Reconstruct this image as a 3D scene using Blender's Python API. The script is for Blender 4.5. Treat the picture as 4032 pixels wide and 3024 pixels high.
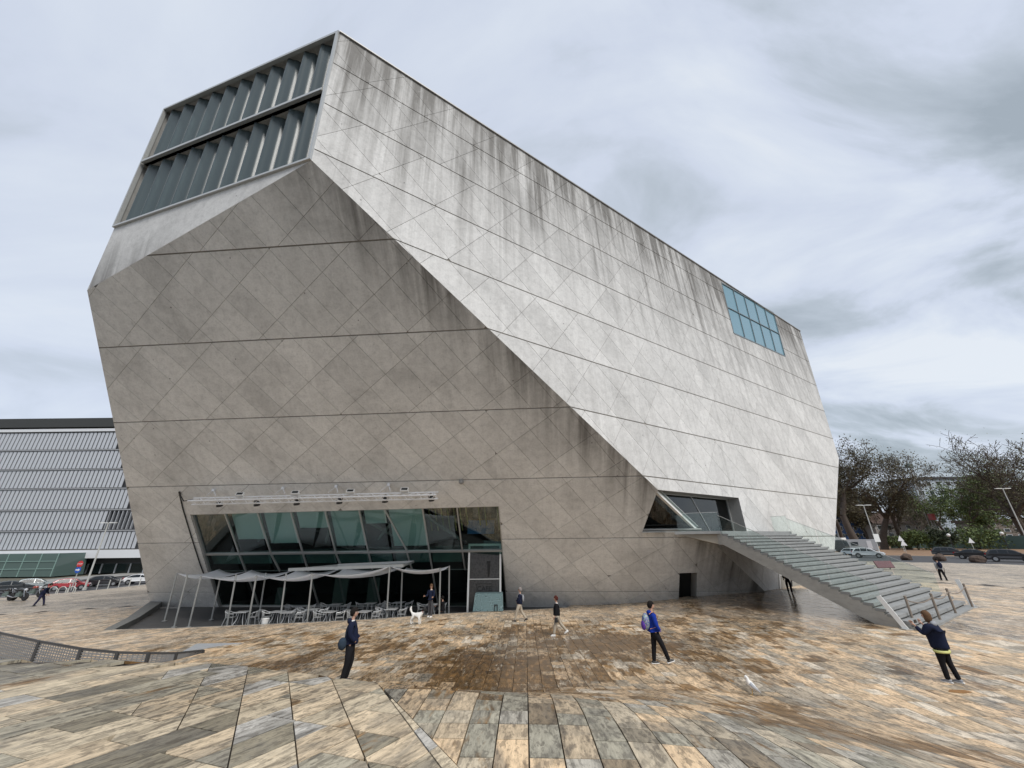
import bpy, bmesh, math, random
import numpy as np
from mathutils import Vector, Matrix, noise as mnoise

C = bpy.context
SC = C.scene
COL = SC.collection
for o in list(bpy.data.objects):
    bpy.data.objects.remove(o)
R = math.radians
V = Vector

# ------------------------------------------------------------------ camera
EYE = 4.5                       # eye height above the sunken terrace (z = 0)
FPX, CX, CY = 1515.0, 2016.0, 1512.0
BAS = np.array([[0.99993951, -0.01099933, 0.0],
                [0.00415428, 0.37766210, 0.92593417],
                [-0.01018466, -0.92587815, 0.37768495]])
BAS[:, 2] /= np.linalg.norm(BAS[:, 2])
cam_d = bpy.data.cameras.new('camera')
cam = bpy.data.objects.new('camera', cam_d)
COL.objects.link(cam)
cam_d.sensor_width = 36.0
cam_d.lens = 36.0 * FPX / 4032.0
cam_d.clip_start = 0.1
cam_d.clip_end = 4000
rx, ry, rz = BAS[:, 0], -BAS[:, 1], -BAS[:, 2]
cam.matrix_world = Matrix(((rx[0], ry[0], rz[0], 0), (rx[1], ry[1], rz[1], 0),
                           (rx[2], ry[2], rz[2], EYE), (0, 0, 0, 1)))
SC.camera = cam

def ray(px, py):
    return BAS @ np.array([(px - CX) / FPX, (py - CY) / FPX, 1.0])
def at_z(px, py, z):
    r = ray(px, py)
    P = r * ((z - EYE) / r[2])
    return V((P[0], P[1], z))
def at_depth_y(px, py, y):
    r = ray(px, py)
    P = r * (y / r[1])
    return V((P[0], P[1], P[2] + EYE))
def on_plane(px, py, P0, n):
    r = V(ray(px, py)); e = V((0, 0, EYE))
    return e + r * ((P0 - e).dot(n) / r.dot(n))
def proj(P):
    c = BAS.T @ np.array([P[0], P[1], P[2] - EYE])
    if c[2] < 0.05:
        return None
    return CX + FPX * c[0] / c[2], CY + FPX * c[1] / c[2], c[2]

# ------------------------------------------------------------------ world: overcast sky
SUN_EL, SUN_AZ = R(50), R(146)       # azimuth clockwise from +y: sun behind the camera, to the right
w = bpy.data.worlds.new('World')
SC.world = w
w.use_nodes = True
nt = w.node_tree
nt.nodes.clear()
def N(t, **k):
    n = nt.nodes.new(t)
    for a, b in k.items():
        setattr(n, a, b)
    return n
L_ = nt.links.new
out = N('ShaderNodeOutputWorld'); bg = N('ShaderNodeBackground')
bg.inputs['Strength'].default_value = 0.1
sky = N('ShaderNodeTexSky', sky_type='NISHITA')
sky.sun_disc = False; sky.sun_elevation = SUN_EL; sky.sun_rotation = SUN_AZ
sky.air_density = 1.0; sky.dust_density = 2.0
tc = N('ShaderNodeTexCoord')
sep = N('ShaderNodeSeparateXYZ'); L_(tc.outputs['Generated'], sep.inputs[0])
def M2(op, a, b=None, clamp=False):
    n = N('ShaderNodeMath', operation=op); n.use_clamp = clamp
    for i, s in enumerate((a, b)):
        if s is None: continue
        if isinstance(s, (int, float)): n.inputs[i].default_value = s
        else: L_(s, n.inputs[i])
    return n.outputs[0]
zz = M2('ADD', M2('ABSOLUTE', sep.outputs['Z']), 0.22)
cx_ = M2('DIVIDE', sep.outputs['X'], zz); cy_ = M2('DIVIDE', sep.outputs['Y'], zz)
cmb = N('ShaderNodeCombineXYZ'); L_(cx_, cmb.inputs[0]); L_(cy_, cmb.inputs[1])
mp = N('ShaderNodeMapping'); mp.inputs['Rotation'].default_value = (0, 0, R(-62)); mp.inputs['Scale'].default_value = (0.7, 1.2, 1)
mp.inputs['Location'].default_value = (3.1, 0.4, 0)
L_(cmb.outputs[0], mp.inputs[0])
n1 = N('ShaderNodeTexNoise'); n1.inputs['Scale'].default_value = 1.7; n1.inputs['Detail'].default_value = 8; n1.inputs['Roughness'].default_value = 0.55; n1.inputs['Distortion'].default_value = 0.55
n2 = N('ShaderNodeTexNoise'); n2.inputs['Scale'].default_value = 0.5; n2.inputs['Detail'].default_value = 3; n2.inputs['Roughness'].default_value = 0.4
L_(mp.outputs[0], n1.inputs['Vector']); L_(cmb.outputs[0], n2.inputs['Vector'])
# contrast of the clouds grows towards the right of the view (azimuth), softer to the left
side = N('ShaderNodeMapRange'); side.inputs[1].default_value = -0.35; side.inputs[2].default_value = 0.75; side.inputs[3].default_value = 0.38; side.inputs[4].default_value = 1.0
L_(sep.outputs['X'], side.inputs[0])
dev = M2('MULTIPLY', M2('SUBTRACT', n1.outputs['Fac'], 0.5), side.outputs[0])
val = M2('ADD', M2('ADD', M2('MULTIPLY', dev, 3.3), 0.55), M2('MULTIPLY', M2('SUBTRACT', n2.outputs['Fac'], 0.5), 0.5))
ramp = N('ShaderNodeValToRGB')
cr = ramp.color_ramp
cr.elements[0].position = 0.05; cr.elements[0].color = (0.22, 0.252, 0.28, 1)
cr.elements[1].position = 0.95; cr.elements[1].color = (0.475, 0.502, 0.535, 1)
e = cr.elements.new(0.33); e.color = (0.30, 0.335, 0.375, 1)
e = cr.elements.new(0.55); e.color = (0.385, 0.42, 0.488, 1)
e = cr.elements.new(0.74); e.color = (0.425, 0.46, 0.515, 1)
L_(val, ramp.inputs[0])
sc10 = N('ShaderNodeVectorMath', operation='SCALE'); sc10.inputs['Scale'].default_value = 9.3
L_(ramp.outputs[0], sc10.inputs[0])
mix = N('ShaderNodeMixRGB'); mix.inputs[0].default_value = 0.9
L_(sky.outputs[0], mix.inputs[1]); L_(sc10.outputs[0], mix.inputs[2])
L_(mix.outputs[0], bg.inputs[0]); L_(bg.outputs[0], out.inputs[0])

sun_d = bpy.data.lights.new('sun', 'SUN')
sun_d.energy = 1.5; sun_d.angle = R(22); sun_d.color = (1.0, 0.965, 0.91)
sun = bpy.data.objects.new('sun', sun_d); COL.objects.link(sun)
sd = V((math.sin(SUN_AZ) * math.cos(SUN_EL), math.cos(SUN_AZ) * math.cos(SUN_EL), math.sin(SUN_EL)))
sun.rotation_euler = sd.to_track_quat('Z', 'Y').to_euler()

SC.render.engine = 'CYCLES'
SC.view_settings.view_transform = 'Standard'
SC.view_settings.look = 'None'
SC.view_settings.exposure = 0.9
SC.view_settings.gamma = 1.0
SC.view_settings.use_curve_mapping = False
SC.cycles.max_bounces = 6
SC.cycles.use_denoising = True

# ------------------------------------------------------------------ materials
MATS = {}
def nodes_of(m):
    m.use_nodes = True
    t = m.node_tree
    return t, t.nodes.get('Principled BSDF')
def mat(name, col, rough=0.6, metal=0.0, spec=0.5, var=0.06, nscale=6.0, bump=0.0, emit=None, coat=0.0, alpha=None):
    if name in MATS: return MATS[name]
    m = bpy.data.materials.new(name); MATS[name] = m
    t, b = nodes_of(m)
    b.inputs['Roughness'].default_value = rough
    b.inputs['Metallic'].default_value = metal
    b.inputs['Specular IOR Level'].default_value = spec
    if coat: b.inputs['Coat Weight'].default_value = coat; b.inputs['Coat Roughness'].default_value = 0.08
    tcn = t.nodes.new('ShaderNodeTexCoord')
    nz = t.nodes.new('ShaderNodeTexNoise'); nz.inputs['Scale'].default_value = nscale; nz.inputs['Detail'].default_value = 5
    t.links.new(tcn.outputs['Object'], nz.inputs['Vector'])
    mx = t.nodes.new('ShaderNodeMixRGB')
    mx.inputs[1].default_value = tuple(max(0, c * (1 - var * 2)) for c in col) + (1,)
    mx.inputs[2].default_value = tuple(min(1, c * (1 + var * 2)) for c in col) + (1,)
    t.links.new(nz.outputs['Fac'], mx.inputs[0]); t.links.new(mx.outputs[0], b.inputs['Base Color'])
    if bump:
        bn = t.nodes.new('ShaderNodeBump'); bn.inputs['Strength'].default_value = bump; bn.inputs['Distance'].default_value = 0.02
        t.links.new(nz.outputs['Fac'], bn.inputs['Height']); t.links.new(bn.outputs[0], b.inputs['Normal'])
    if emit:
        b.inputs['Emission Color'].default_value = tuple(emit[:3]) + (1,); b.inputs['Emission Strength'].default_value = emit[3]
    return m

def glass_mat(name, tint, trans=0.75, rough=0.02, refl=1.0, ior=1.5, body=None):
    """thin sheet glass: tinted see-through layer under a mirror layer weighted by the angle; body = colour of an opaque share"""
    if name in MATS: return MATS[name]
    m = bpy.data.materials.new(name); MATS[name] = m
    m.use_nodes = True; t = m.node_tree; t.nodes.clear()
    o = t.nodes.new('ShaderNodeOutputMaterial')
    tr = t.nodes.new('ShaderNodeBsdfTransparent'); tr.inputs[0].default_value = tuple(tint) + (1,)
    gl = t.nodes.new('ShaderNodeBsdfGlossy'); gl.inputs['Roughness'].default_value = rough; gl.inputs[0].default_value = (refl, refl, refl, 1)
    lw_ = t.nodes.new('ShaderNodeLayerWeight'); lw_.inputs[0].default_value = .5
    pw = t.nodes.new('ShaderNodeMath'); pw.operation = 'POWER'; pw.inputs[1].default_value = 5
    t.links.new(lw_.outputs['Facing'], pw.inputs[0])
    fr = t.nodes.new('ShaderNodeMapRange'); f0 = ((ior - 1) / (ior + 1)) ** 2; fr.inputs[3].default_value = f0
    t.links.new(pw.outputs[0], fr.inputs[0])
    mx = t.nodes.new('ShaderNodeMixShader')
    t.links.new(fr.outputs[0], mx.inputs[0])
    if body:
        df = t.nodes.new('ShaderNodeBsdfDiffuse'); df.inputs[0].default_value = tuple(body) + (1,)
        nz = t.nodes.new('ShaderNodeTexNoise'); nz.inputs['Scale'].default_value = 0.7
        m0 = t.nodes.new('ShaderNodeMixShader'); m0.inputs[0].default_value = trans
        t.links.new(df.outputs[0], m0.inputs[1]); t.links.new(tr.outputs[0], m0.inputs[2])
        t.links.new(m0.outputs[0], mx.inputs[1])
    else:
        t.links.new(tr.outputs[0], mx.inputs[1])
    t.links.new(gl.outputs[0], mx.inputs[2]); t.links.new(mx.outputs[0], o.inputs[0])
    return m

# ------------------------------------------------------------------ object helpers
def tag(o, label=None, cat=None, group=None, kind=None):
    if label: o['label'] = label
    if cat: o['category'] = cat
    if group: o['group'] = group
    if kind: o['kind'] = kind
    return o
def empty(name, loc=(0, 0, 0), rz=0.0, parent=None):
    o = bpy.data.objects.new(name, None); COL.objects.link(o)
    o.location = loc; o.rotation_euler = (0, 0, rz)
    o.empty_display_size = 0.2
    if parent: o.parent = parent
    return o
def thing(name, label, cat, loc=(0, 0, 0), rz=0.0, group=None):
    return tag(empty(name, loc, rz), label, cat, group)
def children(o):
    return [c for c in bpy.data.objects if c.parent == o]
KIDS = {}
def link_mesh(name, me, m=None, parent=None, loc=None, rot=None):
    o = bpy.data.objects.new(name, me); COL.objects.link(o)
    if m is not None:
        if isinstance(m, (list, tuple)):
            for k in m: me.materials.append(k)
        elif not me.materials: me.materials.append(m)
    if parent is not None:
        o.parent = parent; KIDS.setdefault(parent.name, []).append(o)
    if loc is not None: o.location = loc
    if rot is not None: o.rotation_euler = rot
    return o
def copy_tree(o, parent=None, loc=None, rz=None):
    c = o.copy(); COL.objects.link(c)
    if parent is not None:
        c.parent = parent; KIDS.setdefault(parent.name, []).append(c)
    if loc is not None: c.location = loc
    if rz is not None: c.rotation_euler = (0, 0, rz)
    for ch in list(KIDS.get(o.name, [])):
        copy_tree(ch, c)
    return c

class MB:
    def __init__(s):
        s.v = []; s.f = []; s.mi = []; s.uv = None
    def add(s, verts, faces, mi=0):
        n = len(s.v)
        s.v += [tuple(p) for p in verts]
        s.f += [tuple(i + n for i in f) for f in faces]; s.mi += [mi] * len(faces)
        return s
    def box(s, c, size, rz=0.0, mi=0, rot=None):
        hx, hy, hz = size[0] / 2, size[1] / 2, size[2] / 2
        pts = [V((x, y, z)) for z in (-hz, hz) for x, y in ((-hx, -hy), (hx, -hy), (hx, hy), (-hx, hy))]
        m = rot if rot is not None else Matrix.Rotation(rz, 3, 'Z')
        pts = [m @ p + V(c) for p in pts]
        return s.add(pts, [(3, 2, 1, 0), (4, 5, 6, 7), (0, 1, 5, 4), (1, 2, 6, 5), (2, 3, 7, 6), (3, 0, 4, 7)], mi)
    def bar(s, a, b, w_, h_=None, up=(0, 0, 1), mi=0):
        a, b = V(a), V(b); h_ = h_ or w_
        d = (b - a)
        if d.length < 1e-6: return s
        d.normalize(); up = V(up)
        x = d.cross(up)
        if x.length < 1e-4: x = d.cross(V((1, 0, 0)))
        x.normalize(); y = x.cross(d)
        q = [a + x * sx * w_ / 2 + y * sy * h_ / 2 for sx, sy in ((-1, -1), (1, -1), (1, 1), (-1, 1))]
        q += [p + (b - a) for p in q]
        return s.add(q, [(0, 1, 2, 3), (7, 6, 5, 4), (0, 4, 5, 1), (1, 5, 6, 2), (2, 6, 7, 3), (3, 7, 4, 0)], mi)
    def tube(s, pts, rad, n=8, cap=True, mi=0):
        pts = [V(p) for p in pts]
        rad = rad if isinstance(rad, (list, tuple)) else [rad] * len(pts)
        base = len(s.v); rings = []
        prev = None
        for i, p in enumerate(pts):
            d = (pts[min(i + 1, len(pts) - 1)] - pts[max(i - 1, 0)])
            d = d.normalized() if d.length > 1e-9 else V((0, 0, 1))
            if prev is None:
                x = d.cross(V((0, 0, 1)))
                if x.length < 1e-3: x = d.cross(V((1, 0, 0)))
            else:
                x = prev - d * prev.dot(d)
                if x.length < 1e-6: x = d.cross(V((1, 0, 0)))
            x.normalize(); prev = x
            y = d.cross(x)
            r = rad[i]; r = r if isinstance(r, (list, tuple)) else (r, r)
            s.v += [tuple(p + x * math.cos(k * 2 * math.pi / n) * r[0] + y * math.sin(k * 2 * math.pi / n) * r[1]) for k in range(n)]
        fs = []
        for i in range(len(pts) - 1):
            for k in range(n):
                a = base + i * n + k; b = base + i * n + (k + 1) % n
                fs.append((a, b, b + n, a + n))
        if cap:
            fs.append(tuple(base + k for k in range(n))[::-1]); fs.append(tuple(base + (len(pts) - 1) * n + k for k in range(n)))
        s.f += fs; s.mi += [mi] * len(fs)
        return s
    def lathe(s, prof, n=16, c=(0, 0, 0), axis='Z', mi=0):
        c = V(c); base = len(s.v)
        for r, z in prof:
            for k in range(n):
                a = k * 2 * math.pi / n
                p = V((r * math.cos(a), r * math.sin(a), z))
                if axis == 'Y': p = V((p.x, p.z, p.y))
                if axis == 'X': p = V((p.z, p.x, p.y))
                s.v.append(tuple(p + c))
        fs = []
        for i in range(len(prof) - 1):
            for k in range(n):
                a = base + i * n + k; b = base + i * n + (k + 1) % n
                fs.append((a, b, b + n, a + n))
        if prof[0][0] > 1e-6: fs.append(tuple(base + k for k in range(n))[::-1])
        if prof[-1][0] > 1e-6: fs.append(tuple(base + (len(prof) - 1) * n + k for k in range(n)))
        s.f += fs; s.mi += [mi] * len(fs)
        return s
    def ball(s, c, r, n=10, m=7, mi=0, rot=None):
        r = r if isinstance(r, (list, tuple)) else (r, r, r)
        base = len(s.v); c = V(c)
        for i in range(m + 1):
            t = math.pi * i / m
            for k in range(n):
                a = 2 * math.pi * k / n
                p = V((r[0] * math.sin(t) * math.cos(a), r[1] * math.sin(t) * math.sin(a), r[2] * math.cos(t)))
                if rot is not None: p = rot @ p
                s.v.append(tuple(p + c))
        fs = [(base + i * n + k, base + (i + 1) * n + k, base + (i + 1) * n + (k + 1) % n, base + i * n + (k + 1) % n) for i in range(m) for k in range(n)]
        s.f += fs; s.mi += [mi] * len(fs)
        return s
    def prism(s, poly, d, mi=0):
        """poly: list of 3D points (planar), d: extrusion vector"""
        d = V(d); n = len(poly)
        pts = [V(p) for p in poly] + [V(p) + d for p in poly]
        fs = [tuple(range(n))[::-1], tuple(range(n, 2 * n))] + [(i, (i + 1) % n, n + (i + 1) % n, n + i) for i in range(n)]
        return s.add(pts, fs, mi)
    def quad(s, a, b, c, d, mi=0):
        return s.add([a, b, c, d], [(0, 1, 2, 3)], mi)
    def mesh(s, name, smooth=False, merge=True, fix=True):
        me = bpy.data.meshes.new(name)
        me.from_pydata([tuple(p) for p in s.v], [], s.f)
        if max(s.mi, default=0) > 0: me.polygons.foreach_set('material_index', s.mi)
        bm = bmesh.new(); bm.from_mesh(me)
        if merge: bmesh.ops.remove_doubles(bm, verts=bm.verts, dist=1e-5)
        if fix: bmesh.ops.recalc_face_normals(bm, faces=bm.faces)
        bm.to_mesh(me); bm.free()
        if smooth: me.polygons.foreach_set('use_smooth', [True] * len(me.polygons))
        me.update()
        return me
    def build(s, name, m, parent=None, smooth=False, loc=None, rot=None, bevel=0.0, merge=True):
        o = link_mesh(name, s.mesh(name, smooth, merge), m, parent, loc, rot)
        if bevel:
            b = o.modifiers.new('bevel', 'BEVEL'); b.width = bevel; b.segments = 2; b.limit_method = 'ANGLE'
        return o

def smoothstep(a, b, x):
    t = np.clip((np.asarray(x, float) - a) / (b - a), 0, 1)
    return t * t * (3 - 2 * t)

# ---------------------------------------------- convex polygon tools (2D); edges carry a tag
def clip_poly(poly, n, c, newtag):
    """keep the side n.p <= c; poly = [(x, y, tag of the edge starting at this vertex)]"""
    out_ = []
    L = len(poly)
    for i in range(L):
        x, y, t = poly[i]; x2, y2, _ = poly[(i + 1) % L]
        d1 = n[0] * x + n[1] * y - c; d2 = n[0] * x2 + n[1] * y2 - c
        if d1 <= 1e-9:
            if d2 <= 1e-9: out_.append((x, y, t))
            else:
                out_.append((x, y, t)); k = d1 / (d1 - d2)
                out_.append((x + (x2 - x) * k, y + (y2 - y) * k, newtag))
        elif d2 <= 1e-9:
            k = d1 / (d1 - d2)
            out_.append((x + (x2 - x) * k, y + (y2 - y) * k, t))
    # remove tiny edges
    res = []
    for p in out_:
        if not res or math.hypot(p[0] - res[-1][0], p[1] - res[-1][1]) > 1e-6: res.append(p)
        else: res[-1] = p
    if len(res) > 1 and math.hypot(res[0][0] - res[-1][0], res[0][1] - res[-1][1]) < 1e-6: res.pop()
    return res if len(res) >= 3 else []
def area2(p):
    return 0.5 * sum(p[i][0] * p[(i + 1) % len(p)][1] - p[(i + 1) % len(p)][0] * p[i][1] for i in range(len(p)))
def ccw(p):
    return p if area2(p) > 0 else [(p[i][0], p[i][1], p[i - 1][2]) for i in range(len(p) - 1, -1, -1)]
def split_poly(poly, n, c, tg):
    a = clip_poly(poly, n, c, tg); b = clip_poly(poly, (-n[0], -n[1]), -c, tg)
    return [q for q in (a, b) if q and abs(area2(q)) > 1e-4]
def subtract(poly, hole):
    """poly minus convex ccw hole [(x, y)]; seams made here carry tag 0, the rim of the hole carries tag 0 too"""
    res = []; cur = poly
    L = len(hole)
    for i in range(L):
        x, y = hole[i][:2]; x2, y2 = hole[(i + 1) % L][:2]
        n = (y2 - y, -(x2 - x)); c = n[0] * x + n[1] * y        # outside: n.p > c
        o_ = clip_poly(cur, (-n[0], -n[1]), -c, 0)
        if o_ and abs(area2(o_)) > 1e-4: res.append(o_)
        cur = clip_poly(cur, n, c, 0)
        if not cur: return res
    return res
def inset(poly, widths):
    """poly ccw; move each edge inwards by widths[tag]"""
    cur = [(x, y, t) for x, y, t in poly]
    L = len(poly)
    for i in range(L):
        x, y, t = poly[i]; x2, y2, _ = poly[(i + 1) % L]
        wd = widths.get(t, 0)
        if wd <= 0: continue
        l = math.hypot(x2 - x, y2 - y)
        if l < 1e-9: continue
        n = ((y2 - y) / l, -(x2 - x) / l)
        cur = clip_poly(cur, n, n[0] * x + n[1] * y - wd, t)
        if not cur: return []
    return cur
# ------------------------------------------------------------------ the concert hall's planes (needed by the ground too)
def cw(x, y, z): return V((x, y, z + EYE))
H_ = cw(17.262, 30.004, -3.4)
D_ = cw(-9.414, 12.885, 16.856)
WDIR = V((-.9557, .2941, 0)).normalized()
NW_ = V((-.2941, -.9557, 0)).normalized()            # window face, towards the plaza
def onW(x, y): return on_plane(x, y, D_, NW_)
A_ = onW(1336, 129); B_ = onW(651, 434); C_ = onW(450, 899)
EDGE = (H_ - D_).normalized()
NF_ = V((-0.05398, -0.72648, -0.68506)).normalized()  # front face, overhanging
NR_ = (A_ - D_).cross(EDGE).normalized()
if NR_.y > 0: NR_ = -NR_                              # right face
def onF(x, y): return on_plane(x, y, H_, NF_)
def onR(x, y): return on_plane(x, y, H_, NR_)
E_ = onF(343, 1143); F_ = onF(592, 2388)
I_ = onR(3150, 1305); J_ = onR(3303, 1805); K_ = onR(3287, 2150)

# ------------------------------------------------------------------ ground height
ANCH = np.array([
    (0, 0, 1.15), (-4.37, 12.1, 1.16), (4.3, 13.9, 1.04), (1.9, 19.5, .66), (.25, 22.8, .62), (-4.6, 23.9, .60),
    (11.1, 11.94, 1.04), (33.8, 33.8, 1.15), (70, 72, 1.1), (60, 40, 1.1), (90, 60, 1.1), (-38.3, 35.3, .05), (-57, 46, -.7), (-44.6, 39, .0), (-50, 45, -.3), (-57, 61, -1.15),
    (-57, 75, -1.2), (-22, 24, .3), (-14.95, 24.9, .3), (-7.7, 26.3, .34), (-3, 28, .36), (0, 31.2, .12), (8.5, 31.3, .30), (12, 30.7, .68),
    (17.26, 30, 1.1), (27.7, 36.4, 1.15), (40, 50, 1.15), (-30, 40, -.2), (-20, 14, .75), (-13, 14.5, .75), (-30, 20, .5), (-45, 20, .3), (15, 18, 1.1),
    (8, 22, .85), (20, 5, 1.1), (40, 8, 1.1), (-8, 4, 1.1), (-25, 2, 1.0), (-8, 19, .72), (-1, 15, .98), (30, 20, 1.1), (-40, 60, -.8), (10, 45, .6)], float)
def _tps():
    n = len(ANCH); d = np.hypot(ANCH[:, None, 0] - ANCH[None, :, 0], ANCH[:, None, 1] - ANCH[None, :, 1])
    K = np.where(d > 0, d * d * np.log(d + 1e-12), 0) + np.eye(n) * 2.0
    P = np.c_[np.ones(n), ANCH[:, :2]]
    A = np.block([[K, P], [P.T, np.zeros((3, 3))]])
    return np.linalg.solve(A, np.r_[ANCH[:, 2], 0, 0, 0])
TPS = _tps()
CREST = np.array([(-180, 12), (-75, 13.5), (-48, 13.7), (-43.7, 12.6), (-37.5, 11.2), (-27, 9.1), (-18.8, 7.9), (-8.5, 7.1), (-1, 6.4), (20, 4.9), (45, 3.6), (90, 3.2), (180, 8)], float)
WID = np.array([(-180, 4), (-48, 3.4), (-37, 3.2), (-19, 3.2), (-8, 3.6), (0, 5.5), (20, 8.5), (45, 9.5), (90, 9), (180, 5)], float)
def ground_np(x, y):
    x = np.asarray(x, float); y = np.asarray(y, float)
    sh = x.shape; xf = x.ravel(); yf = y.ravel()
    d = np.hypot(xf[:, None] - ANCH[None, :, 0], yf[:, None] - ANCH[None, :, 1])
    base = (np.where(d > 0, d * d * np.log(d + 1e-12), 0) @ TPS[:-3]) + TPS[-3] + TPS[-2] * xf + TPS[-1] * yf
    r = np.hypot(xf, yf); az = np.degrees(np.arctan2(xf, yf))
    rc = np.interp(az, CREST[:, 0], CREST[:, 1]); wd = np.interp(az, WID[:, 0], WID[:, 1])
    s = 1 - smoothstep(0, 1, (r - rc) / wd)
    base = np.clip(base, -1.3, 1.25)
    return (base + (2.4 - base) * s).reshape(sh)
def gz(x, y): return float(ground_np(np.array([x]), np.array([y]))[0])
def on_ground(px, py, dz=0.0):
    """where the line of sight through a point of the photograph meets the ground"""
    r = ray(px, py); lo, hi = 3.0, 160.0
    ts = np.linspace(3, 160, 1500)
    zs = EYE + r[2] * ts - ground_np(r[0] * ts, r[1] * ts)
    k = np.argmax(zs < 0)
    a, b = ts[max(k - 1, 0)], ts[k]
    for _ in range(30):
        m = (a + b) / 2
        if EYE + r[2] * m - gz(r[0] * m, r[1] * m) > 0: a = m
        else: b = m
    return V((r[0] * a, r[1] * a, EYE + r[2] * a + dz))

# ------------------------------------------------------------------ stone of the plaza
def stone_material():
    m = bpy.data.materials.new('travertine'); t, b = nodes_of(m)
    nn = t.nodes.new; ln = t.links.new
    def math_(op, a, b2=None, clamp=False):
        n = nn('ShaderNodeMath'); n.operation = op; n.use_clamp = clamp
        for i, s in enumerate((a, b2)):
            if s is None: continue
            if isinstance(s, (int, float)): n.inputs[i].default_value = s
            else: ln(s, n.inputs[i])
        return n.outputs[0]
    uv = nn('ShaderNodeUVMap'); uv.uv_map = 'UVMap'
    at = nn('ShaderNodeAttribute'); at.attribute_name = 'tint'
    sp = nn('ShaderNodeAttribute'); sp.attribute_name = 'zone'      # r = brown stain, g = wetness, b = random
    sx = nn('ShaderNodeSeparateColor'); ln(sp.outputs['Color'], sx.inputs[0])
    def nz(scale_u, scale_v, sc=1.0, det=6, ro=.6, dist=0.0, off=0.0):
        mp_ = nn('ShaderNodeMapping'); mp_.inputs['Scale'].default_value = (scale_u, scale_v, 1); mp_.inputs['Location'].default_value = (off, off * 1.7, off)
        ln(uv.outputs[0], mp_.inputs[0])
        ad = nn('ShaderNodeVectorMath'); ad.operation = 'ADD'
        cb = nn('ShaderNodeCombineXYZ'); ln(math_('MULTIPLY', sx.outputs[2], 9.0), cb.inputs[2])
        ln(mp_.outputs[0], ad.inputs[0]); ln(cb.outputs[0], ad.inputs[1])
        x = nn('ShaderNodeTexNoise'); x.inputs['Scale'].default_value = sc; x.inputs['Detail'].default_value = det; x.inputs['Roughness'].default_value = ro; x.inputs['Distortion'].default_value = dist
        ln(ad.outputs[0], x.inputs['Vector']); return x.outputs['Fac']
    def nz2(scale_u, scale_v, det=5, ro=.6, dist=0.3, off=0.0):      # continuous over the joints
        mp_ = nn('ShaderNodeMapping'); mp_.inputs['Scale'].default_value = (scale_u, scale_v, 1); mp_.inputs['Location'].default_value = (off, off * 1.3, off)
        ln(uv.outputs[0], mp_.inputs[0])
        x = nn('ShaderNodeTexNoise'); x.inputs['Scale'].default_value = 1; x.inputs['Detail'].default_value = det; x.inputs['Roughness'].default_value = ro; x.inputs['Distortion'].default_value = dist
        ln(mp_.outputs[0], x.inputs['Vector']); return x.outputs['Fac']
    def rmp(fac, stops):
        r = nn('ShaderNodeValToRGB'); r.color_ramp.elements.remove(r.color_ramp.elements[1])
        r.color_ramp.elements[0].position = stops[0][0]; r.color_ramp.elements[0].color = stops[0][1]
        for p, c in stops[1:]:
            e_ = r.color_ramp.elements.new(p); e_.color = c
        ln(fac, r.inputs[0]); return r.outputs[0]
    def mixc(f, a, b2, mode='MIX'):
        x = nn('ShaderNodeMixRGB'); x.blend_type = mode
        if isinstance(f, (int, float)): x.inputs[0].default_value = f
        else: ln(f, x.inputs[0])
        for i, s in ((1, a), (2, b2)):
            if isinstance(s, tuple): x.inputs[i].default_value = s
            else: ln(s, x.inputs[i])
        return x.outputs[0]
    g = lambda v: (v, v, v, 1)
    veins = nz(9, 1.5, 1, 7, .68, .5)
    fine = nz(34, 7, 1, 5, .7, .2, 3.1)
    blot = nz(1.7, .9, 1, 6, .62, .6, 7.7)
    big = nz2(.42, .17, 5, .6, .6, 2.2)
    spots = nz(14, 5, 1, 4, .6, .3, 5.5)
    c = at.outputs['Color']
    c = mixc(.85, c, rmp(veins, [(.28, g(.16)), (.39, g(.58)), (.48, g(1.0)), (.60, g(1.18)), (.72, g(1.4))]), 'MULTIPLY')
    c = mixc(.55, c, rmp(fine, [(.3, g(.45)), (.5, g(1.0)), (.7, g(1.3))]), 'MULTIPLY')
    # grey lichen film in blots
    lich = rmp(blot, [(.50, g(0)), (.62, g(.6))])
    c = mixc(lich, c, mixc(.6, (.16, .15, .128, 1), rmp(veins, [(.3, g(.45)), (.7, g(1.3))]), 'MULTIPLY'))
    # dark weathering in ragged streaks
    dk = math_('MULTIPLY', rmp(spots, [(.515, g(0)), (.565, g(1))]), rmp(big, [(.36, g(.3)), (.6, g(1))]))
    c = mixc(math_('MULTIPLY', dk, .62), c, (.052, .042, .034, 1))
    pits = rmp(nz(26, 11, 1, 3, .6, .4, 17.0), [(.60, g(0)), (.66, g(1))])
    c = mixc(math_('MULTIPLY', pits, .42), c, (.035, .03, .026, 1))
    # ochre and brown stain, strongest where water stands
    st = math_('ADD', math_('MULTIPLY', sx.outputs[0], .95), math_('ADD', math_('MULTIPLY', math_('SUBTRACT', nz(6, 1.1, 1, 6, .66, .7, 11.0), .5), 1.6), math_('MULTIPLY', math_('SUBTRACT', nz2(.55, .35, 6, .62, .8, 9.0), .5), 1.9)))
    stm = rmp(st, [(.42, g(0)), (.62, g(1))])
    c = mixc(math_('MULTIPLY', stm, .92), c, rmp(nz(7, 2, 1, 5, .6, .2, 1.3), [(.3, (.048, .027, .012, 1)), (.5, (.145, .080, .028, 1)), (.66, (.33, .185, .070, 1))]))
    wet = rmp(math_('ADD', math_('ADD', math_('MULTIPLY', sx.outputs[1], 1.1), .30), math_('MULTIPLY', math_('SUBTRACT', big, .5), 1.5)), [(.30, g(0)), (.75, g(1))])
    c = mixc(math_('MULTIPLY', wet, .45), c, mixc(1.0, c, (.42, .38, .34, 1), 'MULTIPLY'))
    ln(c, b.inputs['Base Color'])
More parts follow.
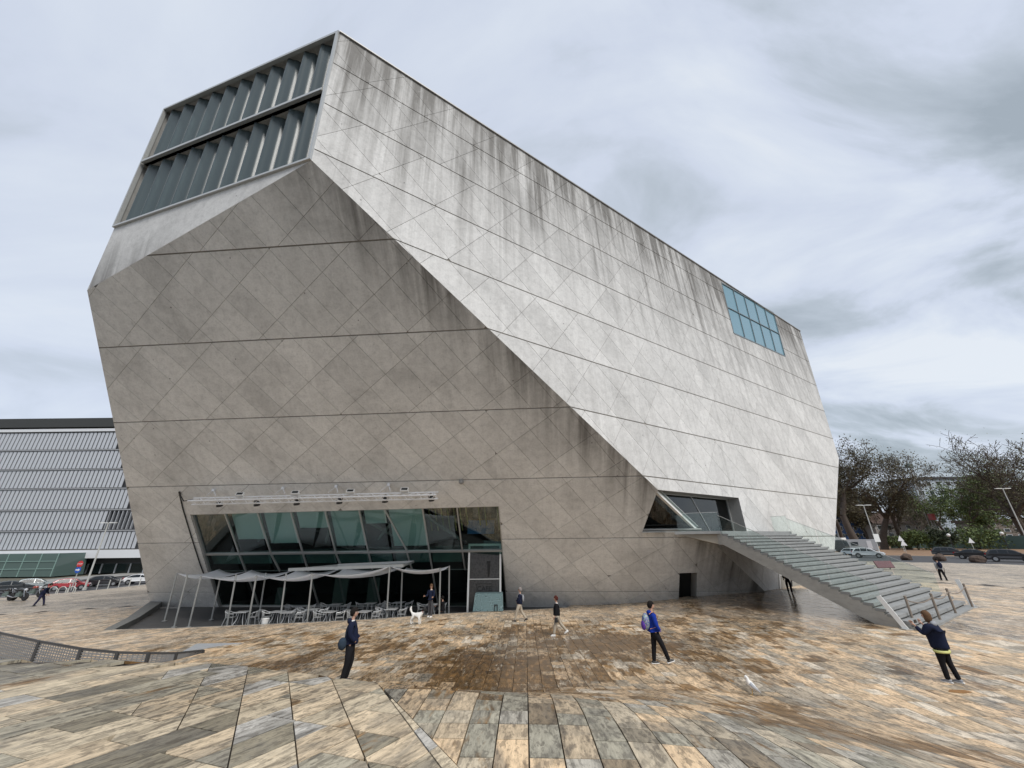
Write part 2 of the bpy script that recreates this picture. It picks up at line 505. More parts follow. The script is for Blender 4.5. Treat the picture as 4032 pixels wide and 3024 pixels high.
    rr = nn('ShaderNodeMapRange'); rr.inputs[3].default_value = .62; rr.inputs[4].default_value = .10; ln(wet, rr.inputs[0])
    ln(rr.outputs[0], b.inputs['Roughness'])
    b.inputs['Specular IOR Level'].default_value = .45
    bn = nn('ShaderNodeBump'); bn.inputs['Strength'].default_value = .35; bn.inputs['Distance'].default_value = .012
    ln(math_('ADD', veins, fine), bn.inputs['Height']); ln(bn.outputs[0], b.inputs['Normal'])
    return m
M_STONE = stone_material()
M_JOINT = mat('joint_dirt', (.045, .037, .03), .85, nscale=4, var=.2)
M_ASPH = mat('asphalt', (.055, .055, .058), .8, nscale=3, var=.15, bump=.2)
M_PAVE = mat('concrete_paving', (.27, .265, .25), .8, nscale=2, var=.1)
M_TERR = mat('dark_slate', (.06, .06, .06), .55, nscale=1.5, var=.15)

rnd = random.Random(7)
PALETTE = {
    'dune': [((.50, .42, .30), 4), ((.37, .335, .255), 4), ((.56, .45, .31), 3), ((.45, .43, .39), 2), ((.25, .22, .16), 2)],
    'mid': [((.66, .48, .30), 6), ((.56, .42, .27), 4), ((.64, .55, .43), 3), ((.42, .35, .26), 2)],
    'near': [((.64, .475, .30), 6), ((.34, .315, .245), 4), ((.47, .40, .295), 3), ((.42, .39, .33), 2), ((.24, .19, .13), 1)],
    'far': [((.64, .49, .335), 5), ((.57, .44, .305), 4), ((.64, .53, .40), 3), ((.43, .36, .28), 2)]}
def pick(z):
    L = PALETTE[z]; t = rnd.random() * sum(k for _, k in L)
    for c, k in L:
        t -= k
        if t <= 0: break
    j = 1 + rnd.uniform(-.09, .09)
    return tuple(v * j for v in c)
ZONES = [(0, 15, 14, 8, .30, .12), (2, 9.5, 6, 2.5, .5, .2), (5.2, 7.8, 2.5, 1.6, .6, .2), (-7, 14.5, 3, 2, .6, .4), (-.6, 13.6, 3.2, 4.2, 1.0, .75), (3.6, 17.2, 4.2, 3.2, .95, .55), (-4.5, 17.5, 4.5, 4.0, .55, .2), (-9, 20, 6, 4, .45, .1), (1, 20, 5, 2.5, .7, .3),
         (14.5, 24.5, 5.5, 5.5, .45, 1.1), (8.5, 21, 6, 4, .5, .3), (6, 10.5, 3, 3, .35, .1), (-3.2, 10.6, 4, 1.2, .75, .6), (20, 27, 5, 4, .2, .8)]
def zone_of(x, y):
    s = w_ = 0
    for zx, zy, a, b, st, we in ZONES:
        k = math.exp(-(((x - zx) / a) ** 2 + ((y - zy) / b) ** 2))
        s = max(s, st * k); w_ = max(w_, we * k)
    az = math.degrees(math.atan2(x, y)); r = math.hypot(x, y)
    if -60 < az < -2:            # dark band where dirt gathers along the crest
        k = math.exp(-((r - np.interp(az, CREST[:, 0], CREST[:, 1]) - .55) / .42) ** 2)
        s = max(s, .95 * k); w_ = max(w_, .5 * k)
    return s, w_

# sunken cafe terrace outline (plan), lip points from left to right
LIP = [on_ground(*p) for p in ((410, 2481), (700, 2473), (973, 2461), (1250, 2449), (1518, 2435), (1840, 2412), (1985, 2405), (2230, 2392))]
wall_y = lambda x, z: H_.y + (-(NF_.x * (x - H_.x)) - NF_.z * (z - H_.z)) / NF_.y      # the front face at height z
PARA_IN = V((F_.x + 1.0, F_.y - .2, 0)); PARA = V((F_.x, F_.y, 0))
TERR = [(p.x, p.y) for p in LIP] + [(LIP[-1].x + .6, wall_y(LIP[-1].x + .6, .3) + .6), (F_.x + .2, wall_y(F_.x, .0) + 1.0), (PARA.x - .1, PARA.y + .2)]
def inside(x, y, poly):
    c = False; j = len(poly) - 1
    for i in range(len(poly)):
        if (poly[i][1] > y) != (poly[j][1] > y) and x < (poly[j][0] - poly[i][0]) * (y - poly[i][1]) / (poly[j][1] - poly[i][1]) + poly[i][0]: c = not c
        j = i
    return c
HALLBACK = V((-8, 62, 0))
HALL = [(F_.x + .5, F_.y + .8), (H_.x, H_.y + .9), (K_.x, K_.y + .9), (K_.x - 8, 70), (-36, 75)]
# convex pieces of the terrace for cutting slabs
def ear_pieces(poly):
    from mathutils.geometry import tessellate_polygon
    tr = tessellate_polygon([[V((x, y, 0)) for x, y in poly]])
    res = []
    for a, b, c in tr:
        t = [poly[a], poly[b], poly[c]]
        ar = (t[1][0] - t[0][0]) * (t[2][1] - t[0][1]) - (t[2][0] - t[0][0]) * (t[1][1] - t[0][1])
        res.append(t if ar > 0 else t[::-1])
    return res
TERR_T = ear_pieces(TERR)
HALL_T = ear_pieces(HALL)

def right_limit(x, y):      # kerb of the road on the right: line through (53,64.5) and (62.8,52.7)
    a, b = V((51.5, 66.5)), V((66, 48.8)); d = (b - a)
    return -((x - a.x) * d.y - (y - a.y) * d.x)      # > 0 outside
plaza = tag(empty('plaza'), kind='structure')
bed_v = []; bed_f = []
def plaza_bed():
    xs = np.r_[np.arange(-57, -16, 1.6), np.arange(-16, 16, .4), np.arange(16, 86, 1.6)]
    ys = np.r_[np.arange(-14, 2, 1.6), np.arange(2, 26, .4), np.arange(26, 84, 1.6)]
    X, Y = np.meshgrid(xs, ys); Z = ground_np(X, Y)
    idx = -np.ones(X.shape, int); v = []; f = []; zone = []; 
    def vid(i, j):
        if idx[i, j] < 0:
            idx[i, j] = len(v)
            far = math.hypot(X[i, j], Y[i, j]) > FAR_R
            v.append((X[i, j], Y[i, j], Z[i, j] - (.0 if far else .055)))
        return idx[i, j]
    for i in range(len(ys) - 1):
        for j in range(len(xs) - 1):
            cx, cy = (xs[j] + xs[j + 1]) / 2, (ys[i] + ys[i + 1]) / 2
            if right_limit(cx, cy) > 0: continue
            if inside(cx, cy, TERR) and Z[i, j] > -5: 
                continue
            if inside(cx, cy, HALL): continue
            f.append((vid(i, j), vid(i, j + 1), vid(i + 1, j + 1), vid(i + 1, j)))
    me = bpy.data.meshes.new('bed'); me.from_pydata(v, [], f)
    vi = np.zeros(len(me.loops), int); me.loops.foreach_get('vertex_index', vi); va = np.array(v); nl = len(vi)
    me.uv_layers.new(name='UVMap').data.foreach_set('uv', va[vi][:, :2].astype(np.float32).ravel())
    me.color_attributes.new('tint', 'FLOAT_COLOR', 'CORNER').data.foreach_set('color', np.tile(np.array([.48, .405, .315, 1], np.float32), nl))
    me.color_attributes.new('zone', 'FLOAT_COLOR', 'CORNER').data.foreach_set('color', np.tile(np.array([.1, .05, .5, 1], np.float32), nl))
    mi = [1 if math.hypot(sum(v[k][0] for k in p.vertices) / 4, sum(v[k][1] for k in p.vertices) / 4) > FAR_R else 0 for p in me.polygons]
    me.polygons.foreach_set('material_index', mi)
    link_mesh('bed', me, [M_JOINT, M_STONE], plaza)
FAR_R = 47.0
plaza_bed()

# ------------------------------------------------------------------ slabs
SEAM_P, SEAM_D = V((-1.64, 6.68)), V((math.sin(R(147)), math.cos(R(147))))
def is_dune(x, y):
    az = math.degrees(math.atan2(x, y)); r = math.hypot(x, y)
    rc = np.interp(az, CREST[:, 0], CREST[:, 1]) + 1.6
    side_ = (x - SEAM_P.x) * SEAM_D.y - (y - SEAM_P.y) * SEAM_D.x     # > 0 : left of the seam
    return r < rc and side_ > -1.1 and x < 1.6
slabs = []     # (poly2d, vein direction azimuth, zone name)
def grid_cells(az_a, az_b, wa, wb, x0, x1, y0, y1, test, zname, merge=.55, extra=None):
    """cells bounded by lines of direction az_a and az_b"""
    da = V((math.sin(R(az_a)), math.cos(R(az_a)))); db = V((math.sin(R(az_b)), math.cos(R(az_b))))
    # p = s*da*? + t*db ; s steps wa along da, t steps wb along db
    cors = [(x0, y0), (x1, y0), (x1, y1), (x0, y1)]
    det = da.x * db.y - da.y * db.x
    S = []; T = []
    for x, y in cors:
        S.append((x * db.y - y * db.x) / det); T.append((da.x * y - da.y * x) / det)
    i0, i1 = int(min(S) / wa) - 1, int(max(S) / wa) + 1
    j0, j1 = int(min(T) / wb) - 1, int(max(T) / wb) + 1
    for i in range(i0, i1 + 1):
        j = j0
        while j <= j1:
            n = 2 if rnd.random() < merge else 1
            q = [da * (i * wa) + db * (j * wb), da * ((i + 1) * wa) + db * (j * wb), da * ((i + 1) * wa) + db * ((j + n) * wb), da * (i * wa) + db * ((j + n) * wb)]
            cxy = (q[0] + q[2]) / 2
            j += n
            if not (x0 <= cxy.x <= x1 and y0 <= cxy.y <= y1): continue
            if not test(cxy.x, cxy.y): continue
            poly = ccw([(p.x, p.y, 1) for p in q])
            ps = [poly]
            if extra:
                for nrm, c in extra(cxy.x, cxy.y):
                    ps = [r_ for p in ps for r_ in split_poly(p, nrm, c, 1)]
            for p in ps: slabs.append((p, az_b, zname(cxy.x, cxy.y)))
def cells():
    # dune: rows along 109 deg, columns along 31 deg, cut again by the seams running on from the valley
    cn = (math.cos(R(150)), -math.sin(R(150)))     # normal of the 150 deg lines
    def extra(x, y):
        az = math.degrees(math.atan2(x, y)); res = []
        if az > -36:
            k = (cn[0] * x + cn[1] * y) / .62
            for m_ in (math.floor(k), math.floor(k) + 1): res.append((cn, m_ * .62))
        return res
    grid_cells(109, 31, .52, .56, -16, 2, 3.4, 15, lambda x, y: is_dune(x, y) and (abs(x) / (y + .1) < 1.75), lambda x, y: 'dune', .6, extra)
    def zn(x, y):
        r = math.hypot(x, y)
        if r < 9.2 and x > -3: return 'near' if rnd.random() < 1.15 - max(0, r - 6.5) * .3 else 'mid'
        return 'mid' if r < 24 else 'far'
    def main(x, y):
        if y < 3.6 or math.hypot(x, y) > FAR_R - .5: return False
        if abs(x) > (y + 1.5) * 1.62: return False
        if right_limit(x, y) > 0: return False
        return True
    grid_cells(93, 1.5, .37, .40, -46, 47, 3.6, 47, main, zn, .5)
_arc = [(az, np.interp(az, CREST[:, 0], CREST[:, 1]) + 1.6) for az in (-80, -62, -54, -48, -43, -38, -33, -28, -24, -21)]
DUNE = [(-3.147, 9.0), (1.074, 2.5), (-16, 2.5)] + [(r * math.sin(R(az)), r * math.cos(R(az))) for az, r in _arc]
DUNE_T = ear_pieces(DUNE)
cells()
cut = []
tx = [p[0] for p in TERR]; ty = [p[1] for p in TERR]; hx = [p[0] for p in HALL]; hy = [p[1] for p in HALL]
for poly, az, zn in slabs:
    ps = [poly]
    xs_ = [p[0] for p in poly]; ys_ = [p[1] for p in poly]
    if zn == 'dune':
        sn = (-SEAM_D.y, SEAM_D.x)      # keep the left side of the seam
        q_ = clip_poly(poly, sn, sn[0] * SEAM_P.x + sn[1] * SEAM_P.y - .012, 0)
        ps = [q_] if q_ else []
    for tris, X_, Y_ in ((TERR_T, tx, ty), (HALL_T, hx, hy)) + (((DUNE_T, [-17, 1.1], [2, 15]),) if zn != 'dune' else ()):
        if max(xs_) < min(X_) or min(xs_) > max(X_) or max(ys_) < min(Y_) or min(ys_) > max(Y_): continue
        for tri in tris: ps = [q for p in ps for q in subtract(p, tri)]
    for p in ps:
        if abs(area2(p)) > .01: cut.append((p, az, zn))
# the seam between the two layings is wider
def slab_geo(poly, az, zn):
    r = math.hypot(poly[0][0], poly[0][1])
    ins = inset(poly, {1: .0062 if r > 7.5 else .0078})
    if not ins: return None
    # long slabs follow the curve of the ground: cut in two across the length
    xs_ = np.array([p[0] for p in ins]); ys_ = np.array([p[1] for p in ins]); z = ground_np(xs_, ys_)
    z = z + rnd.uniform(-.0025, .0025)
    n = len(ins)
    v = [(xs_[i], ys_[i], z[i]) for i in range(n)] + [(xs_[i], ys_[i], z[i] - .05) for i in range(n)]
    f = [tuple(range(n))] + [(i, n + i, n + (i + 1) % n, (i + 1) % n) for i in range(n)]
    return v, f
def slab_mesh(items, name):
    v = []; f = []; uvs = []; tint = []; zone = []
    for poly, az, zn, geo, col, zo in items:
        n = len(v); v += geo[0]
        ca, sa = math.cos(R(az)), math.sin(R(az)); ox = rnd.uniform(0, 40) * 0
        for fc in geo[1]:
            f.append(tuple(k + n for k in fc))
            for k in fc:
                x, y, _ = geo[0][k]
                uvs.append((x * ca - y * sa, x * sa + y * ca)); tint.append(col + (1,)); zone.append(zo + (1,))
    me = bpy.data.meshes.new(name); me.from_pydata(v, [], f)
    uvl = me.uv_layers.new(name='UVMap'); uvl.data.foreach_set('uv', np.array(uvs, np.float32).ravel())
    ta = me.color_attributes.new('tint', 'FLOAT_COLOR', 'CORNER'); ta.data.foreach_set('color', np.array(tint, np.float32).ravel())
    za = me.color_attributes.new('zone', 'FLOAT_COLOR', 'CORNER'); za.data.foreach_set('color', np.array(zone, np.float32).ravel())
    return me
items = []
for poly, az, zn in cut:
    geo = slab_geo(poly, az, zn)
    if not geo: continue
    cx = sum(p[0] for p in poly) / len(poly); cy = sum(p[1] for p in poly) / len(poly)
    st, we = zone_of(cx, cy)
    st = min(1, st * rnd.uniform(.7, 1.1) + (.28 if rnd.random() < .08 else .04)); 
    colr = pick(zn)
    row = int(math.floor((cy + cx * .05) / .40)); rh = (row * 7919 % 97) / 97
    if zn in ('near', 'mid') and rh < .17 and rnd.random() < .42: st = max(st, .75)
    if zn == 'near' and rh > .80: colr = tuple(v_ * .55 + g_ * .45 for v_, g_ in zip(colr, (.27, .255, .205)))
    items.append((poly, az, zn, geo, colr, (st, we, rnd.random())))
def img_size(it):
    pr = [proj(p) for p in it[3][0][:len(it[3][0]) // 2]]
    if any(p is None for p in pr): return 0
    ar = 0
    for i in range(len(pr)):
        a, b = pr[i], pr[(i + 1) % len(pr)]; ar += a[0] * b[1] - b[0] * a[1]
    mx = sum(p[0] for p in pr) / len(pr); my = sum(p[1] for p in pr) / len(pr)
    if not (-60 < mx < 4092 and my < 3090): return 0
    return abs(ar)
items.sort(key=img_size, reverse=True)
for it in items[:300]:
    n = len(it[3][0]); c = np.mean(np.array(it[3][0][:n // 2]), axis=0)
    me = slab_mesh([it], 'slab')
    me.transform(Matrix.Translation(-V(c)))
    link_mesh('slab', me, M_STONE, plaza, loc=V(c))
o = link_mesh('slab', slab_mesh(items[300:], 'slab'), M_STONE, plaza); o['kind'] = 'stuff'
print('slabs', len(items))

# ------------------------------------------------------------------ cafe terrace floor, lip, parapet
tb = MB()
n = len(TERR)
tb.add([(x, y, 0.0) for x, y in TERR] , [tuple(range(n))] if area2([(x, y, 0) for x, y in TERR]) > 0 else [tuple(range(n))[::-1]])
o = tb.build('terrace_floor', M_TERR); tag(o, kind='structure')
lb = MB()
for a, b in zip(LIP[:-1], LIP[1:]):
    d = (b - a); d.z = 0; nrm = V((-d.y, d.x, 0)).normalized()
    k = 6
    for i in range(k):
        p = a.lerp(b, i / k); q = a.lerp(b, (i + 1) / k)
        zp, zq = gz(p.x, p.y) + .004, gz(q.x, q.y) + .004
        lb.prism([(p.x, p.y, -.02), (q.x, q.y, -.02), (q.x, q.y, zq), (p.x, p.y, zp)], nrm * .09)
o = lb.build('terrace_kerb', M_PAVE); tag(o, kind='structure')

# ------------------------------------------------------------------ roads and land beyond
def sheet(name, pts, m, kind='structure', dz=0):
    b = MB(); b.add([(x, y, z + dz) for x, y, z in pts], [tuple(range(len(pts)))])
    o_ = b.build(name, m); tag(o_, kind=kind); return o_
land = MB()
gx = [-1500, -300, -120, -57, 0, 70, 130, 300, 1500]; gzv = [-2.0, -1.6, -1.45, -1.42, -1.6, -.2, .86, .86, .86]
gy = [-300, -20, 85, 160, 400, 1800]
vv = [(x, y, z - (0.0 if y > 60 else 2.2)) for y in gy for x, z in zip(gx, gzv)]
nx = len(gx)
land.add(vv, [(i * nx + j, i * nx + j + 1, (i + 1) * nx + j + 1, (i + 1) * nx + j) for i in range(len(gy) - 1) for j in range(nx - 1)])
M_LAND = mat('land', (.12, .11, .085), .9, nscale=.05, var=.2)
tag(land.build('ground', M_LAND), kind='structure')
# streets
M_KERB = mat('kerb_stone', (.33, .32, .30), .8, var=.1)
sheet('street', [(-57.2, -10, -1.30), (-57.2, 110, -1.30), (-78, 110, -1.30), (-78, -10, -1.30)][::-1], M_ASPH)
sheet('pavement', [(-78, -10, -1.18), (-78, 110, -1.18), (-86, 110, -1.18), (-86, -10, -1.18)][::-1], M_PAVE)
kb = MB(); kb.bar((-57.1, -10, -1.25), (-57.1, 84, -1.25), .25, .22); tag(kb.build('kerb', M_KERB), kind='structure')
ra, rb = V((51.5, 66.5, 0)), V((66, 48.8, 0)); rd = (rb - ra).normalized(); rn = V((-rd.y, rd.x, 0))
if rn.x < 0: rn = -rn
def rpt(s, t, z=1.0): p = ra + rd * s + rn * t; return (p.x, p.y, z)
sheet('road', [rpt(-120, .1, .98), rpt(120, .1, .98), rpt(120, 27, .98), rpt(-120, 27, .98)], M_ASPH)
kb = MB(); kb.bar(rpt(-60, 0, 1.02), rpt(60, 0, 1.02), .28, .2); kb.bar(rpt(-120, 27, 1.02), rpt(120, 27, 1.02), .28, .24)
tag(kb.build('kerb', M_KERB), kind='structure')
M_EARTH = mat('park_earth', (.23, .14, .08), .9, nscale=.35, var=.3)
sheet('park_ground', [rpt(-160, 27.2, 1.08), rpt(140, 27.2, 1.08), rpt(140, 120, 1.35), rpt(-160, 120, 1.35)], M_EARTH)

# ------------------------------------------------------------------ board-marked white concrete
def concrete_material(name, base, stain, dark_top, mott=.62):
    m = bpy.data.materials.new(name); t, b = nodes_of(m); nn = t.nodes.new; ln = t.links.new
    uv = nn('ShaderNodeUVMap'); uv.uv_map = 'UVMap'
    def nz(su, sv, det=6, ro=.6, dist=0., off=0.):
        mp_ = nn('ShaderNodeMapping'); mp_.inputs['Scale'].default_value = (su, sv, 1); mp_.inputs['Location'].default_value = (off, off * 1.3, off)
        ln(uv.outputs[0], mp_.inputs[0])
        x = nn('ShaderNodeTexNoise'); x.inputs['Scale'].default_value = 1; x.inputs['Detail'].default_value = det; x.inputs['Roughness'].default_value = ro; x.inputs['Distortion'].default_value = dist
        ln(mp_.outputs[0], x.inputs['Vector']); return x.outputs['Fac']
    def rmp(fac, stops):
        r = nn('ShaderNodeValToRGB'); r.color_ramp.elements.remove(r.color_ramp.elements[1])
        r.color_ramp.elements[0].position = stops[0][0]; r.color_ramp.elements[0].color = (stops[0][1],) * 3 + (1,)
        for p, c in stops[1:]:
            e_ = r.color_ramp.elements.new(p); e_.color = (c,) * 3 + (1,)
        ln(fac, r.inputs[0]); return r.outputs[0]
    def mixc(f, a, b2, mode='MIX'):
        x = nn('ShaderNodeMixRGB'); x.blend_type = mode
        if isinstance(f, (int, float)): x.inputs[0].default_value = f
        else: ln(f, x.inputs[0])
        for i, s in ((1, a), (2, b2)):
            if isinstance(s, tuple): x.inputs[i].default_value = s
            else: ln(s, x.inputs[i])
        return x.outputs[0]
    def mt(op, a, b2):
        n = nn('ShaderNodeMath'); n.operation = op
        for i, s in enumerate((a, b2)):
            if isinstance(s, (int, float)): n.inputs[i].default_value = s
            else: ln(s, n.inputs[i])
        return n.outputs[0]
    c = mixc(mott, base + (1,), rmp(nz(.30, .34, 8, .64, .35), [(.32, .68), (.44, .90), (.5, 1.0), (.56, 1.03), (.7, 1.16)]), 'MULTIPLY')
    c = mixc(.55, c, rmp(nz(2.6, 2.6, 7, .68, .4, 4.), [(.3, .72), (.5, 1.), (.68, 1.14)]), 'MULTIPLY')
    c = mixc(.4, c, rmp(nz(9, 9, 5, .7, .2, 2.), [(.32, .7), (.5, 1.), (.7, 1.12)]), 'MULTIPLY')
    at = nn('ShaderNodeAttribute'); at.attribute_name = 'tone'
    c = mixc(1.0, c, at.outputs['Color'], 'MULTIPLY')
    # water streaks running down the slope of the face: v of the UV map counts metres up the face
    dr = nn('ShaderNodeAttribute'); dr.attribute_name = 'dirt'
    run = mt('MULTIPLY', rmp(nz(1.5, .045, 5, .62, .25, 8.), [(.44, 0.), (.62, 1.)]), rmp(nz(.22, .12, 4, .55, .4, 1.), [(.36, .05), (.62, 1.)]))
    run2 = rmp(nz(3.8, .10, 5, .6, .2, 15.), [(.5, 0.), (.7, .8)])
    k = mt('ADD', mt('MULTIPLY', run, stain), mt('MULTIPLY', mt('MULTIPLY', run2, stain), .55))
    k = mt('MULTIPLY', k, mt('ADD', .38, mt('MULTIPLY', dr.outputs['Fac'], 1.3)))
    topn = mt('MULTIPLY', dr.outputs['Fac'], mt('ADD', .55, mt('MULTIPLY', mt('ADD', nz(1.0, .07, 6, .65, .3, 21.), -.5), 3.0)))
    kk = nn('ShaderNodeMath'); kk.operation = 'ADD'; kk.use_clamp = True; ln(k, kk.inputs[0]); ln(mt('MULTIPLY', topn, dark_top), kk.inputs[1])
    c = mixc(mt('MULTIPLY', kk.outputs[0], .85), c, (.095, .088, .078, 1))
    # faint efflorescence and bolt pits
    c = mixc(rmp(nz(.8, .5, 6, .7, 1.2, 30.), [(.60, 0.), (.72, .22)]), c, (.62, .61, .58, 1))
    vo = nn('ShaderNodeTexVoronoi'); vo.inputs['Scale'].default_value = .9; ln(uv.outputs[0], vo.inputs['Vector'])
    c = mixc(rmp(vo.outputs['Distance'], [(.03, .7), (.045, 0.)]), c, (.06, .055, .05, 1))
    ln(c, b.inputs['Base Color']); b.inputs['Roughness'].default_value = .72; b.inputs['Specular IOR Level'].default_value = .3
    bn = nn('ShaderNodeBump'); bn.inputs['Strength'].default_value = .25; bn.inputs['Distance'].default_value = .02
    ln(nz(5, 5, 6, .7, .2, 3.), bn.inputs['Height']); ln(bn.outputs[0], b.inputs['Normal'])
    return m
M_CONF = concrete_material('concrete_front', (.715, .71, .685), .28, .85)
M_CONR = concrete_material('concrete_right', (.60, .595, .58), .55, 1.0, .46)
M_CJ = mat('concrete_joint', (.24, .225, .20), .85, nscale=1.5, var=.3)
M_SLIVER = M_CONR
M_COPE = mat('metal_coping', (.30, .30, .295), .5, metal=.2)
M_FRAME = mat('aluminium_frame', (.48, .485, .47), .4, metal=.55, var=.03)
M_WHITE = mat('white_frame', (.72, .72, .70), .45, var=.03)
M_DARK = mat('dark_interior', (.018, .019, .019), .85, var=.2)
M_SOFF = mat('soffit_concrete', (.42, .42, .40), .8, var=.15)

hall = thing('concert_hall', 'huge faceted pale concrete hall with leaning faces and a corrugated glass window', 'building')

class Face:
    """plane coordinates of a wall: u along the horizontal, v up the slope, out = outward normal"""
    def __init__(s, O, n):
        s.O = O; s.n = n.normalized()
        s.u = V((0, 0, 1)).cross(s.n).normalized()
        s.v = s.n.cross(s.u).normalized()
    def uv(s, P): d = P - s.O; return (d.dot(s.u), d.dot(s.v))
    def P(s, u, v, d=0.0): return s.O + s.u * u + s.v * v + s.n * d
FF = Face(H_, NF_); FR = Face(H_, NR_); FW = Face(D_, NW_)
BAND = 3.51
def levels(face, z0, k):      # v coordinate of the joint k bands above H
    return (k * BAND + (z0 - face.O.z)) / face.v.z
VF = [(1.1 + k * BAND - H_.z) / FF.v.z for k in range(-1, 7)]
VR = [(1.1 + k * BAND - H_.z) / FR.v.z for k in range(-1, 9)]
def wall_panels(part, face, outline, holes, vlev, ang1, sp1, ang2, sp2, m, seed, dirt, off=(0, 0), gw=.010):
    r_ = random.Random(seed)
    outline = ccw([(u, v, 0) for u, v in outline])
    bands = []; cur = [outline]
    # bands
    res = []; rest = outline
    for lv in vlev:
        lo = clip_poly(rest, (0, 1), lv, 2); rest = clip_poly(rest, (0, -1), -lv, 2)
        if lo: res.append(lo)
        if not rest: break
    if rest: res.append(rest)
    cells_ = []
    for bi, b in enumerate(res):
        ps = [b]
        for an, sp, k0 in ((ang1, sp1, off[0]), (ang2, sp2, off[1])):
            nrm = (math.cos(R(an)), math.sin(R(an)))
            ds = [nrm[0] * x + nrm[1] * y for p in ps for x, y, _ in p]
            sh = k0 + r_.uniform(-.25, .25) * sp
            for k in range(int(min(ds) / sp) - 2, int(max(ds) / sp) + 3):
                c_ = k * sp + sh
                if not (min(ds) < c_ < max(ds)): continue
                ps = [q for p in ps for q in split_poly(p, nrm, c_, 1)]
        cells_ += ps
    fin = []
    for c_ in cells_:
        ps = [c_]
        for h in holes: ps = [q for p in ps for q in subtract(p, h)]
        fin += [p for p in ps if abs(area2(p)) > .03]
    out_ = []
    for p in fin:
        q = inset(p, {1: gw, 2: .036})
        if not q: continue
        n = len(q)
        v = [face.P(x, y, r_.uniform(-.0015, .0015) * 0) for x, y, _ in q] + [face.P(x, y, -.035) for x, y, _ in q]
        f = [tuple(range(n))] + [(i, n + i, n + (i + 1) % n, (i + 1) % n) for i in range(n)]
        tone = 1 + r_.uniform(-.07, .06)
        uvs = [(x, y) for x, y, _ in q] * 2
        out_.append((v, f, uvs, tone))
    return out_, fin
def panel_mesh(items_, name, dirt):
    v = []; f = []; uvs = []; tn = []; dt = []
    for vv_, ff_, uu, tone in items_:
        n = len(v); v += [tuple(p) for p in vv_]
        for fc in ff_:
            f.append(tuple(k + n for k in fc))
            for k in fc:
                uvs.append(uu[k]); tn.append((tone, tone, tone, 1)); dt.append(dirt(vv_[k]))
    me = bpy.data.meshes.new(name); me.from_pydata(v, [], f)
    u_ = me.uv_layers.new(name='UVMap'); u_.data.foreach_set('uv', np.array(uvs, np.float32).ravel())
    a = me.color_attributes.new('tone', 'FLOAT_COLOR', 'CORNER'); a.data.foreach_set('color', np.array(tn, np.float32).ravel())
    d = me.attributes.new('dirt', 'FLOAT', 'CORNER'); d.data.foreach_set('value', np.array(dt, np.float32))
    return me
def cpts(face, *pp): return [face.uv(p) for p in pp]
def hole_of(face, pts): 
    p = [face.uv(q) for q in pts]
    return p if area2([(a, b, 0) for a, b in p]) > 0 else p[::-1]

# openings
CAFE = [onF(748, 2026), onF(1966, 1993), onF(1998, 2402), onF(862, 2396)]       # tl tr br bl
CAFE[2].z; 
SILL_Z = EYE + .44
edge_at = lambda z: H_ + EDGE * ((z - H_.z) / EDGE.z)
G_ = edge_at(EYE + 2.86); GS = edge_at(SILL_Z)
ENT_BL = onF(2528, 2104); ENT_BL = FF.P(FF.uv(ENT_BL)[0], (SILL_Z - H_.z) / FF.v.z)
ENT_TR = onR(2908, 1960); ENT_BR = onR(2940, 2090); ENT_BR = FR.P(FR.uv(ENT_BR)[0], (SILL_Z - H_.z) / FR.v.z)
DOOR = [onF(2676, 2257), onF(2745, 2255), onF(2742, 2362), onF(2672, 2366)]
WIN = [onR(2840, 1113), onR(3046, 1232), onR(3092, 1403), onR(2889, 1312)]
def below(face, P, dz):      # continue the face below ground
    u, v = face.uv(P); return face.P(u, v - dz / face.v.z)
e2 = EDGE; 
HB = H_ + EDGE * (-2.2 / EDGE.z); FB = F_ + (F_ - E_).normalized() * 1.2
KB = K_ + (K_ - J_).normalized() * 3
outF = cpts(FF, D_, HB, FB, E_)
outR = cpts(FR, A_, D_, HB, KB, J_, I_)
fr_part = None
front = MB(); 
def backing(face, outline, holes, name, m, parent, depth=-.035, flat=True):
    ps = [ccw([(u, v, 0) for u, v in outline])]
    for h in holes: ps = [q for p in ps for q in subtract(p, h)]
    b = MB()
    for p in ps:
        b.add([face.P(x, y, depth) for x, y, _ in p], [tuple(range(len(p)))])
    return b.build(name, m, parent)
hF = [hole_of(FF, CAFE), hole_of(FF, [G_, GS, ENT_BL]), hole_of(FF, DOOR)]
hR = [hole_of(FR, [G_, ENT_TR, ENT_BR, GS]), hole_of(FR, WIN)]
wallF = backing(FF, outF, hF, 'front_wall', M_CJ, hall)
wallR = backing(FR, outR, hR, 'side_wall', M_CJ, hall)
# diagonal formwork joints: directions measured in the planes of the walls
def dir_angle(face, on, a, b):
    p, q = face.uv(on(*a)), face.uv(on(*b)); return math.degrees(math.atan2(q[1] - p[1], q[0] - p[0]))
aF1 = dir_angle(FF, onF, (653, 1647), (946, 1330)); aF2 = dir_angle(FF, onF, (940, 1066), (1190, 1316))
aR1 = dir_angle(FR, onR, (2431, 1265), (2592, 1004)); aR2 = dir_angle(FR, onR, (1400, 320), (1750, 735))
print('joint angles', aF1, aF2, aR1, aR2)
def perp_spacing(face, on, ang, a, b):
    n = (math.cos(R(ang + 90)), math.sin(R(ang + 90))); p, q = face.uv(on(*a)), face.uv(on(*b))
    return abs((p[0] - q[0]) * n[0] + (p[1] - q[1]) * n[1])
sF1 = perp_spacing(FF, onF, aF1, (653, 1647), (902, 1640)); sF2 = perp_spacing(FF, onF, aF2, (929, 1375), (1060, 1370))
print('spacings', sF1, sF2)
dirtF = lambda P: max(0.0, 1 - ((P - D_).cross(EDGE)).length / 3.2)          # streaks under the sharp edge
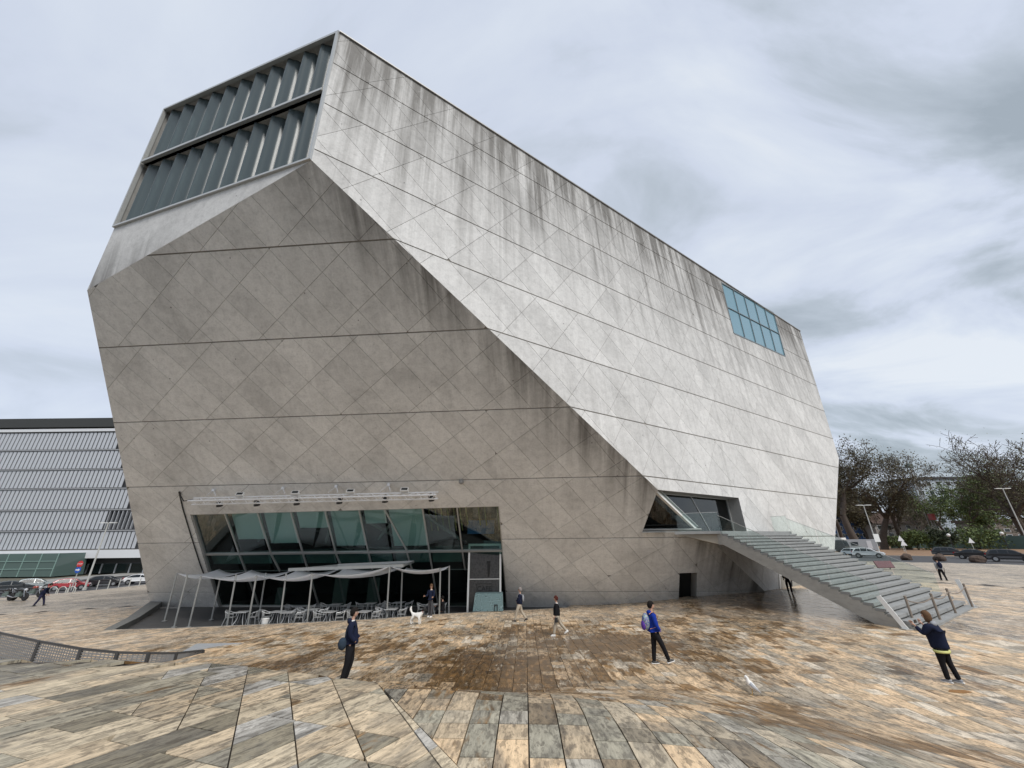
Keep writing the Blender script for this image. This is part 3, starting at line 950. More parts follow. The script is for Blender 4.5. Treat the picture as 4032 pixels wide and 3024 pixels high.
def dirtR(P):
    u, v = FR.uv(P); ua, va = FR.uv(A_); ui, vi = FR.uv(I_)
    top = va + (vi - va) * (u - ua) / (ui - ua)
    return max(0.0, 1 - (top - v) / 14.0) ** 1.25
panF, cellF = wall_panels(wallF, FF, outF, hF, VF, aF1 + 90, 2.55, aF2 + 90, 1.32, M_CONF, 3, dirtF)
panR, cellR = wall_panels(wallR, FR, outR, hR, VR, aR1 + 90, 2.75, aR2 + 90, 1.75, M_CONR, 5, dirtR)
print('panels', len(panF), len(panR))
allp = [(p, 'F') for p in panF] + [(p, 'R') for p in panR]
def psz(t):
    v = t[0][0]; n = len(v) // 2; pr = [proj(p) for p in v[:n]]
    if any(p is None for p in pr): return 0
    return abs(sum(pr[i][0] * pr[(i + 1) % n][1] - pr[(i + 1) % n][0] * pr[i][1] for i in range(n)))
allp.sort(key=psz, reverse=True)
for p, s in allp[:300]:
    link_mesh('concrete_panel', panel_mesh([p], 'concrete_panel', dirtF if s == 'F' else dirtR), M_CONF if s == 'F' else M_CONR, wallF if s == 'F' else wallR)
for s, d_, m_, w_ in (('F', dirtF, M_CONF, wallF), ('R', dirtR, M_CONR, wallR)):
    rest = [p for p, q in allp[300:] if q == s]
    if rest: link_mesh('concrete_panel', panel_mesh(rest, 'concrete_panel', d_), m_, w_)['kind'] = 'stuff'

def conc_sheet(name, pts, parent, m, dirt=lambda P: 0.0, sub=1):
    n = (pts[1] - pts[0]).cross(pts[2] - pts[0]).normalized()
    u = V((0, 0, 1)).cross(n)
    u = u.normalized() if u.length > .05 else V((1, 0, 0)); v = n.cross(u)
    it = ([V(p) for p in pts], [tuple(range(len(pts)))], [((V(p) - pts[0]).dot(u), (V(p) - pts[0]).dot(v)) for p in pts], 1.0)
    return link_mesh(name, panel_mesh([it], name, dirt), m, parent)
# sliver below the big window, far sides, back and roof
dirtS = lambda P: 1.0 if P.z < 19.5 and P.x < -20 else -.2
sl = [C_, D_, E_]
conc_sheet('sloped_wall', [C_, D_, (D_ + E_) / 2, E_], hall, M_CONR, dirtS)
back = V((-14, 46, 0))
Bb, Eb, Fb, Ab = B_ + back, E_ + back, FB + back * .6, A_ + V((2, 46, -3))
Ib, Jb, Kb = I_ + V((-16, 34, 0)), J_ + V((-20, 34, 0)), KB + V((-18, 30, 0))
conc_sheet('left_wall', [B_, Bb, Eb, E_, C_], hall, M_CONR)
conc_sheet('left_wall', [E_, Eb, Fb, FB], hall, M_CONR)
conc_sheet('roof', [A_ - V((0, 0, .02)), I_ - V((0, 0, .02)), Ib, Bb, B_ - V((0, 0, .02))], hall, M_CONR)
conc_sheet('right_wall', [I_, J_, Jb, Ib], hall, M_CONR); conc_sheet('right_wall', [J_, KB, Kb, Jb], hall, M_CONR)
conc_sheet('back_wall', [Bb, Ib, Jb, Kb, Fb, Eb], hall, M_CONR)
cb = MB()
for a, b, nn_ in ((A_, I_, NR_), (A_, B_, NW_)):
    up = V((0, 0, 1)); cb.bar(a + nn_ * .03 + up * .05, b + nn_ * .03 + up * .03, .14, .09)
cb.build('coping', M_COPE, hall)

# ------------------------------------------------------------------ the big corrugated window
def Wp(u, v, d=0.0): return FW.P(u, v, d)
uD, vD = 0.0, 0.0; uA, vA = FW.uv(A_); uB, vB = FW.uv(B_); uC, vC = FW.uv(C_)
vTop = (vA + vB) / 2
lw = lambda v: uB + (uC - uB) * (1 - v / vTop)       # left edge (the smaller u)
rw = lambda v: uA + (uD - uA) * (1 - v / vTop)       # right edge
if lw(0) > rw(0): lw, rw = rw, lw
win = MB()
FWD = .38
vm0, vm1 = vTop * .4905, vTop * .5065
DEP = .5
fr_o = MB()
# frame strips in the plane of the face
fr_o.bar(Wp(lw(0), .06, .02), Wp(rw(0), .06, .02), .2, .12, up=FW.v); fr_o.bar(Wp(lw(vTop), vTop - .07, .02), Wp(rw(vTop), vTop - .07, .02), .2, .14, up=FW.v)
fr_o.bar(Wp(lw(.12) + .05, .12, .02), Wp(lw(vTop - .14) + .05, vTop - .14, .02), .2, .10, up=FW.u); fr_o.bar(Wp(rw(.12) - .07, .12, .02), Wp(rw(vTop - .14) - .07, vTop - .14, .02), .2, .14, up=FW.u)
frame = fr_o.build('window', M_FRAME, hall)
tr_o = MB(); tr_o.bar(Wp(lw(vm0) + .2, (vm0 + vm1) / 2, -.0), Wp(rw(vm0) - .2, (vm0 + vm1) / 2, -.0), .34, vm1 - vm0, up=FW.v)
tr_o.build('transom', M_FRAME, frame)
# reveal: side cheeks, soffits, ledges, back
rv = MB()
rv.quad(Wp(lw(0) + .02, 0, 0), Wp(lw(vTop) + .02, vTop, 0), Wp(lw(vTop) + .02, vTop, -DEP - 1.2), Wp(lw(0) + .02, 0, -DEP - 1.2))
rv.build('reveal', M_PAVE, frame); rv = MB()
rv.quad(Wp(rw(0) - .02, 0, 0), Wp(rw(vTop) - .02, vTop, 0), Wp(rw(vTop) - .02, vTop, -DEP - 1.2), Wp(rw(0) - .02, 0, -DEP - 1.2))
rv.build('reveal', M_PAVE, frame)
sf = MB()
for v_ in (vTop - .03, vm0):
    sf.quad(Wp(lw(v_), v_, 0), Wp(rw(v_), v_, 0), Wp(rw(v_), v_, -DEP - 1.2), Wp(lw(v_), v_, -DEP - 1.2))
for v_ in (.02, vm1):
    sf.quad(Wp(lw(v_), v_, 0), Wp(rw(v_), v_, 0), Wp(rw(v_), v_, -DEP - 1.2), Wp(lw(v_), v_, -DEP - 1.2))
sf.build('soffit', M_SOFF, frame)
bk = MB(); bk.quad(Wp(lw(0), 0, -DEP - 1.25), Wp(rw(0), 0, -DEP - 1.25), Wp(rw(vTop), vTop, -DEP - 1.25), Wp(lw(vTop), vTop, -DEP - 1.25))
bk.build('back_panel', mat('hall_dark', (.05, .055, .06), .8), frame)
def corr_glass():
    m = glass_mat('corrugated_glass', (.5, .6, .62), trans=.4, rough=.28, refl=.62, ior=1.55, body=(.095, .125, .135)); return m
M_CORR = corr_glass()
NP = 11
for row, (v0, v1) in enumerate(((.04, vm0 - .02), (vm1 + .02, vTop - .05))):
    for k in range(NP):
        b = MB(); S = 18; vs = []
        for i in range(S + 1):
            t = i / S
            # one fold: a steep rounded crest on the right, a long hollow on the left
            ph = 2 * math.pi * t
            d = -.40 + .30 * math.sin(ph) + .10 * math.sin(2 * ph + .6)
            for v_ in (v0, v1):
                l, r_ = lw(v_) + .35, rw(v_) - .3
                u = l + (r_ - l) * (k + t) / NP
                vs.append(Wp(u, v_, d))
        b.add(vs, [(2 * i, 2 * i + 2, 2 * i + 3, 2 * i + 1) for i in range(S)])
        b.build('glass_panel', M_CORR, frame, smooth=True)

# ------------------------------------------------------------------ small bluish window high on the side wall
M_BLUEG = glass_mat('blue_glass', (.2, .3, .34), trans=.08, rough=.04, refl=.9, ior=1.6, body=(.155, .30, .37))
wuv = [FR.uv(p) for p in WIN]
def bil(q, s, t):
    a = (q[0][0] + (q[1][0] - q[0][0]) * s, q[0][1] + (q[1][1] - q[0][1]) * s); b = (q[3][0] + (q[2][0] - q[3][0]) * s, q[3][1] + (q[2][1] - q[3][1]) * s)
    return (a[0] + (b[0] - a[0]) * t, a[1] + (b[1] - a[1]) * t)
wf = MB()
fw_ = .1
for s in range(6):
    a, b = bil(wuv, s / 5, 0), bil(wuv, s / 5, 1); wf.bar(FR.P(*a, -.02), FR.P(*b, -.02), .07 if 0 < s < 5 else .12, .1, up=FR.n)
for t_ in (0, .5, 1):
    a, b = bil(wuv, 0, t_), bil(wuv, 1, t_); wf.bar(FR.P(*a, -.018), FR.P(*b, -.018), .09 if t_ == .5 else .14, .1, up=FR.n)
sw = wf.build('window', mat('dark_frame', (.17, .20, .21), .4, metal=.4), hall)
for s in range(5):
    for r_ in range(2):
        q = [bil(wuv, s / 5, r_ / 2), bil(wuv, (s + 1) / 5, r_ / 2), bil(wuv, (s + 1) / 5, (r_ + 1) / 2), bil(wuv, s / 5, (r_ + 1) / 2)]
        b = MB(); b.prism([FR.P(*p, -.05) for p in q], -FR.n * .012); b.build('pane', M_BLUEG, sw)
b = MB(); b.add([FR.P(*p, -1.2) for p in wuv], [(0, 1, 2, 3)]); b.build('room_back', M_DARK, sw)
# ------------------------------------------------------------------ cafe: slanted glazing in the front wall
M_GREENG = glass_mat('green_glass', (.74, .86, .84), rough=.02, refl=.9, ior=2.0)
M_CLEARG = glass_mat('clear_glass', (.80, .90, .87), rough=.02, refl=.8, ior=1.5)
M_BLIND = mat('roller_blind', (.50, .58, .58), .8, var=.03, nscale=.6)
M_STEEL = mat('steel_beam', (.09, .12, .11), .5, var=.1)
M_YEL = mat('yellow_tube', (.34, .29, .10), .5, var=.1)
cq = [FF.uv(p) for p in CAFE]
def cP(s, t, d=0.0): return FF.P(*bil(cq, s, t), d)         # s across, t down
glz = MB()
for (s0, t0), (s1, t1), w_ in (((0, 0), (1, 0), .16), ((0, 1), (1, 1), .16), ((0, 0), (0, 1), .16), ((1, 0), (1, 1), .14)):
    glz.bar(cP(s0, t0, -.16), cP(s1, t1, -.16), w_, .2, up=FF.n)
glazing = glz.build('cafe_glazing', M_FRAME, hall)
def tpos(px, py): return FF.uv(onF(px, py))
# reveal of the opening
for i in range(4):
    a, b = CAFE[i], CAFE[(i + 1) % 4]
    rb_ = MB(); rb_.quad(a, b, b - FF.n * .34, a - FF.n * .34); rb_.build('reveal', M_CONF if False else M_PAVE, glazing)
TT1, TT2 = .415, .60      # transoms
tops = [.0, .111, .222, .333, .446, .557, .638, .760, .868, 1.0]
mul = MB()
for t_ in (TT1,):
    mul.bar(cP(0, t_, -.2), cP(1, t_, -.2), .15, .14, up=FF.n)
mul.build('transom', M_FRAME, glazing)
for k, s in enumerate(tops[1:-1]):
    s2 = s + (.052 if k == 5 else .012 * (1 - s)); m_ = MB()
    m_.bar(cP(s, .01, -.2), cP(s2, TT1 - .012, -.2), .09, .12, up=FF.n); m_.build('mullion', M_FRAME, glazing)
    m_ = MB(); m_.bar(cP(s2, TT1 + .012, -.2), cP(s2 + .02 * (1 - s), TT2 + (.38 if k % 2 == 0 else .0), -.2), .09, .12, up=FF.n); m_.build('mullion', M_FRAME, glazing)
for k in range(9):
    for t0, t1, m_ in ((.015, TT1 - .01, M_GREENG), (TT1 + .01, TT2, M_GREENG), (TT2 + .004, .985, M_CLEARG)):
        a, b = tops[k] + .004, tops[k + 1] - .004
        b_ = MB(); b_.prism([cP(a, t0, -.21), cP(b, t0, -.21), cP(b, t1, -.21), cP(a, t1, -.21)], -FF.n * .012); b_.build('pane', m_, glazing)
lm = MB(); lm.bar(cP(0, TT2, -.22), cP(.93, TT2, -.22), .04, .05, up=FF.n); lm.build('glazing_rail', M_STEEL, glazing)
# blinds at several heights, steel braces, yellow tubes behind the panes
for k, (t1) in enumerate((None, .30, .345, .20, .38, .17, .39, None, None)):
    if t1 is None: continue
    a, b = tops[k] + .006, tops[k + 1] - .006
    b_ = MB(); b_.quad(cP(a, .0, -.55), cP(b, .0, -.55), cP(b, t1, -.55), cP(a, t1, -.55))
    b_.bar(cP(a, t1, -.55), cP(b, t1, -.55), .05, .05, up=FF.n); b_.build('roller_blind', M_BLIND, glazing)
for k in range(9):
    a, b = tops[k] + .006, tops[k + 1] - .006
    if k == 8: continue
    b_ = MB(); b_.quad(cP(a, TT1 + .02, -.5), cP(b, TT1 + .02, -.5), cP(b, TT2 - .045, -.5), cP(a, TT2 - .045, -.5)); b_.build('spandrel', mat('spandrel', (.10, .17, .16), .6, nscale=1.2, var=.25), glazing)
for a, b in (((.16, .38), (.31, .03)), ((.31, .03), (.24, .4)), ((.46, .03), (.40, .40)), ((.40, .38), (.47, .1)), ((.47, .06), (.66, .39)), ((.58, .38), (.70, .05)), ((.70, .05), (.86, .40)), ((.1, .5), (.9, .47))):
    b_ = MB(); b_.bar(cP(*a, -1.1), cP(*b, -1.1), .16, .16, up=FF.n); b_.build('brace', M_STEEL, glazing)
b_ = MB(); b_.bar(cP(.12, .05, -1.0), cP(.95, .04, -1.0), .16, .16, up=FF.n); b_.build('brace', M_STEEL, glazing)
for k in range(15):
    s = .695 + k * .0205
    if k in (10, 13): continue
    b_ = MB(); b_.tube([cP(s, .03, -1.5), cP(s + .004, .345, -1.5)], .055, 6); b_.build('yellow_tube', M_YEL, glazing)
b_ = MB(); b_.box(cP(.925, .33, -1.6), (1.9, .6, .9)); b_.build('blue_counter', mat('blue_board', (.03, .12, .32), .5), glazing)
# the room behind: floor, back wall, ceiling, sides
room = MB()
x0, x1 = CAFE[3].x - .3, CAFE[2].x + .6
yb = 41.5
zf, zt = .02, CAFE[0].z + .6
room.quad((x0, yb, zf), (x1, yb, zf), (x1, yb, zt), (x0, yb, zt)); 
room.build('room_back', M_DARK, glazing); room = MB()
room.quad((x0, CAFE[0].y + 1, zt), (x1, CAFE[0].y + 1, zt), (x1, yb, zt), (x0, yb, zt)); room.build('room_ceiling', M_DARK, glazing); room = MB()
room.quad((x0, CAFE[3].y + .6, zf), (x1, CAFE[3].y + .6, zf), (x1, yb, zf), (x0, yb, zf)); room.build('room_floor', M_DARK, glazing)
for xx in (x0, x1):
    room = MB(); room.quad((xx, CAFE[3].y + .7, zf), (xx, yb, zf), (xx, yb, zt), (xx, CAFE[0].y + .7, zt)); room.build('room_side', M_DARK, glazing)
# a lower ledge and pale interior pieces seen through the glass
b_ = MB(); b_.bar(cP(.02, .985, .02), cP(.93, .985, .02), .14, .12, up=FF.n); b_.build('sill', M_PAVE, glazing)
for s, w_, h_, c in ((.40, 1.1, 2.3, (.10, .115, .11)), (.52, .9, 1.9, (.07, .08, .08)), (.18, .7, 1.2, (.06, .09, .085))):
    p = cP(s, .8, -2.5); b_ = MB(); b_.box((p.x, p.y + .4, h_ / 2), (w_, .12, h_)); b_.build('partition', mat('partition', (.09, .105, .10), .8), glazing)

# the white door frame of the entrance porch, with its printed dark screen
DY = CAFE[2].y - .4
def dp(px, py): return at_depth_y(px, py, dy0)
dy0 = 29.3
porch = thing('cafe_door', 'tall white framed glass porch door with dark screen reading CAFE at right end of the cafe', 'door', at_depth_y(1905, 2414, dy0))
porch['label'] = 'tall white framed dark glass cafe door at the right end of the slanted glazing'
pb = at_depth_y(1841, 2414, dy0); pt = at_depth_y(1842, 2150, dy0); qb = at_depth_y(1970, 2407, dy0); qt = at_depth_y(1969, 2147, dy0)
pm = empty('tmp'); bpy.data.objects.remove(pm)
P0 = porch.location.copy()
def loc(p): return V(p) - P0
zb = min(pb.z, qb.z); zt_ = pt.z
fb = MB()
xl, xr = pb.x, qb.x
for x in (xl, xr): fb.box(loc((x, dy0, (zb + zt_) / 2)), (.12, .14, zt_ - zb))
fb.box(loc(((xl + xr) / 2, dy0, zt_ + .07)), (xr - xl + .12, .14, .14)); fb.box(loc(((xl + xr) / 2, dy0, zb + (zt_ - zb) * .49)), (xr - xl - .12, .05, .04))
fb.build('door_frame', M_WHITE, porch)
def screen_mat():
    m = bpy.data.materials.new('printed_screen'); t, b = nodes_of(m); nn = t.nodes.new; ln = t.links.new
    tc_ = nn('ShaderNodeTexCoord'); v = nn('ShaderNodeTexVoronoi'); v.feature = 'DISTANCE_TO_EDGE'; v.inputs['Scale'].default_value = 5.5; v.inputs['Randomness'].default_value = .8
    ln(tc_.outputs['Object'], v.inputs['Vector']); r = nn('ShaderNodeValToRGB'); r.color_ramp.elements[0].position = .05; r.color_ramp.elements[0].color = (.055, .055, .055, 1); r.color_ramp.elements[1].position = .12; r.color_ramp.elements[1].color = (.034, .034, .034, 1)
    ln(v.outputs['Distance'], r.inputs[0]); ln(r.outputs[0], b.inputs['Base Color']); b.inputs['Roughness'].default_value = .35
    return m
sb = MB(); sb.box(loc(((xl + xr) / 2, dy0 + .02, (zb + zt_) / 2)), (xr - xl - .14, .03, zt_ - zb - .04)); sb.build('glass_screen', screen_mat(), porch)
def text_obj(name, body, size, m, parent, loc_, rot, ext=.004, align='CENTER', sx=1.0):
    cu = bpy.data.curves.new(name, 'FONT'); cu.body = body; cu.size = size; cu.align_x = align; cu.align_y = 'CENTER'; cu.extrude = ext
    o_ = bpy.data.objects.new(name, cu); COL.objects.link(o_)
    dg = C.evaluated_depsgraph_get(); me = bpy.data.meshes.new_from_object(o_.evaluated_get(dg)); bpy.data.objects.remove(o_); 
    if sx != 1.0: me.transform(Matrix.Diagonal((sx, 1, 1, 1)))
    return link_mesh(name, me, m, parent, loc_, rot)
M_SIGN = mat('sign_print', (.002, .002, .002), .5)
zl = zb + (zt_ - zb) * .345
text_obj('lettering', 'CAFE', .42, M_SIGN, porch, loc(((xl + xr) / 2, dy0 - .004, zl)), (R(90), 0, 0))
bb = MB(); ww, hh = 1.02, .62
for s in (-1, 1):
    bb.box(loc(((xl + xr) / 2 + s * ww / 2, dy0 - .004, zl)), (.03, .012, hh)); bb.box(loc(((xl + xr) / 2, dy0 - .004, zl + s * hh / 2)), (ww - .03, .012, .03))
bb.build('sign_border', M_SIGN, porch)
sg = MB(); c0 = loc(((xl + xr) / 2 + .18, dy0 - .004, zb + (zt_ - zb) * .62))
for q in (((0, .5), (.22, .5), (.16, -.5), (.04, -.5)), ((-.04, .72), (.22, .72), (.22, .52), (-.04, .52))):
    sg.prism([c0 + V((x, 0, z * .8)) for x, z in q], (0, -.01, 0))
sg.build('figure_print', M_SIGN, porch)
# teal patterned block in front of the door
def teal_mat():
    m = bpy.data.materials.new('teal_pattern'); t, b = nodes_of(m); nn = t.nodes.new; ln = t.links.new
    tc_ = nn('ShaderNodeTexCoord'); v = nn('ShaderNodeTexVoronoi'); v.feature = 'DISTANCE_TO_EDGE'; v.inputs['Scale'].default_value = 3.6
    ln(tc_.outputs['Object'], v.inputs['Vector']); r = nn('ShaderNodeValToRGB'); r.color_ramp.interpolation = 'CONSTANT'
    r.color_ramp.elements[0].color = (.22, .32, .33, 1); r.color_ramp.elements[1].position = .06; r.color_ramp.elements[1].color = (.055, .10, .11, 1)
    e_ = r.color_ramp.elements.new(.12); e_.color = (.16, .25, .26, 1)
    ln(v.outputs['Distance'], r.inputs[0]); ln(r.outputs[0], b.inputs['Base Color']); b.inputs['Roughness'].default_value = .6
    return m
tz = zb; th = (zt_ - zb) * .245
tm = MB(); y_ = dy0 - 1.0
def tpx(px): return at_depth_y(px, 2380, y_).x
a0, a1, a2, a3 = tpx(1862), tpx(1981), tpx(1979), tpx(1870)
gzz = min(gz(a0, y_ - .4), gz(a1, y_ - .4))
tm.prism([(a0, y_, gzz), (a1, y_, gzz), (a2, y_, gzz + th), (a3, y_, gzz + th)], (0, .8, 0))
o = tm.build('planter_block', teal_mat()); tag(o, 'teal block with a swirling print standing in front of the cafe door', 'counter')
kb_ = MB(); kx = tpx(1953)
for s in (-.09, .09): kb_.bar((kx + s, y_ - .05, gzz), (kx + s, y_ - .05, gzz + .36), .035)
kb_.bar((kx - .11, y_ - .05, gzz + .36), (kx + .11, y_ - .05, gzz + .36), .035)
tag(kb_.build('door_stop_frame', M_DARK), 'small black metal hoop in front of the teal block', 'hoop')

# ------------------------------------------------------------------ service door at the right of the front wall
du = [FF.uv(p) for p in DOOR]
dr_ = MB()
for i in (0, 1, 3):
    a, b = DOOR[i], DOOR[(i + 1) % 4]
    dr_ = MB(); dr_.quad(a, b, b + V((0, 1.1, 0)), a + V((0, 1.1, 0))); dr_.build('door_reveal', M_PAVE, hall)
db_ = MB(); db_.prism([p + V((0, .95, 0)) for p in DOOR], (0, .05, 0)); db_.build('door', M_DARK, hall)

# ------------------------------------------------------------------ lighting truss hung on the front wall
M_TRUSS = mat('truss_aluminium', (.70, .71, .72), .45, metal=.15, var=.03)
M_BLACK = mat('black_plastic', (.02, .02, .021), .45, var=.1)
OFF = .85
def tr(px, py, off=OFF): return on_plane(px, py, H_ + FF.n * off, FF.n)
ta_, tb_ = tr(762, 1962), tr(1726, 1938)
truss = thing('lighting_truss', 'long silver lattice truss with lamps hung on the concrete above the cafe glazing', 'truss', (ta_ + tb_) / 2)
T0 = truss.location.copy()
up_ = V((0, 0, 1)); out_h = V((NF_.x, NF_.y, 0)).normalized()
ax = (tb_ - ta_).normalized(); h1 = .40
cor = [V((0, 0, 0)), up_ * -h1, out_h * h1 * .9 + up_ * (-h1 * .5)]
tm = MB()
for c in cor: tm.tube([ta_ + c - T0, tb_ + c - T0], .05, 6)
Lt = (tb_ - ta_).length; nb = 34
for k in range(nb):
    p = ta_ + ax * (Lt * k / nb); q = ta_ + ax * (Lt * (k + 1) / nb)
    for i, j in ((0, 2), (1, 2), (0, 1)):
        a, b = (cor[i], cor[j]) if k % 2 else (cor[j], cor[i])
        tm.tube([p + a - T0, q + b - T0], .022, 4, cap=False)
tm.build('lattice', M_TRUSS, truss)
for px, py in ((846, 1927), (1118, 1919), (1327, 1912), (1533, 1905)):
    w_ = onF(px, py); e_ = tr(px, 1953 - (px - 762) * .025, OFF)
    hb = MB(); hb.box(w_ - T0 + FF.n * .1, (.15, .2, .15)); hb.bar(w_ - T0 + FF.n * .1, e_ - T0 + ax * .05, .05); hb.bar(w_ - T0 + FF.n * .1, e_ - T0 - ax * .6, .03); hb.build('bracket', M_TRUSS, truss)
def up_flood(c):
    b_ = MB(); rot = Matrix.Rotation(R(-35), 3, 'X')
    b_.box(c, (.48, .12, .24), rot=rot); b_.bar(c + V((-.26, 0, -.02)), c + V((-.26, 0, -.24)), .03); b_.bar(c + V((.26, 0, -.02)), c + V((.26, 0, -.24)), .03); return b_
for px, py in ((945, 1946), (1163, 1940), (1380, 1934), (1593, 1928)):
    c = tr(px, py, OFF) - T0; o_ = up_flood(c).build('floodlight', M_WHITE, truss)
    l_ = MB(); l_.box(c + Matrix.Rotation(R(-35), 3, 'X') @ V((0, -.066, 0)), (.38, .012, .16), rot=Matrix.Rotation(R(-35), 3, 'X')); l_.build('lens', M_DARK, o_)
for px, py in ((864, 1984), (1011, 1981), (1168, 1977), (1336, 1972), (1516, 1967), (1699, 1961)):
    c = tr(px, py, OFF) - T0; b_ = MB(); rot = Matrix.Rotation(R(25), 3, 'X')
    b_.tube([c + rot @ V((0, .0, .18)), c + rot @ V((0, 0, .02)), c + rot @ V((0, 0, -.16))], [.07, .16, .19], 10)
    b_.tube([c + V((-.2, 0, .0)), c + V((-.17, 0, .2)), c + V((0, 0, .3)), c + V((.17, 0, .2)), c + V((.2, 0, 0))], .02, 5); b_.build('spotlight', M_BLACK, truss)
cbl = MB(); pts = [onF(706, 1936) + FF.n * .06]
cbl.tube([p for p in (onF(709, 1934) + FF.n * .05, onF(716, 1948) + FF.n * .1, onF(738, 1962) + FF.n * .3, tr(765, 1965))], .035, 6)
cbl.tube([onF(707, 1935) + FF.n * .05, onF(722, 2000) + FF.n * .05, onF(752, 2100) + FF.n * .05, onF(790, 2220) + FF.n * .05, onF(806, 2262) + FF.n * .05], .04, 6)
cbl.v = [tuple(V(p) - T0) for p in cbl.v]
cbl.build('power_cable', M_BLACK, truss)
o = MB(); c = onF(1817, 1894); o.ball(c + FF.n * .1, .16, 8, 6); o.build('wall_lamp', mat('lamp_grey', (.25, .25, .24), .5), hall)

# ------------------------------------------------------------------ sail canopy on poles
M_POLE = mat('galvanised_pole', (.36, .37, .36), .45, metal=.5, var=.05)
M_SAIL = mat('white_sail', (.88, .89, .91), .75, var=.02)
_t = M_SAIL.node_tree; _o = _t.nodes['Material Output']; _b = _t.nodes['Principled BSDF']
_tl = _t.nodes.new('ShaderNodeBsdfTranslucent'); _tl.inputs[0].default_value = (.85, .87, .90, 1); _mx = _t.nodes.new('ShaderNodeMixShader'); _mx.inputs[0].default_value = .5
_t.links.new(_b.outputs[0], _mx.inputs[1]); _t.links.new(_tl.outputs[0], _mx.inputs[2]); _t.links.new(_mx.outputs[0], _o.inputs[0])
# every pole: top point in the photo, foot point; feet stand on the terrace floor
def foot(px, py): return at_z(px, py, .02)
POLES = [((697, 2257), (647, 2446)), ((738, 2262), (685, 2470)), ((792, 2268), (742, 2470)), ((866, 2282), (832, 2441)), ((930, 2262), (893, 2466)),
         ((1010, 2266), (974, 2470)), ((1047, 2256), (1018, 2438)), ((1127, 2258), (1100, 2462)), ((1230, 2258), (1207, 2468)), ((1534, 2230), (1521, 2452)),
         ((1584, 2252), (1577, 2432)), ((1734, 2236), (1729, 2448)), ((1769, 2228), (1767, 2430))]
can = thing('sail_canopy', 'canopy of white fabric sails tied to slanting grey poles over the cafe terrace', 'canopy', (-11, 27, 0))
K0 = can.location.copy()
tops_ = []
for t_, f_ in POLES:
    b0 = foot(*f_)
    tp = at_depth_y(t_[0], t_[1], b0.y - .15)
    tops_.append(tp)
    b_ = MB(); b_.tube([b0 - K0, tp - K0], .05, 8); b_.tube([b0 - K0, b0 - K0 + V((0, 0, .03))], .14, 10); b_.build('pole', M_POLE, can)
def sail(cs, sag, n=8):
    b_ = MB(); v = []
    for i in range(n + 1):
        for j in range(n + 1):
            s, t = i / n, j / n
            # concave edges: pull towards the middle
            p = cs[0].lerp(cs[1], s).lerp(cs[3].lerp(cs[2], s), t)
            c = (cs[0] + cs[1] + cs[2] + cs[3]) / 4
            e1 = 4 * s * (1 - s); e2_ = 4 * t * (1 - t)
            pull = .10 * (e1 * (1 - e2_) + e2_ * (1 - e1))
            p = p.lerp(c, pull); p = p + V((0, 0, -sag * 1.3 * (e1 + e2_) * .5))
            v.append(p - K0)
    b_.add(v, [(i * (n + 1) + j, (i + 1) * (n + 1) + j, (i + 1) * (n + 1) + j + 1, i * (n + 1) + j + 1) for i in range(n) for j in range(n)])
    o_ = b_.build('sail', M_SAIL, can, smooth=True); sm = o_.modifiers.new('thickness', 'SOLIDIFY'); sm.thickness = .006
T_ = tops_
back_pt = lambda p, dx=0, dy=4.2, dz=.06: p + V((dx, dy, dz))
sail([T_[0], T_[2], back_pt(T_[2], .6, 3.6), back_pt(T_[0], .5, 3.2)], .30)
sail([T_[2], T_[5], T_[5] + V((.4, 3.8, .1)), T_[2] + V((.7, 3.7, .1))], .38)
sail([T_[5], T_[8], T_[8] + V((.2, 4.0, .12)), T_[5] + V((.5, 3.9, .1))], .42)
sail([T_[8], T_[9], T_[9] + V((.2, 4.0, -.05)), T_[8] + V((.3, 4.1, .12))], .45)
sail([T_[9], T_[11], T_[12] + V((.05, .1, 0)), T_[10] + V((0, 1.0, .2))], .32)
bm_ = MB()
c1, c2 = at_depth_y(1137, 2243, T_[8].y + 1.2), at_depth_y(1589, 2227, T_[8].y + 1.2)
bm_.bar(c1 - K0, c2 - K0, .16, .18); bm_.bar(c1 + V((2, 2.6, .1)) - K0, c2 + V((0, 2.6, .1)) - K0, .14, .16)
bm_.bar(c1 - K0, c1 + V((2, 2.6, .1)) - K0, .1, .1); bm_.bar(c2 - K0, c2 + V((0, 2.6, .1)) - K0, .1, .1)
bm_.build('awning_beam', M_POLE, can)

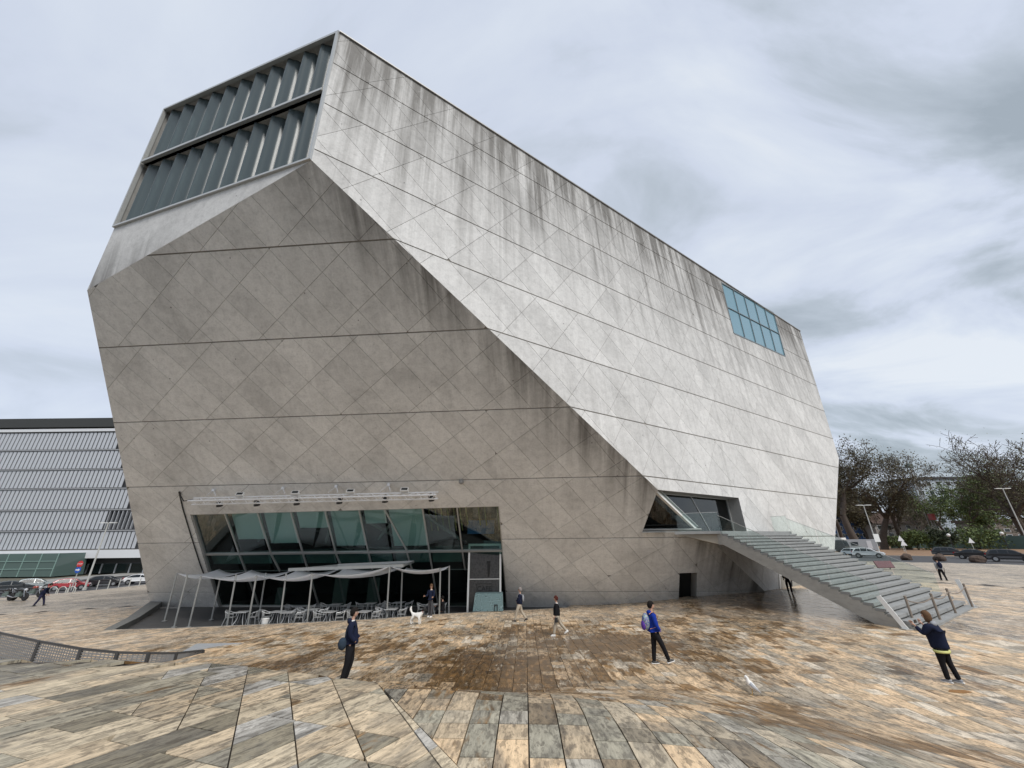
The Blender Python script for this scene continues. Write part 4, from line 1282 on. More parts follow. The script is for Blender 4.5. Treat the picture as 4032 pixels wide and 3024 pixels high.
# ------------------------------------------------------------------ tables, chairs, bin
M_ALU = mat('brushed_aluminium', (.52, .53, .53), .4, metal=.4, var=.04)
def make_table():
    t_ = thing('cafe_table', 'square aluminium cafe table on the terrace', 'table')
    b_ = MB(); b_.box((0, 0, .715), (.7, .7, .03)); b_.build('tabletop', M_ALU, t_, bevel=.006)
    for sx in (-1, 1):
        for sy in (-1, 1):
            b_ = MB(); b_.tube([(sx * .12, sy * .12, .7), (sx * .16, sy * .16, .35), (sx * .31, sy * .31, 0)], .018, 6); b_.build('leg', M_ALU, t_)
    return t_
def make_chair():
    t_ = thing('cafe_chair', 'aluminium cafe armchair on the terrace', 'chair')
    b_ = MB()
    for k in range(6): b_.box((0, -.19 + k * .075, .44), (.42, .06, .015))
    b_.build('seat', M_ALU, t_)
    b_ = MB()
    for k in range(5): 
        x = -.16 + k * .08; b_.bar((x, .2, .47), (x * 1.15, .3, .8), .035, .012, up=(0, 1, 0))
    b_.tube([(-.26, -.2, .64), (-.28, .05, .66), (-.24, .27, .76), (0, .33, .83), (.24, .27, .76), (.28, .05, .66), (.26, -.2, .64)], .017, 6); b_.build('backrest', M_ALU, t_)
    for sx in (-1, 1):
        b_ = MB(); b_.tube([(sx * .26, -.2, .64), (sx * .22, -.2, .44), (sx * .25, -.25, 0)], .014, 6); b_.build('leg', M_ALU, t_)
        b_ = MB(); b_.tube([(sx * .23, .24, .72), (sx * .2, .2, .44), (sx * .24, .3, 0)], .014, 6); b_.build('leg', M_ALU, t_)
    return t_
TBL = [(950, 2408, 2458), (1090, 2408, 2448), (1130, 2420, 2462), (1178, 2386, 2432), (1230, 2398, 2445), (1295, 2412, 2456), (1320, 2378, 2420), (1433, 2408, 2446), (1456, 2374, 2416), (1540, 2396, 2440), (1570, 2372, 2412), (1700, 2378, 2424)]
TLAB = ['far left near the leaning poles', 'behind the pale bin', 'in front beside the pale bin', 'at the back left of the middle pole', 'behind the thick middle pole',
        'in front left of the man in navy', 'at the back above the head of the man in navy', 'in front right of the man in navy', 'at the back right of the man in navy', 'beside the tall pole right of centre', 'at the back behind the tall right pole', 'at the right end beside the dog owner']
t0 = make_table(); c0_ = make_chair()
ft = fc = True
ci = 0
for i, (px, pt_, pb_) in enumerate(TBL):
    # distance from the size of the table: its top is 0.73 m above the floor
    best = min(((abs(proj(V((at_depth_y(px, pb_, float(y_)).x, float(y_), .73)))[1] - pt_), float(y_)) for y_ in np.arange(25.5, 32.5, .25)), key=lambda q_: q_[0])
    y_ = max(best[1], 26.2 if px > 1000 else 25.6)
    y_ = min(y_, 32.0)
    x = at_depth_y(px, (pt_ + pb_) / 2, y_).x
    t_ = t0 if ft else copy_tree(t0); ft = False
    t_.location = (x, y_, 0.005); t_.rotation_euler = (0, 0, rnd.uniform(-.15, .15))
    t_['label'] = 'aluminium cafe table ' + TLAB[i]; t_['group'] = 'aluminium tables on the cafe terrace'
    for s, rz in ((-1, R(95)), (1, R(-80))):
        if i in (2, 7) and s == -1 and i == 2: continue
        c_ = c0_ if fc else copy_tree(c0_); fc = False
        c_.location = (x + s * .66, y_ + rnd.uniform(-.12, .12), .005); c_.rotation_euler = (0, 0, rz + rnd.uniform(-.3, .3))
        c_['label'] = 'armchair ' + ('left' if s < 0 else 'right') + ' of the table ' + TLAB[i]; c_['group'] = 'aluminium chairs on the cafe terrace'
bn = MB(); c = V((at_depth_y(1043, 2450, 25.4).x, 25.4, 0)); zz_ = gz(c.x, c.y - .6)
bn.lathe([(.13, 0), (.19, .5), (.205, .5), (.205, .53), (.17, .53), (.16, .4), (.0, .38)], 14)
o = bn.build('waste_bin', M_WHITE, smooth=False, loc=(c.x, c.y, .01)); tag(o, 'small pale bucket shaped waste bin beside a front row table', 'bin')
# ------------------------------------------------------------------ entrance corner and the outdoor staircase
AH = V((FR.u.x, FR.u.y, 0)).normalized()
if AH.x < 0: AH = -AH
NH = V((NR_.x, NR_.y, 0)).normalized()
def SP(a, n, z): return V((H_.x, H_.y, 0)) + AH * a + NH * n + V((0, 0, z))
eg = MB()
di_f, di_r = .35, .9
G2 = G_ - FF.n * .25 - FR.n * .25; GS2 = GS - FF.n * .25 - FR.n * .25
eg.bar(G2 + EDGE * .1, GS2 - EDGE * .05, .34, .22, up=NH)
ent = eg.build('entrance_glazing', M_WHITE, hall)
fr_ = MB(); fr_.bar(ENT_BL - FF.n * .2 + AH * .1, GS - FF.n * .2, .14, .14); fr_.build('frame_rail', M_FRAME, ent)
e_tr, e_br = ENT_TR - FR.n * di_r, ENT_BR - FR.n * di_r
fr_ = MB(); fr_.bar(G_ - FR.n * di_r, e_tr, .12, .12, up=FR.n); fr_.build('frame_rail', M_FRAME, ent)
fr_ = MB(); fr_.bar(e_tr - AH * .08, e_br - AH * .08, .12, .12, up=FR.n); fr_.build('frame_rail', M_FRAME, ent)
m1 = (G_ - FR.n * di_r).lerp(e_tr, .50); m2 = (GS - FR.n * di_r).lerp(e_br, .44)
fr_ = MB(); fr_.bar(m1, m2, .05, .08, up=FR.n); fr_.build('mullion', M_FRAME, ent)
M_ENTG = glass_mat('entrance_glass', (.45, .50, .50), rough=.015, refl=.9, ior=1.7)
b_ = MB(); b_.prism([p - FF.n * .3 for p in (G_, GS, ENT_BL)], -FF.n * .015); b_.build('pane', M_ENTG, ent)
for q in ((G_ - FR.n * di_r, m1, m2, GS - FR.n * di_r), (m1, e_tr, e_br, m2)):
    b_ = MB(); b_.prism(list(q), -FR.n * .015); b_.build('pane', M_ENTG, ent)
for a, b, n_ in ((G_, ENT_TR, FR.n), (ENT_TR, ENT_BR, FR.n)):
    b_ = MB(); b_.quad(a, b, b - n_ * 1.0, a - n_ * 1.0); b_.build('reveal', M_PAVE, ent)
b_ = MB(); b_.quad(G_, ENT_BL, ENT_BL - FF.n * .35, G_ - FF.n * .35); b_.build('reveal', M_PAVE, ent)
b_ = MB(); b_.bar(ENT_BL - FF.n * .1, GS - FF.n * .1, .25, .1, up=FF.n); b_.build('sill', M_PAVE, ent)
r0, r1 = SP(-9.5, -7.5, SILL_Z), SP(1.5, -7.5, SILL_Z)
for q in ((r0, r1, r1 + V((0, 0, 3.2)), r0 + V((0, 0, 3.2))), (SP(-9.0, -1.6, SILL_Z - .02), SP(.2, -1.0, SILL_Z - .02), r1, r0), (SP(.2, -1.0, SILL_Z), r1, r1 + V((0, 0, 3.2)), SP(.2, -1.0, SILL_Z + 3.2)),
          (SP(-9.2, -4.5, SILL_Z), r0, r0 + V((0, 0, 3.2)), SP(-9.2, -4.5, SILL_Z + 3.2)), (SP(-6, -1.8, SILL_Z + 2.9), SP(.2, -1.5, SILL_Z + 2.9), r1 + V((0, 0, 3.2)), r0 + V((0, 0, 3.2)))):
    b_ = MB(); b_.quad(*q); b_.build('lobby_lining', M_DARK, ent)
for k in range(9):
    p = SP(-4.6 + k * .5, -2.2, SILL_Z); b_ = MB(); b_.bar(p, p + V((0, 0, 1.0)), .16, .05); b_.build('baluster', M_STEEL, ent)

# stairs
M_STEP = mat('stair_stone', (.25, .255, .25), .65, nscale=2.5, var=.12, bump=.15)
M_STR = concrete_material('stair_concrete', (.38, .37, .34), .5, .3)
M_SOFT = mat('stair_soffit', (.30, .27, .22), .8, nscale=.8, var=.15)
NST = 23
Z0S, Z1S = SILL_Z + .0, 1.05
N0, N1 = 1.0, 9.75
rise = (Z0S - Z1S) / NST; run = (N1 - N0) / NST
aL = lambda n: -6.3 - (n - N0) * .235
aR = lambda n: 3.0 - (n - N0) * .25
stair = thing('outdoor_staircase', 'broad grey stone staircase rising from the plaza to the glazed corner of the concrete hall', 'staircase', SP(-3, 5, 1.1))
S0 = stair.location.copy()
rs = random.Random(11)
# body: sloped slab with stepped top
prof = [(N0 - .02, Z0S - .04)]
for i in range(NST):
    n_ = N0 + run * i
    prof += [(n_ + run - .08, Z0S - rise * i - .07), (n_ + run - .08, Z0S - rise * (i + 1) - .07)]
prof = prof[:-1]
low = [(N1 - .02, Z1S - .25), (N1 - 1.0, Z1S - .25), (N0 + .3, Z0S - .78), (N0 - .02, Z0S - .78)]
pts2 = prof + low
def side(fn, inset_): return [SP(fn(n) + inset_, n, z) - S0 for n, z in pts2]
Lp, Rp = side(aL, .02), side(aR, -.02)
n_ = len(pts2)
uvs = [(n, z) for n, z in pts2]
b_ = MB(); b_.add(Lp + Rp, [tuple(range(n_)), tuple(range(n_, 2 * n_))[::-1]] + [(i, n_ + i, n_ + (i + 1) % n_, (i + 1) % n_) for i in range(n_)])
me = b_.mesh('stringer')
uvl = me.uv_layers.new(name='UVMap')
for li, l in enumerate(me.loops):
    p = me.vertices[l.vertex_index].co; uvl.data[li].uv = (p.x * .7 + p.y * .7, p.z)
me.color_attributes.new('tone', 'FLOAT_COLOR', 'CORNER').data.foreach_set('color', np.ones(len(me.loops) * 4, np.float32))
link_mesh('stringer', me, M_STR, stair)
for i in range(NST + 1):
    # step i: tread at height Z0S - rise*i; made of four to five stones
    n0_, n1_ = (N0 + run * (i - 1) - .03, N0 + run * i + .0) if i else (-.02, N0)
    z = Z0S - rise * i if i < NST else Z1S
    if i == NST: break
    if i == 0: continue
    nst = MB()
    cuts = sorted([0, 1] + [min(.96, max(.04, (k + (.5 if i % 2 else .0) + rs.uniform(-.22, .22)) / 4)) for k in range(1 - i % 2, 4)])
    stp = empty('step', SP(-3, n1_, z) - S0, 0, stair); KIDS.setdefault(stair.name, []).append(stp)
    o_ = SP(-3, n1_, z)
    first = None
    for c0, c1 in zip(cuts[:-1], cuts[1:]):
        if c1 - c0 < .02: continue
        q = []
        nf = n1_ + run + .02
        def cn(c, n): return SP(aL(n) + (aR(n) - aL(n)) * c, n, z)
        g_ = .0009
        p4 = [cn(c0 + g_, n1_ - .0), cn(c1 - g_, n1_), cn(c1 - g_, n1_ + run + .015), cn(c0 + g_, n1_ + run + .015)]
        b_ = MB(); b_.prism([p - o_ - V((0, 0, rise - .055)) + V((0, 0, rs.uniform(-.003, .003))) for p in p4], (0, 0, rise - .055))
        b_.build('step_block', M_STEP, stp)
# landing
pl = [SP(-7.75, -.95, Z0S), SP(-6.3, N0 + run, Z0S), SP(3.0, N0 + run, Z0S), SP(3.0, .03, Z0S), SP(-5.9, .03, Z0S)]
b_ = MB(); b_.prism([p - S0 - V((0, 0, .16)) for p in pl], (0, 0, .16)); b_.build('landing', M_STEP, stair)
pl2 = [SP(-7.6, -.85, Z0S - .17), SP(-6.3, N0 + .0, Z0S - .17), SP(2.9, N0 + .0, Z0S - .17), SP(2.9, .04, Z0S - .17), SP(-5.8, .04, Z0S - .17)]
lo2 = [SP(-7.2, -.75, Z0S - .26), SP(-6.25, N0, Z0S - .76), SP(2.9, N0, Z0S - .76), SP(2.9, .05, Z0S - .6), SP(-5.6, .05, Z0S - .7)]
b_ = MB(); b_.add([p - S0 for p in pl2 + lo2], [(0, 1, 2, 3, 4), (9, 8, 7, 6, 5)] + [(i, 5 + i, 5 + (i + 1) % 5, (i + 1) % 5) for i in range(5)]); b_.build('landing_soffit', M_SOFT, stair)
# glass balustrades
M_BAL = glass_mat('balustrade_glass', (.93, .97, .96), rough=.02, refl=.8, ior=1.45, trans=.985, body=(.60, .74, .70))
def pane(a, b, h=1.08, drop=.0, gap=.03):
    d = (b - a).normalized(); a2, b2 = a + d * gap, b - d * gap
    w_ = V((0, 0, 1)).cross(d).normalized() * .016
    b_ = MB(); b_.prism([a2 - S0 - V((0, 0, drop)), b2 - S0 - V((0, 0, drop)), b2 - S0 + V((0, 0, h)), a2 - S0 + V((0, 0, h))], w_); b_.build('glass_panel', M_BAL, stair)
    r_ = MB(); r_.bar(a - S0 + V((0, 0, h)), b - S0 + V((0, 0, h)), .022, .022); r_.build('handrail', M_FRAME, stair)
zst = lambda n: Z0S - (n - N0) / run * rise
pane(SP(-7.6, -.8, Z0S), SP(-6.3, N0 + .3, Z0S), 1.1, .0)
for fn in (aL, aR):
    off_ = .03 if fn is aL else -.03
    seg = np.linspace(N0 + .3, N1 - 1.15, 5)
    for n0_, n1_ in zip(seg[:-1], seg[1:]):
        pane(SP(fn(n0_) + off_, n0_, zst(n0_)), SP(fn(n1_) + off_, n1_, zst(n1_)), 1.05, .0)
pane(SP(2.97, .2, Z0S), SP(2.97, N0 + .3, Z0S), 1.1, .0)
# blade shaped end posts of the handrails
for fn, tp, bt in ((aL, (3457, 2346), (3572, 2486)), (aR, (3766, 2281), (3834, 2396))):
    a_ = fn(N1)
    P0_ = SP(a_, 0, 0); t_ = on_plane(tp[0], tp[1], P0_, AH); b__ = on_plane(bt[0], bt[1], P0_, AH)
    b__ = V((b__.x, b__.y, max(b__.z, gz(b__.x, b__.y))))
    pm = MB(); pm.bar(t_ - S0, b__ - S0, .17, .045, up=AH); pm.build('end_post', M_WHITE, stair)
    lp = MB(); lp.box(b__ - S0 + V((0, 0, .02)), (.3, .3, .03)); lp.build('post_foot', M_FRAME, stair)

# rope barrier in front of the lowest step
M_RUST = mat('weathered_post', (.20, .165, .135), .8, var=.15)
RB = [((3583, 2378), (3602, 2462)), ((3678, 2354), (3705, 2448)), ((3741, 2337), (3766, 2420)), ((3802, 2322), (3831, 2393))]
RL = ['first from the left beside the blade of the handrail', 'second from the left behind the woman with the phone', 'third from the left in front of the lowest step', 'at the right end of the lowest step']
tops2 = []
rp0 = None
for i, (t_, f_) in enumerate(RB):
    p = on_ground(*f_); 
    if rp0 is None:
        rp0 = thing('barrier_post', '', 'post'); b_ = MB(); b_.tube([(0, 0, 0), (0, 0, 1.0)], .045, 8); b_.build('shaft', M_RUST, rp0)
        b_ = MB(); b_.lathe([(.17, 0), (.17, .02), (.06, .035)], 12); b_.build('foot', M_FRAME, rp0)
        b_ = MB(); b_.ball((0, 0, 1.03), .055, 8, 6); b_.build('cap', M_RUST, rp0); q_ = rp0
    else: q_ = copy_tree(rp0)
    q_.location = p; q_['label'] = 'brown rope barrier post ' + RL[i]; q_['group'] = 'rope barrier posts at the foot of the stairs'
    tops2.append(p + V((0, 0, .92)))
b_ = MB()
for a, b in zip(tops2[:-1], tops2[1:]):
    b_.tube([a.lerp(b, k / 8) - V((0, 0, .16 * 4 * (k / 8) * (1 - k / 8))) for k in range(9)], .022, 6)
tag(b_.build('barrier_rope', M_RUST), 'sagging rope strung between the brown barrier posts at the stairs', 'rope')

# pale lobby door at the foot of the side wall, under the stairs
dq = [FR.uv(p) for p in (onR(3066, 2262), onR(3172, 2270), onR(3176, 2318), onR(3070, 2324))]
b_ = MB()
for i in range(4): b_.bar(FR.P(*dq[i], .03), FR.P(*dq[(i + 1) % 4], .03), .14, .08, up=FR.n)
ld = b_.build('side_door', M_WHITE, hall)
b_ = MB(); b_.prism([FR.P(*p, .012) for p in dq], FR.n * .01); b_.build('pane', glass_mat('lobby_glass', (.6, .6, .58), rough=.05, refl=.9, ior=1.6, trans=.2, body=(.30, .30, .28)), ld)
b_ = MB(); b_.bar(FR.P(*bil(dq, .42, .05), .04), FR.P(*bil(dq, .42, .95), .04), .1, .06, up=FR.n); b_.build('stile', M_DARK, ld)
# ------------------------------------------------------------------ building across the street on the left
M_LOUV = mat('white_louvre', (.46, .475, .50), .45, metal=.25, var=.04)
M_LPAN = mat('white_panel', (.60, .61, .63), .55, var=.03)
M_LDARK = mat('dark_gap', (.055, .058, .064), .6)
M_OFFG = glass_mat('office_glass', (.2, .3, .28), trans=.25, rough=.03, refl=.9, ior=1.5, body=(.02, .03, .03))
M_GGLASS = glass_mat('green_glass_box', (.3, .45, .42), trans=.2, rough=.03, refl=.9, ior=1.55, body=(.11, .16, .15))
BY = 92.0
def bp(px, py, y=BY): return at_depth_y(px, py, y)
off = thing('office_building', 'long office block clad in rows of pale vertical louvres above a dark glazed base', 'building', (-80, BY, -1.2))
O0 = off.location.copy()
xl_, xr_ = -175.0, bp(760, 2000).x
def bz(py, px=150): return bp(px, py).z
rows_py = [1702, 1774, 1850, 1926, 2010, 2092, 2168]
zs_ = [bz(p) for p in rows_py]
zroof, zpar = bz(1655), bz(1690)
b_ = MB(); b_.box(((xl_ + xr_) / 2 - O0.x, 7.2, (zs_[-1] + zroof) / 2 - O0.z - .6), (xr_ - xl_, 12, zroof - zs_[-1] - 1.4)); b_.build('wall', M_LDARK, off)
b_ = MB(); b_.box(((xl_ + xr_) / 2 - O0.x, 6.5, (zroof + zpar) / 2 - O0.z + .3), (xr_ - xl_ + 1, 14, zroof - zpar)); b_.build('roof', mat('roof_dark', (.035, .037, .036), .7), off)
b_ = MB(); b_.box(((xl_ + xr_) / 2 - O0.x, .2, (zpar + zs_[0]) / 2 - O0.z), (xr_ - xl_, .9, abs(zpar - zs_[0]) * .9)); b_.build('cornice', M_LPAN, off)
for z in zs_[1:-1]:
    b_ = MB(); b_.box(((xl_ + xr_) / 2 - O0.x, .15, z - O0.z), (xr_ - xl_, .6, .24)); b_.build('ledge', mat('ledge_grey', (.28, .285, .295), .5), off)
PIT = .98
xv = -170
lv = None; cnt = 0
stuffm = MB()
for r in range(6):
    z1, z0 = zs_[r] - .25, zs_[r + 1] + .25
    key = MB(); rot = Matrix.Rotation(R(6), 3, 'Z'); key.box((0, 0, 0), (.67, .12, z1 - z0), rot=rot)
    me_ = key.mesh('louvre'); me_.materials.append(M_LOUV)
    key2 = MB(); rot2 = Matrix.Rotation(R(-75), 3, 'Z'); key2.box((0, 0, 0), (.60, .10, z1 - z0), rot=rot2); me2 = key2.mesh('louvre'); me2.materials.append(M_LOUV)
    x = xr_ - 2.0
    while x > xv:
        pxy = proj((x, BY, (z0 + z1) / 2))
        open_ = r == 4 and pxy and pxy[0] > 420
        if pxy and -18 < pxy[0] < 455 + (pxy[1] - 1659) * .19 and cnt < 298:
            o_ = link_mesh('louvre', me2 if open_ else me_, None, off, loc=(x - O0.x, .1, (z0 + z1) / 2 - O0.z)); cnt += 1
        elif pxy and pxy[0] <= -18: stuffm.box((x - O0.x, .1, (z0 + z1) / 2 - O0.z), (.62, .10, z1 - z0), R(6))
        x -= PIT
stuffm.build('louvre', M_LOUV, off)['kind'] = 'stuff'
b_ = MB(); zc = zs_[-1]; zb2 = bz(2200)
b_.box(((xl_ + xr_) / 2 - O0.x, .3, (zc + zb2) / 2 - O0.z), (xr_ - xl_, 1.6, zc - zb2)); b_.build('soffit_band', M_LPAN, off)
# end fascia: slanted white edge at the right
b_ = MB(); b_.box((xr_ - .6 - O0.x, .4, (zs_[0] + zs_[-1]) / 2 - O0.z), (1.6, 1.0, zs_[0] - zs_[-1])); b_.build('end_panel', M_LPAN, off)
g0 = -1.2
b_ = MB(); b_.box(((xl_ + xr_) / 2 - O0.x, 5.0, (zb2 + g0) / 2 - O0.z), (xr_ - xl_, 6, zb2 - g0)); b_.build('ground_floor', M_LDARK, off)
b_ = MB(); b_.box(((xl_ + xr_) / 2 - O0.x, 1.9, zb2 - .5 - O0.z), (xr_ - xl_, .2, 1.0)); b_.build('fascia', mat('fascia_dark', (.03, .03, .03), .6), off)
for k in range(9):
    x = bp(235 + k * 58, 2280).x
    b_ = MB(); b_.box((x - O0.x, 1.8, (zb2 - 1.2 + g0) / 2 - O0.z), (.22, .2, zb2 - 1.2 - g0)); b_.build('mullion', M_LOUV, off)
    b_ = MB(); x2 = bp(235 + (k + 1) * 58, 2280).x; b_.box(((x + x2) / 2 - O0.x, 1.9, (zb2 - 1.2 + g0) / 2 - O0.z), (x2 - x - .3, .04, zb2 - 1.3 - g0)); b_.build('pane', M_OFFG, off)
# glass box in front of the base
gx1 = bp(228, 2200, BY - 6).x; zt2 = bp(100, 2180, BY - 6).z
b_ = MB(); b_.prism([(gx1 + .3 - O0.x, -6, g0 - O0.z), (gx1 - .3 - O0.x, -6, zt2 - O0.z), (xl_ - O0.x, -6, zt2 - O0.z), (xl_ - O0.x, -6, g0 - O0.z)], (0, 6, 0)); b_.build('glass_box', M_GGLASS, off)
for k in range(7):
    x = gx1 - .1 - k * 3.4
    b_ = MB(); b_.bar((x - O0.x, -6.05, g0 - O0.z), (x - O0.x, -6.05, zt2 - O0.z), .12, .1); b_.build('glazing_bar', mat('pale_green_bar', (.22, .33, .30), .5), off)
for f_ in (.33, .66):
    b_ = MB(); b_.bar((gx1 - O0.x, -6.06, g0 + (zt2 - g0) * f_ - O0.z), (gx1 - 26 - O0.x, -6.06, g0 + (zt2 - g0) * f_ - O0.z), .12, .1); b_.build('glazing_bar', mat('pale_green_bar', (.22, .33, .30)), off)

# ------------------------------------------------------------------ street lamps
M_LAMPP = mat('lamp_post_grey', (.50, .50, .47), .5, metal=.3)
def street_lamp(base, top_px, label, arm=.9, rad=.11):
    y = base.y; tp = at_depth_y(top_px[0], top_px[1], y); h = tp.z - base.z
    t_ = thing('street_lamp', label, 'street lamp', base, 0, 'street lamps')
    lean = tp.x - base.x
    b_ = MB(); b_.tube([(0, 0, 0), (0, 0, h * .3), (0, 0, h)], [rad, rad * .85, rad * .5], 8); b_.build('post', M_LAMPP, t_)
    b_ = MB(); b_.tube([(0, 0, 0), (0, 0, .35)], rad * 1.8, 8); b_.build('base', M_LAMPP, t_)
    for s in (-1, 1):
        b_ = MB(); b_.box((s * arm * .62, 0, h + .05), (arm * .85, .32, .1)); b_.box((s * arm * .12, 0, h + .02), (arm * .3, .1, .08)); b_.build('lamp_head', M_WHITE, t_)
    return t_
street_lamp(at_z(331, 2324, -1.2), (405, 2060), 'tall slender twin headed street lamp beside the red hatchback at the kerb', 1.1, .13)
street_lamp(V(rpt(0, 0)) * 0 + at_z(3470, 2196, 1.03), (3412, 1990), 'twin headed street lamp carrying a white poster beside the white cars', 1.3, .12)
lp2 = at_z(4075, 2190, 1.05)
street_lamp(lp2, (3988, 1924), 'tall twin headed street lamp cut by the right edge of the photo', 1.35, .12)
street_lamp(at_depth_y(3312, 2140, 120), (3302, 2046), 'thin distant street lamp just right of the concrete hall', 1.0, .1)
pp = at_z(3470, 2196, 1.03)
c = at_depth_y(3452, 2118, pp.y - .2); b_ = MB(); b_.box((0, 0, 0), (1.0, .04, 1.35)); o = b_.build('poster', M_WHITE, loc=c); tag(o, 'white paper poster fixed to the street lamp by the white cars', 'poster')

# ------------------------------------------------------------------ road signs on the left
def sign_post(loc_, h, label): 
    t_ = thing('road_sign', label, 'road sign', loc_); b_ = MB(); b_.tube([(0, 0, 0), (0, 0, h)], .05, 8); b_.build('post', M_LAMPP, t_); return t_
sgn = at_z(279, 2325, -1.2)
M_RED = mat('sign_red', (.50, .03, .035), .45, var=.03); M_BLUE = mat('sign_blue', (.02, .09, .42), .45, var=.03)
ys = sgn.y; cst, cbl_ = at_depth_y(294, 2221, ys), at_depth_y(288, 2244, ys)
sp_ = sign_post(sgn, cst.z - sgn.z + .3, 'red octagonal STOP sign above a round blue arrow sign on one post')
r_ = .44
def disc(n, rad, ph=0): return [(rad * math.cos(2 * math.pi * (k + ph) / n), 0, rad * math.sin(2 * math.pi * (k + ph) / n)) for k in range(n)]
d1 = cst - sgn; d2 = cbl_ - sgn; d1.x = 0; d2.x = 0
b_ = MB(); b_.prism([V(p) + d1 + V((0, -.08, 0)) for p in disc(8, r_, .5)], (0, -.03, 0)); st_ = b_.build('stop_plate', M_RED, sp_)
text_obj('lettering', 'STOP', .29, M_WHITE, st_, d1 + V((0, -.125, 0)), (R(90), 0, 0))
b_ = MB(); b_.prism([V(p) + d2 + V((0, -.08, 0)) for p in disc(20, r_ * .93)], (0, -.03, 0)); bs_ = b_.build('arrow_plate', M_BLUE, sp_)
b_ = MB(); b_.prism([V((x, -.125, z)) + d2 for x, z in ((-.30, -.07), (.06, -.07), (.06, -.18), (.32, 0), (.06, .18), (.06, .07), (-.30, .07))], (0, -.01, 0)); b_.build('arrow', M_WHITE, bs_)

# bollards along the left kerb
b0_ = None
BX = [(265, 2322, 2336), (287, 2316, 2330), (381, 2303, 2317), (425, 2300, 2314), (467, 2294, 2308), (508, 2292, 2306), (547, 2295, 2306)]
BL = ['leftmost, below the red hatchback', 'second from left, in front of the red hatchback', 'between the lamp post and the black hatchback', 'in front of the rear wheel of the black hatchback', 'in front of the front wheel of the black hatchback', 'between the black hatchback and the white coupe', 'nearest to the concrete hall']
for i, (px, pt_, pb_) in enumerate(BX):
    p = at_z(px, pb_, -1.02)
    if b0_ is None:
        b0_ = thing('bollard', '', 'bollard'); b_ = MB(); b_.tube([(0, 0, -.2), (0, 0, .9)], .055, 8); b_.build('shaft', M_LAMPP, b0_); b_ = MB(); b_.ball((0, 0, .92), .075, 8, 6); b_.build('knob', M_LAMPP, b0_); q_ = b0_
    else: q_ = copy_tree(b0_)
    q_.location = p; q_['label'] = 'slim grey kerb bollard ' + BL[i]; q_['group'] = 'bollards along the kerb on the left'
rk = thing('bicycle_rack', 'low grey looped bicycle rack between the bending man and the red hatchback', 'bicycle rack', at_z(212, 2338, -.95))
for k in range(4):
    b_ = MB(); b_.tube([(-1.9 + k * 1.15, 0, 0), (-1.9 + k * 1.15, 0, .55), (-1.6 + k * 1.15, 0, .75), (-1.25 + k * 1.15, 0, .75), (-.95 + k * 1.15, 0, .55), (-.95 + k * 1.15, 0, 0)], .05, 6); b_.build('hoop', M_LAMPP, rk)

# ------------------------------------------------------------------ mesh fence and ramp behind the rise on the left
M_FDARK = mat('fence_dark', (.06, .062, .065), .5, metal=.3)
M_MESH = mat('mesh_grey', (.22, .225, .23), .5, metal=.3, var=.08)
fpts = [((-140, 2438), 1.55), ((0, 2491), 1.50), ((157, 2525), 1.45), ((322, 2554), 1.35), ((464, 2568), 1.25), ((586, 2571), 1.10), ((694, 2571), .92), ((800, 2560), .78)]
fence = thing('mesh_fence', 'dark grey metal mesh fence with posts curving along the sunken ramp on the left', 'fence', at_z(464, 2568, 1.2))
Q0 = fence.location.copy()
ft_ = [at_z(p[0], p[1], z) for p, z in fpts]
def fgz(p): return max(min(gz(p.x, p.y), p.z - .12), p.z - 1.35)
fb_ = [V((p.x, p.y, p.z - h)) for p, h in zip(ft_, (1.5, 1.45, 1.4, 1.35, 1.2, .95, .62, .14))]
for i, (t_, b) in enumerate(zip(ft_, fb_)):
    m_ = MB(); m_.bar(b - Q0, t_ - Q0, .09, .09); m_.build('post', M_FDARK, fence)
for i in range(len(ft_) - 1):
    m_ = MB(); a0, a1, c0, c1 = fb_[i], fb_[i + 1], ft_[i], ft_[i + 1]
    m_.bar(c0 - Q0, c1 - Q0, .05, .05); m_.build('rail', M_FDARK, fence); m_ = MB(); m_.bar(a0 - Q0, a1 - Q0, .05, .05); m_.build('rail', M_FDARK, fence)
    g_ = MB()
    L = (c1 - c0).length; nv = int(L / .13); nh = 18
    for k in range(1, nv): 
        f_ = k / nv; g_.bar(a0.lerp(a1, f_) - Q0, c0.lerp(c1, f_) - Q0, .018, .02)
    for k in range(nh):
        f_ = (k + .5) / nh; g_.bar(a0.lerp(c0, f_) - Q0, a1.lerp(c1, f_) - Q0, .02, .034)
    g_.build('mesh_panel', M_MESH, fence)
rpz = [on_ground(775, 2537, .03), on_ground(960, 2532, .012), on_ground(860, 2545, .03), on_ground(715, 2572, .05)]
b_ = MB(); b_.add([rpz[0], rpz[1], rpz[2], rpz[3]] + [p - V((0, 0, .3)) for p in rpz], [(0, 1, 2, 3), (0, 4, 5, 1), (1, 5, 6, 2), (2, 6, 7, 3), (3, 7, 4, 0)])
tag(b_.build('ramp_slab', mat('ramp_grey', (.33, .345, .36), .6)), kind='structure')

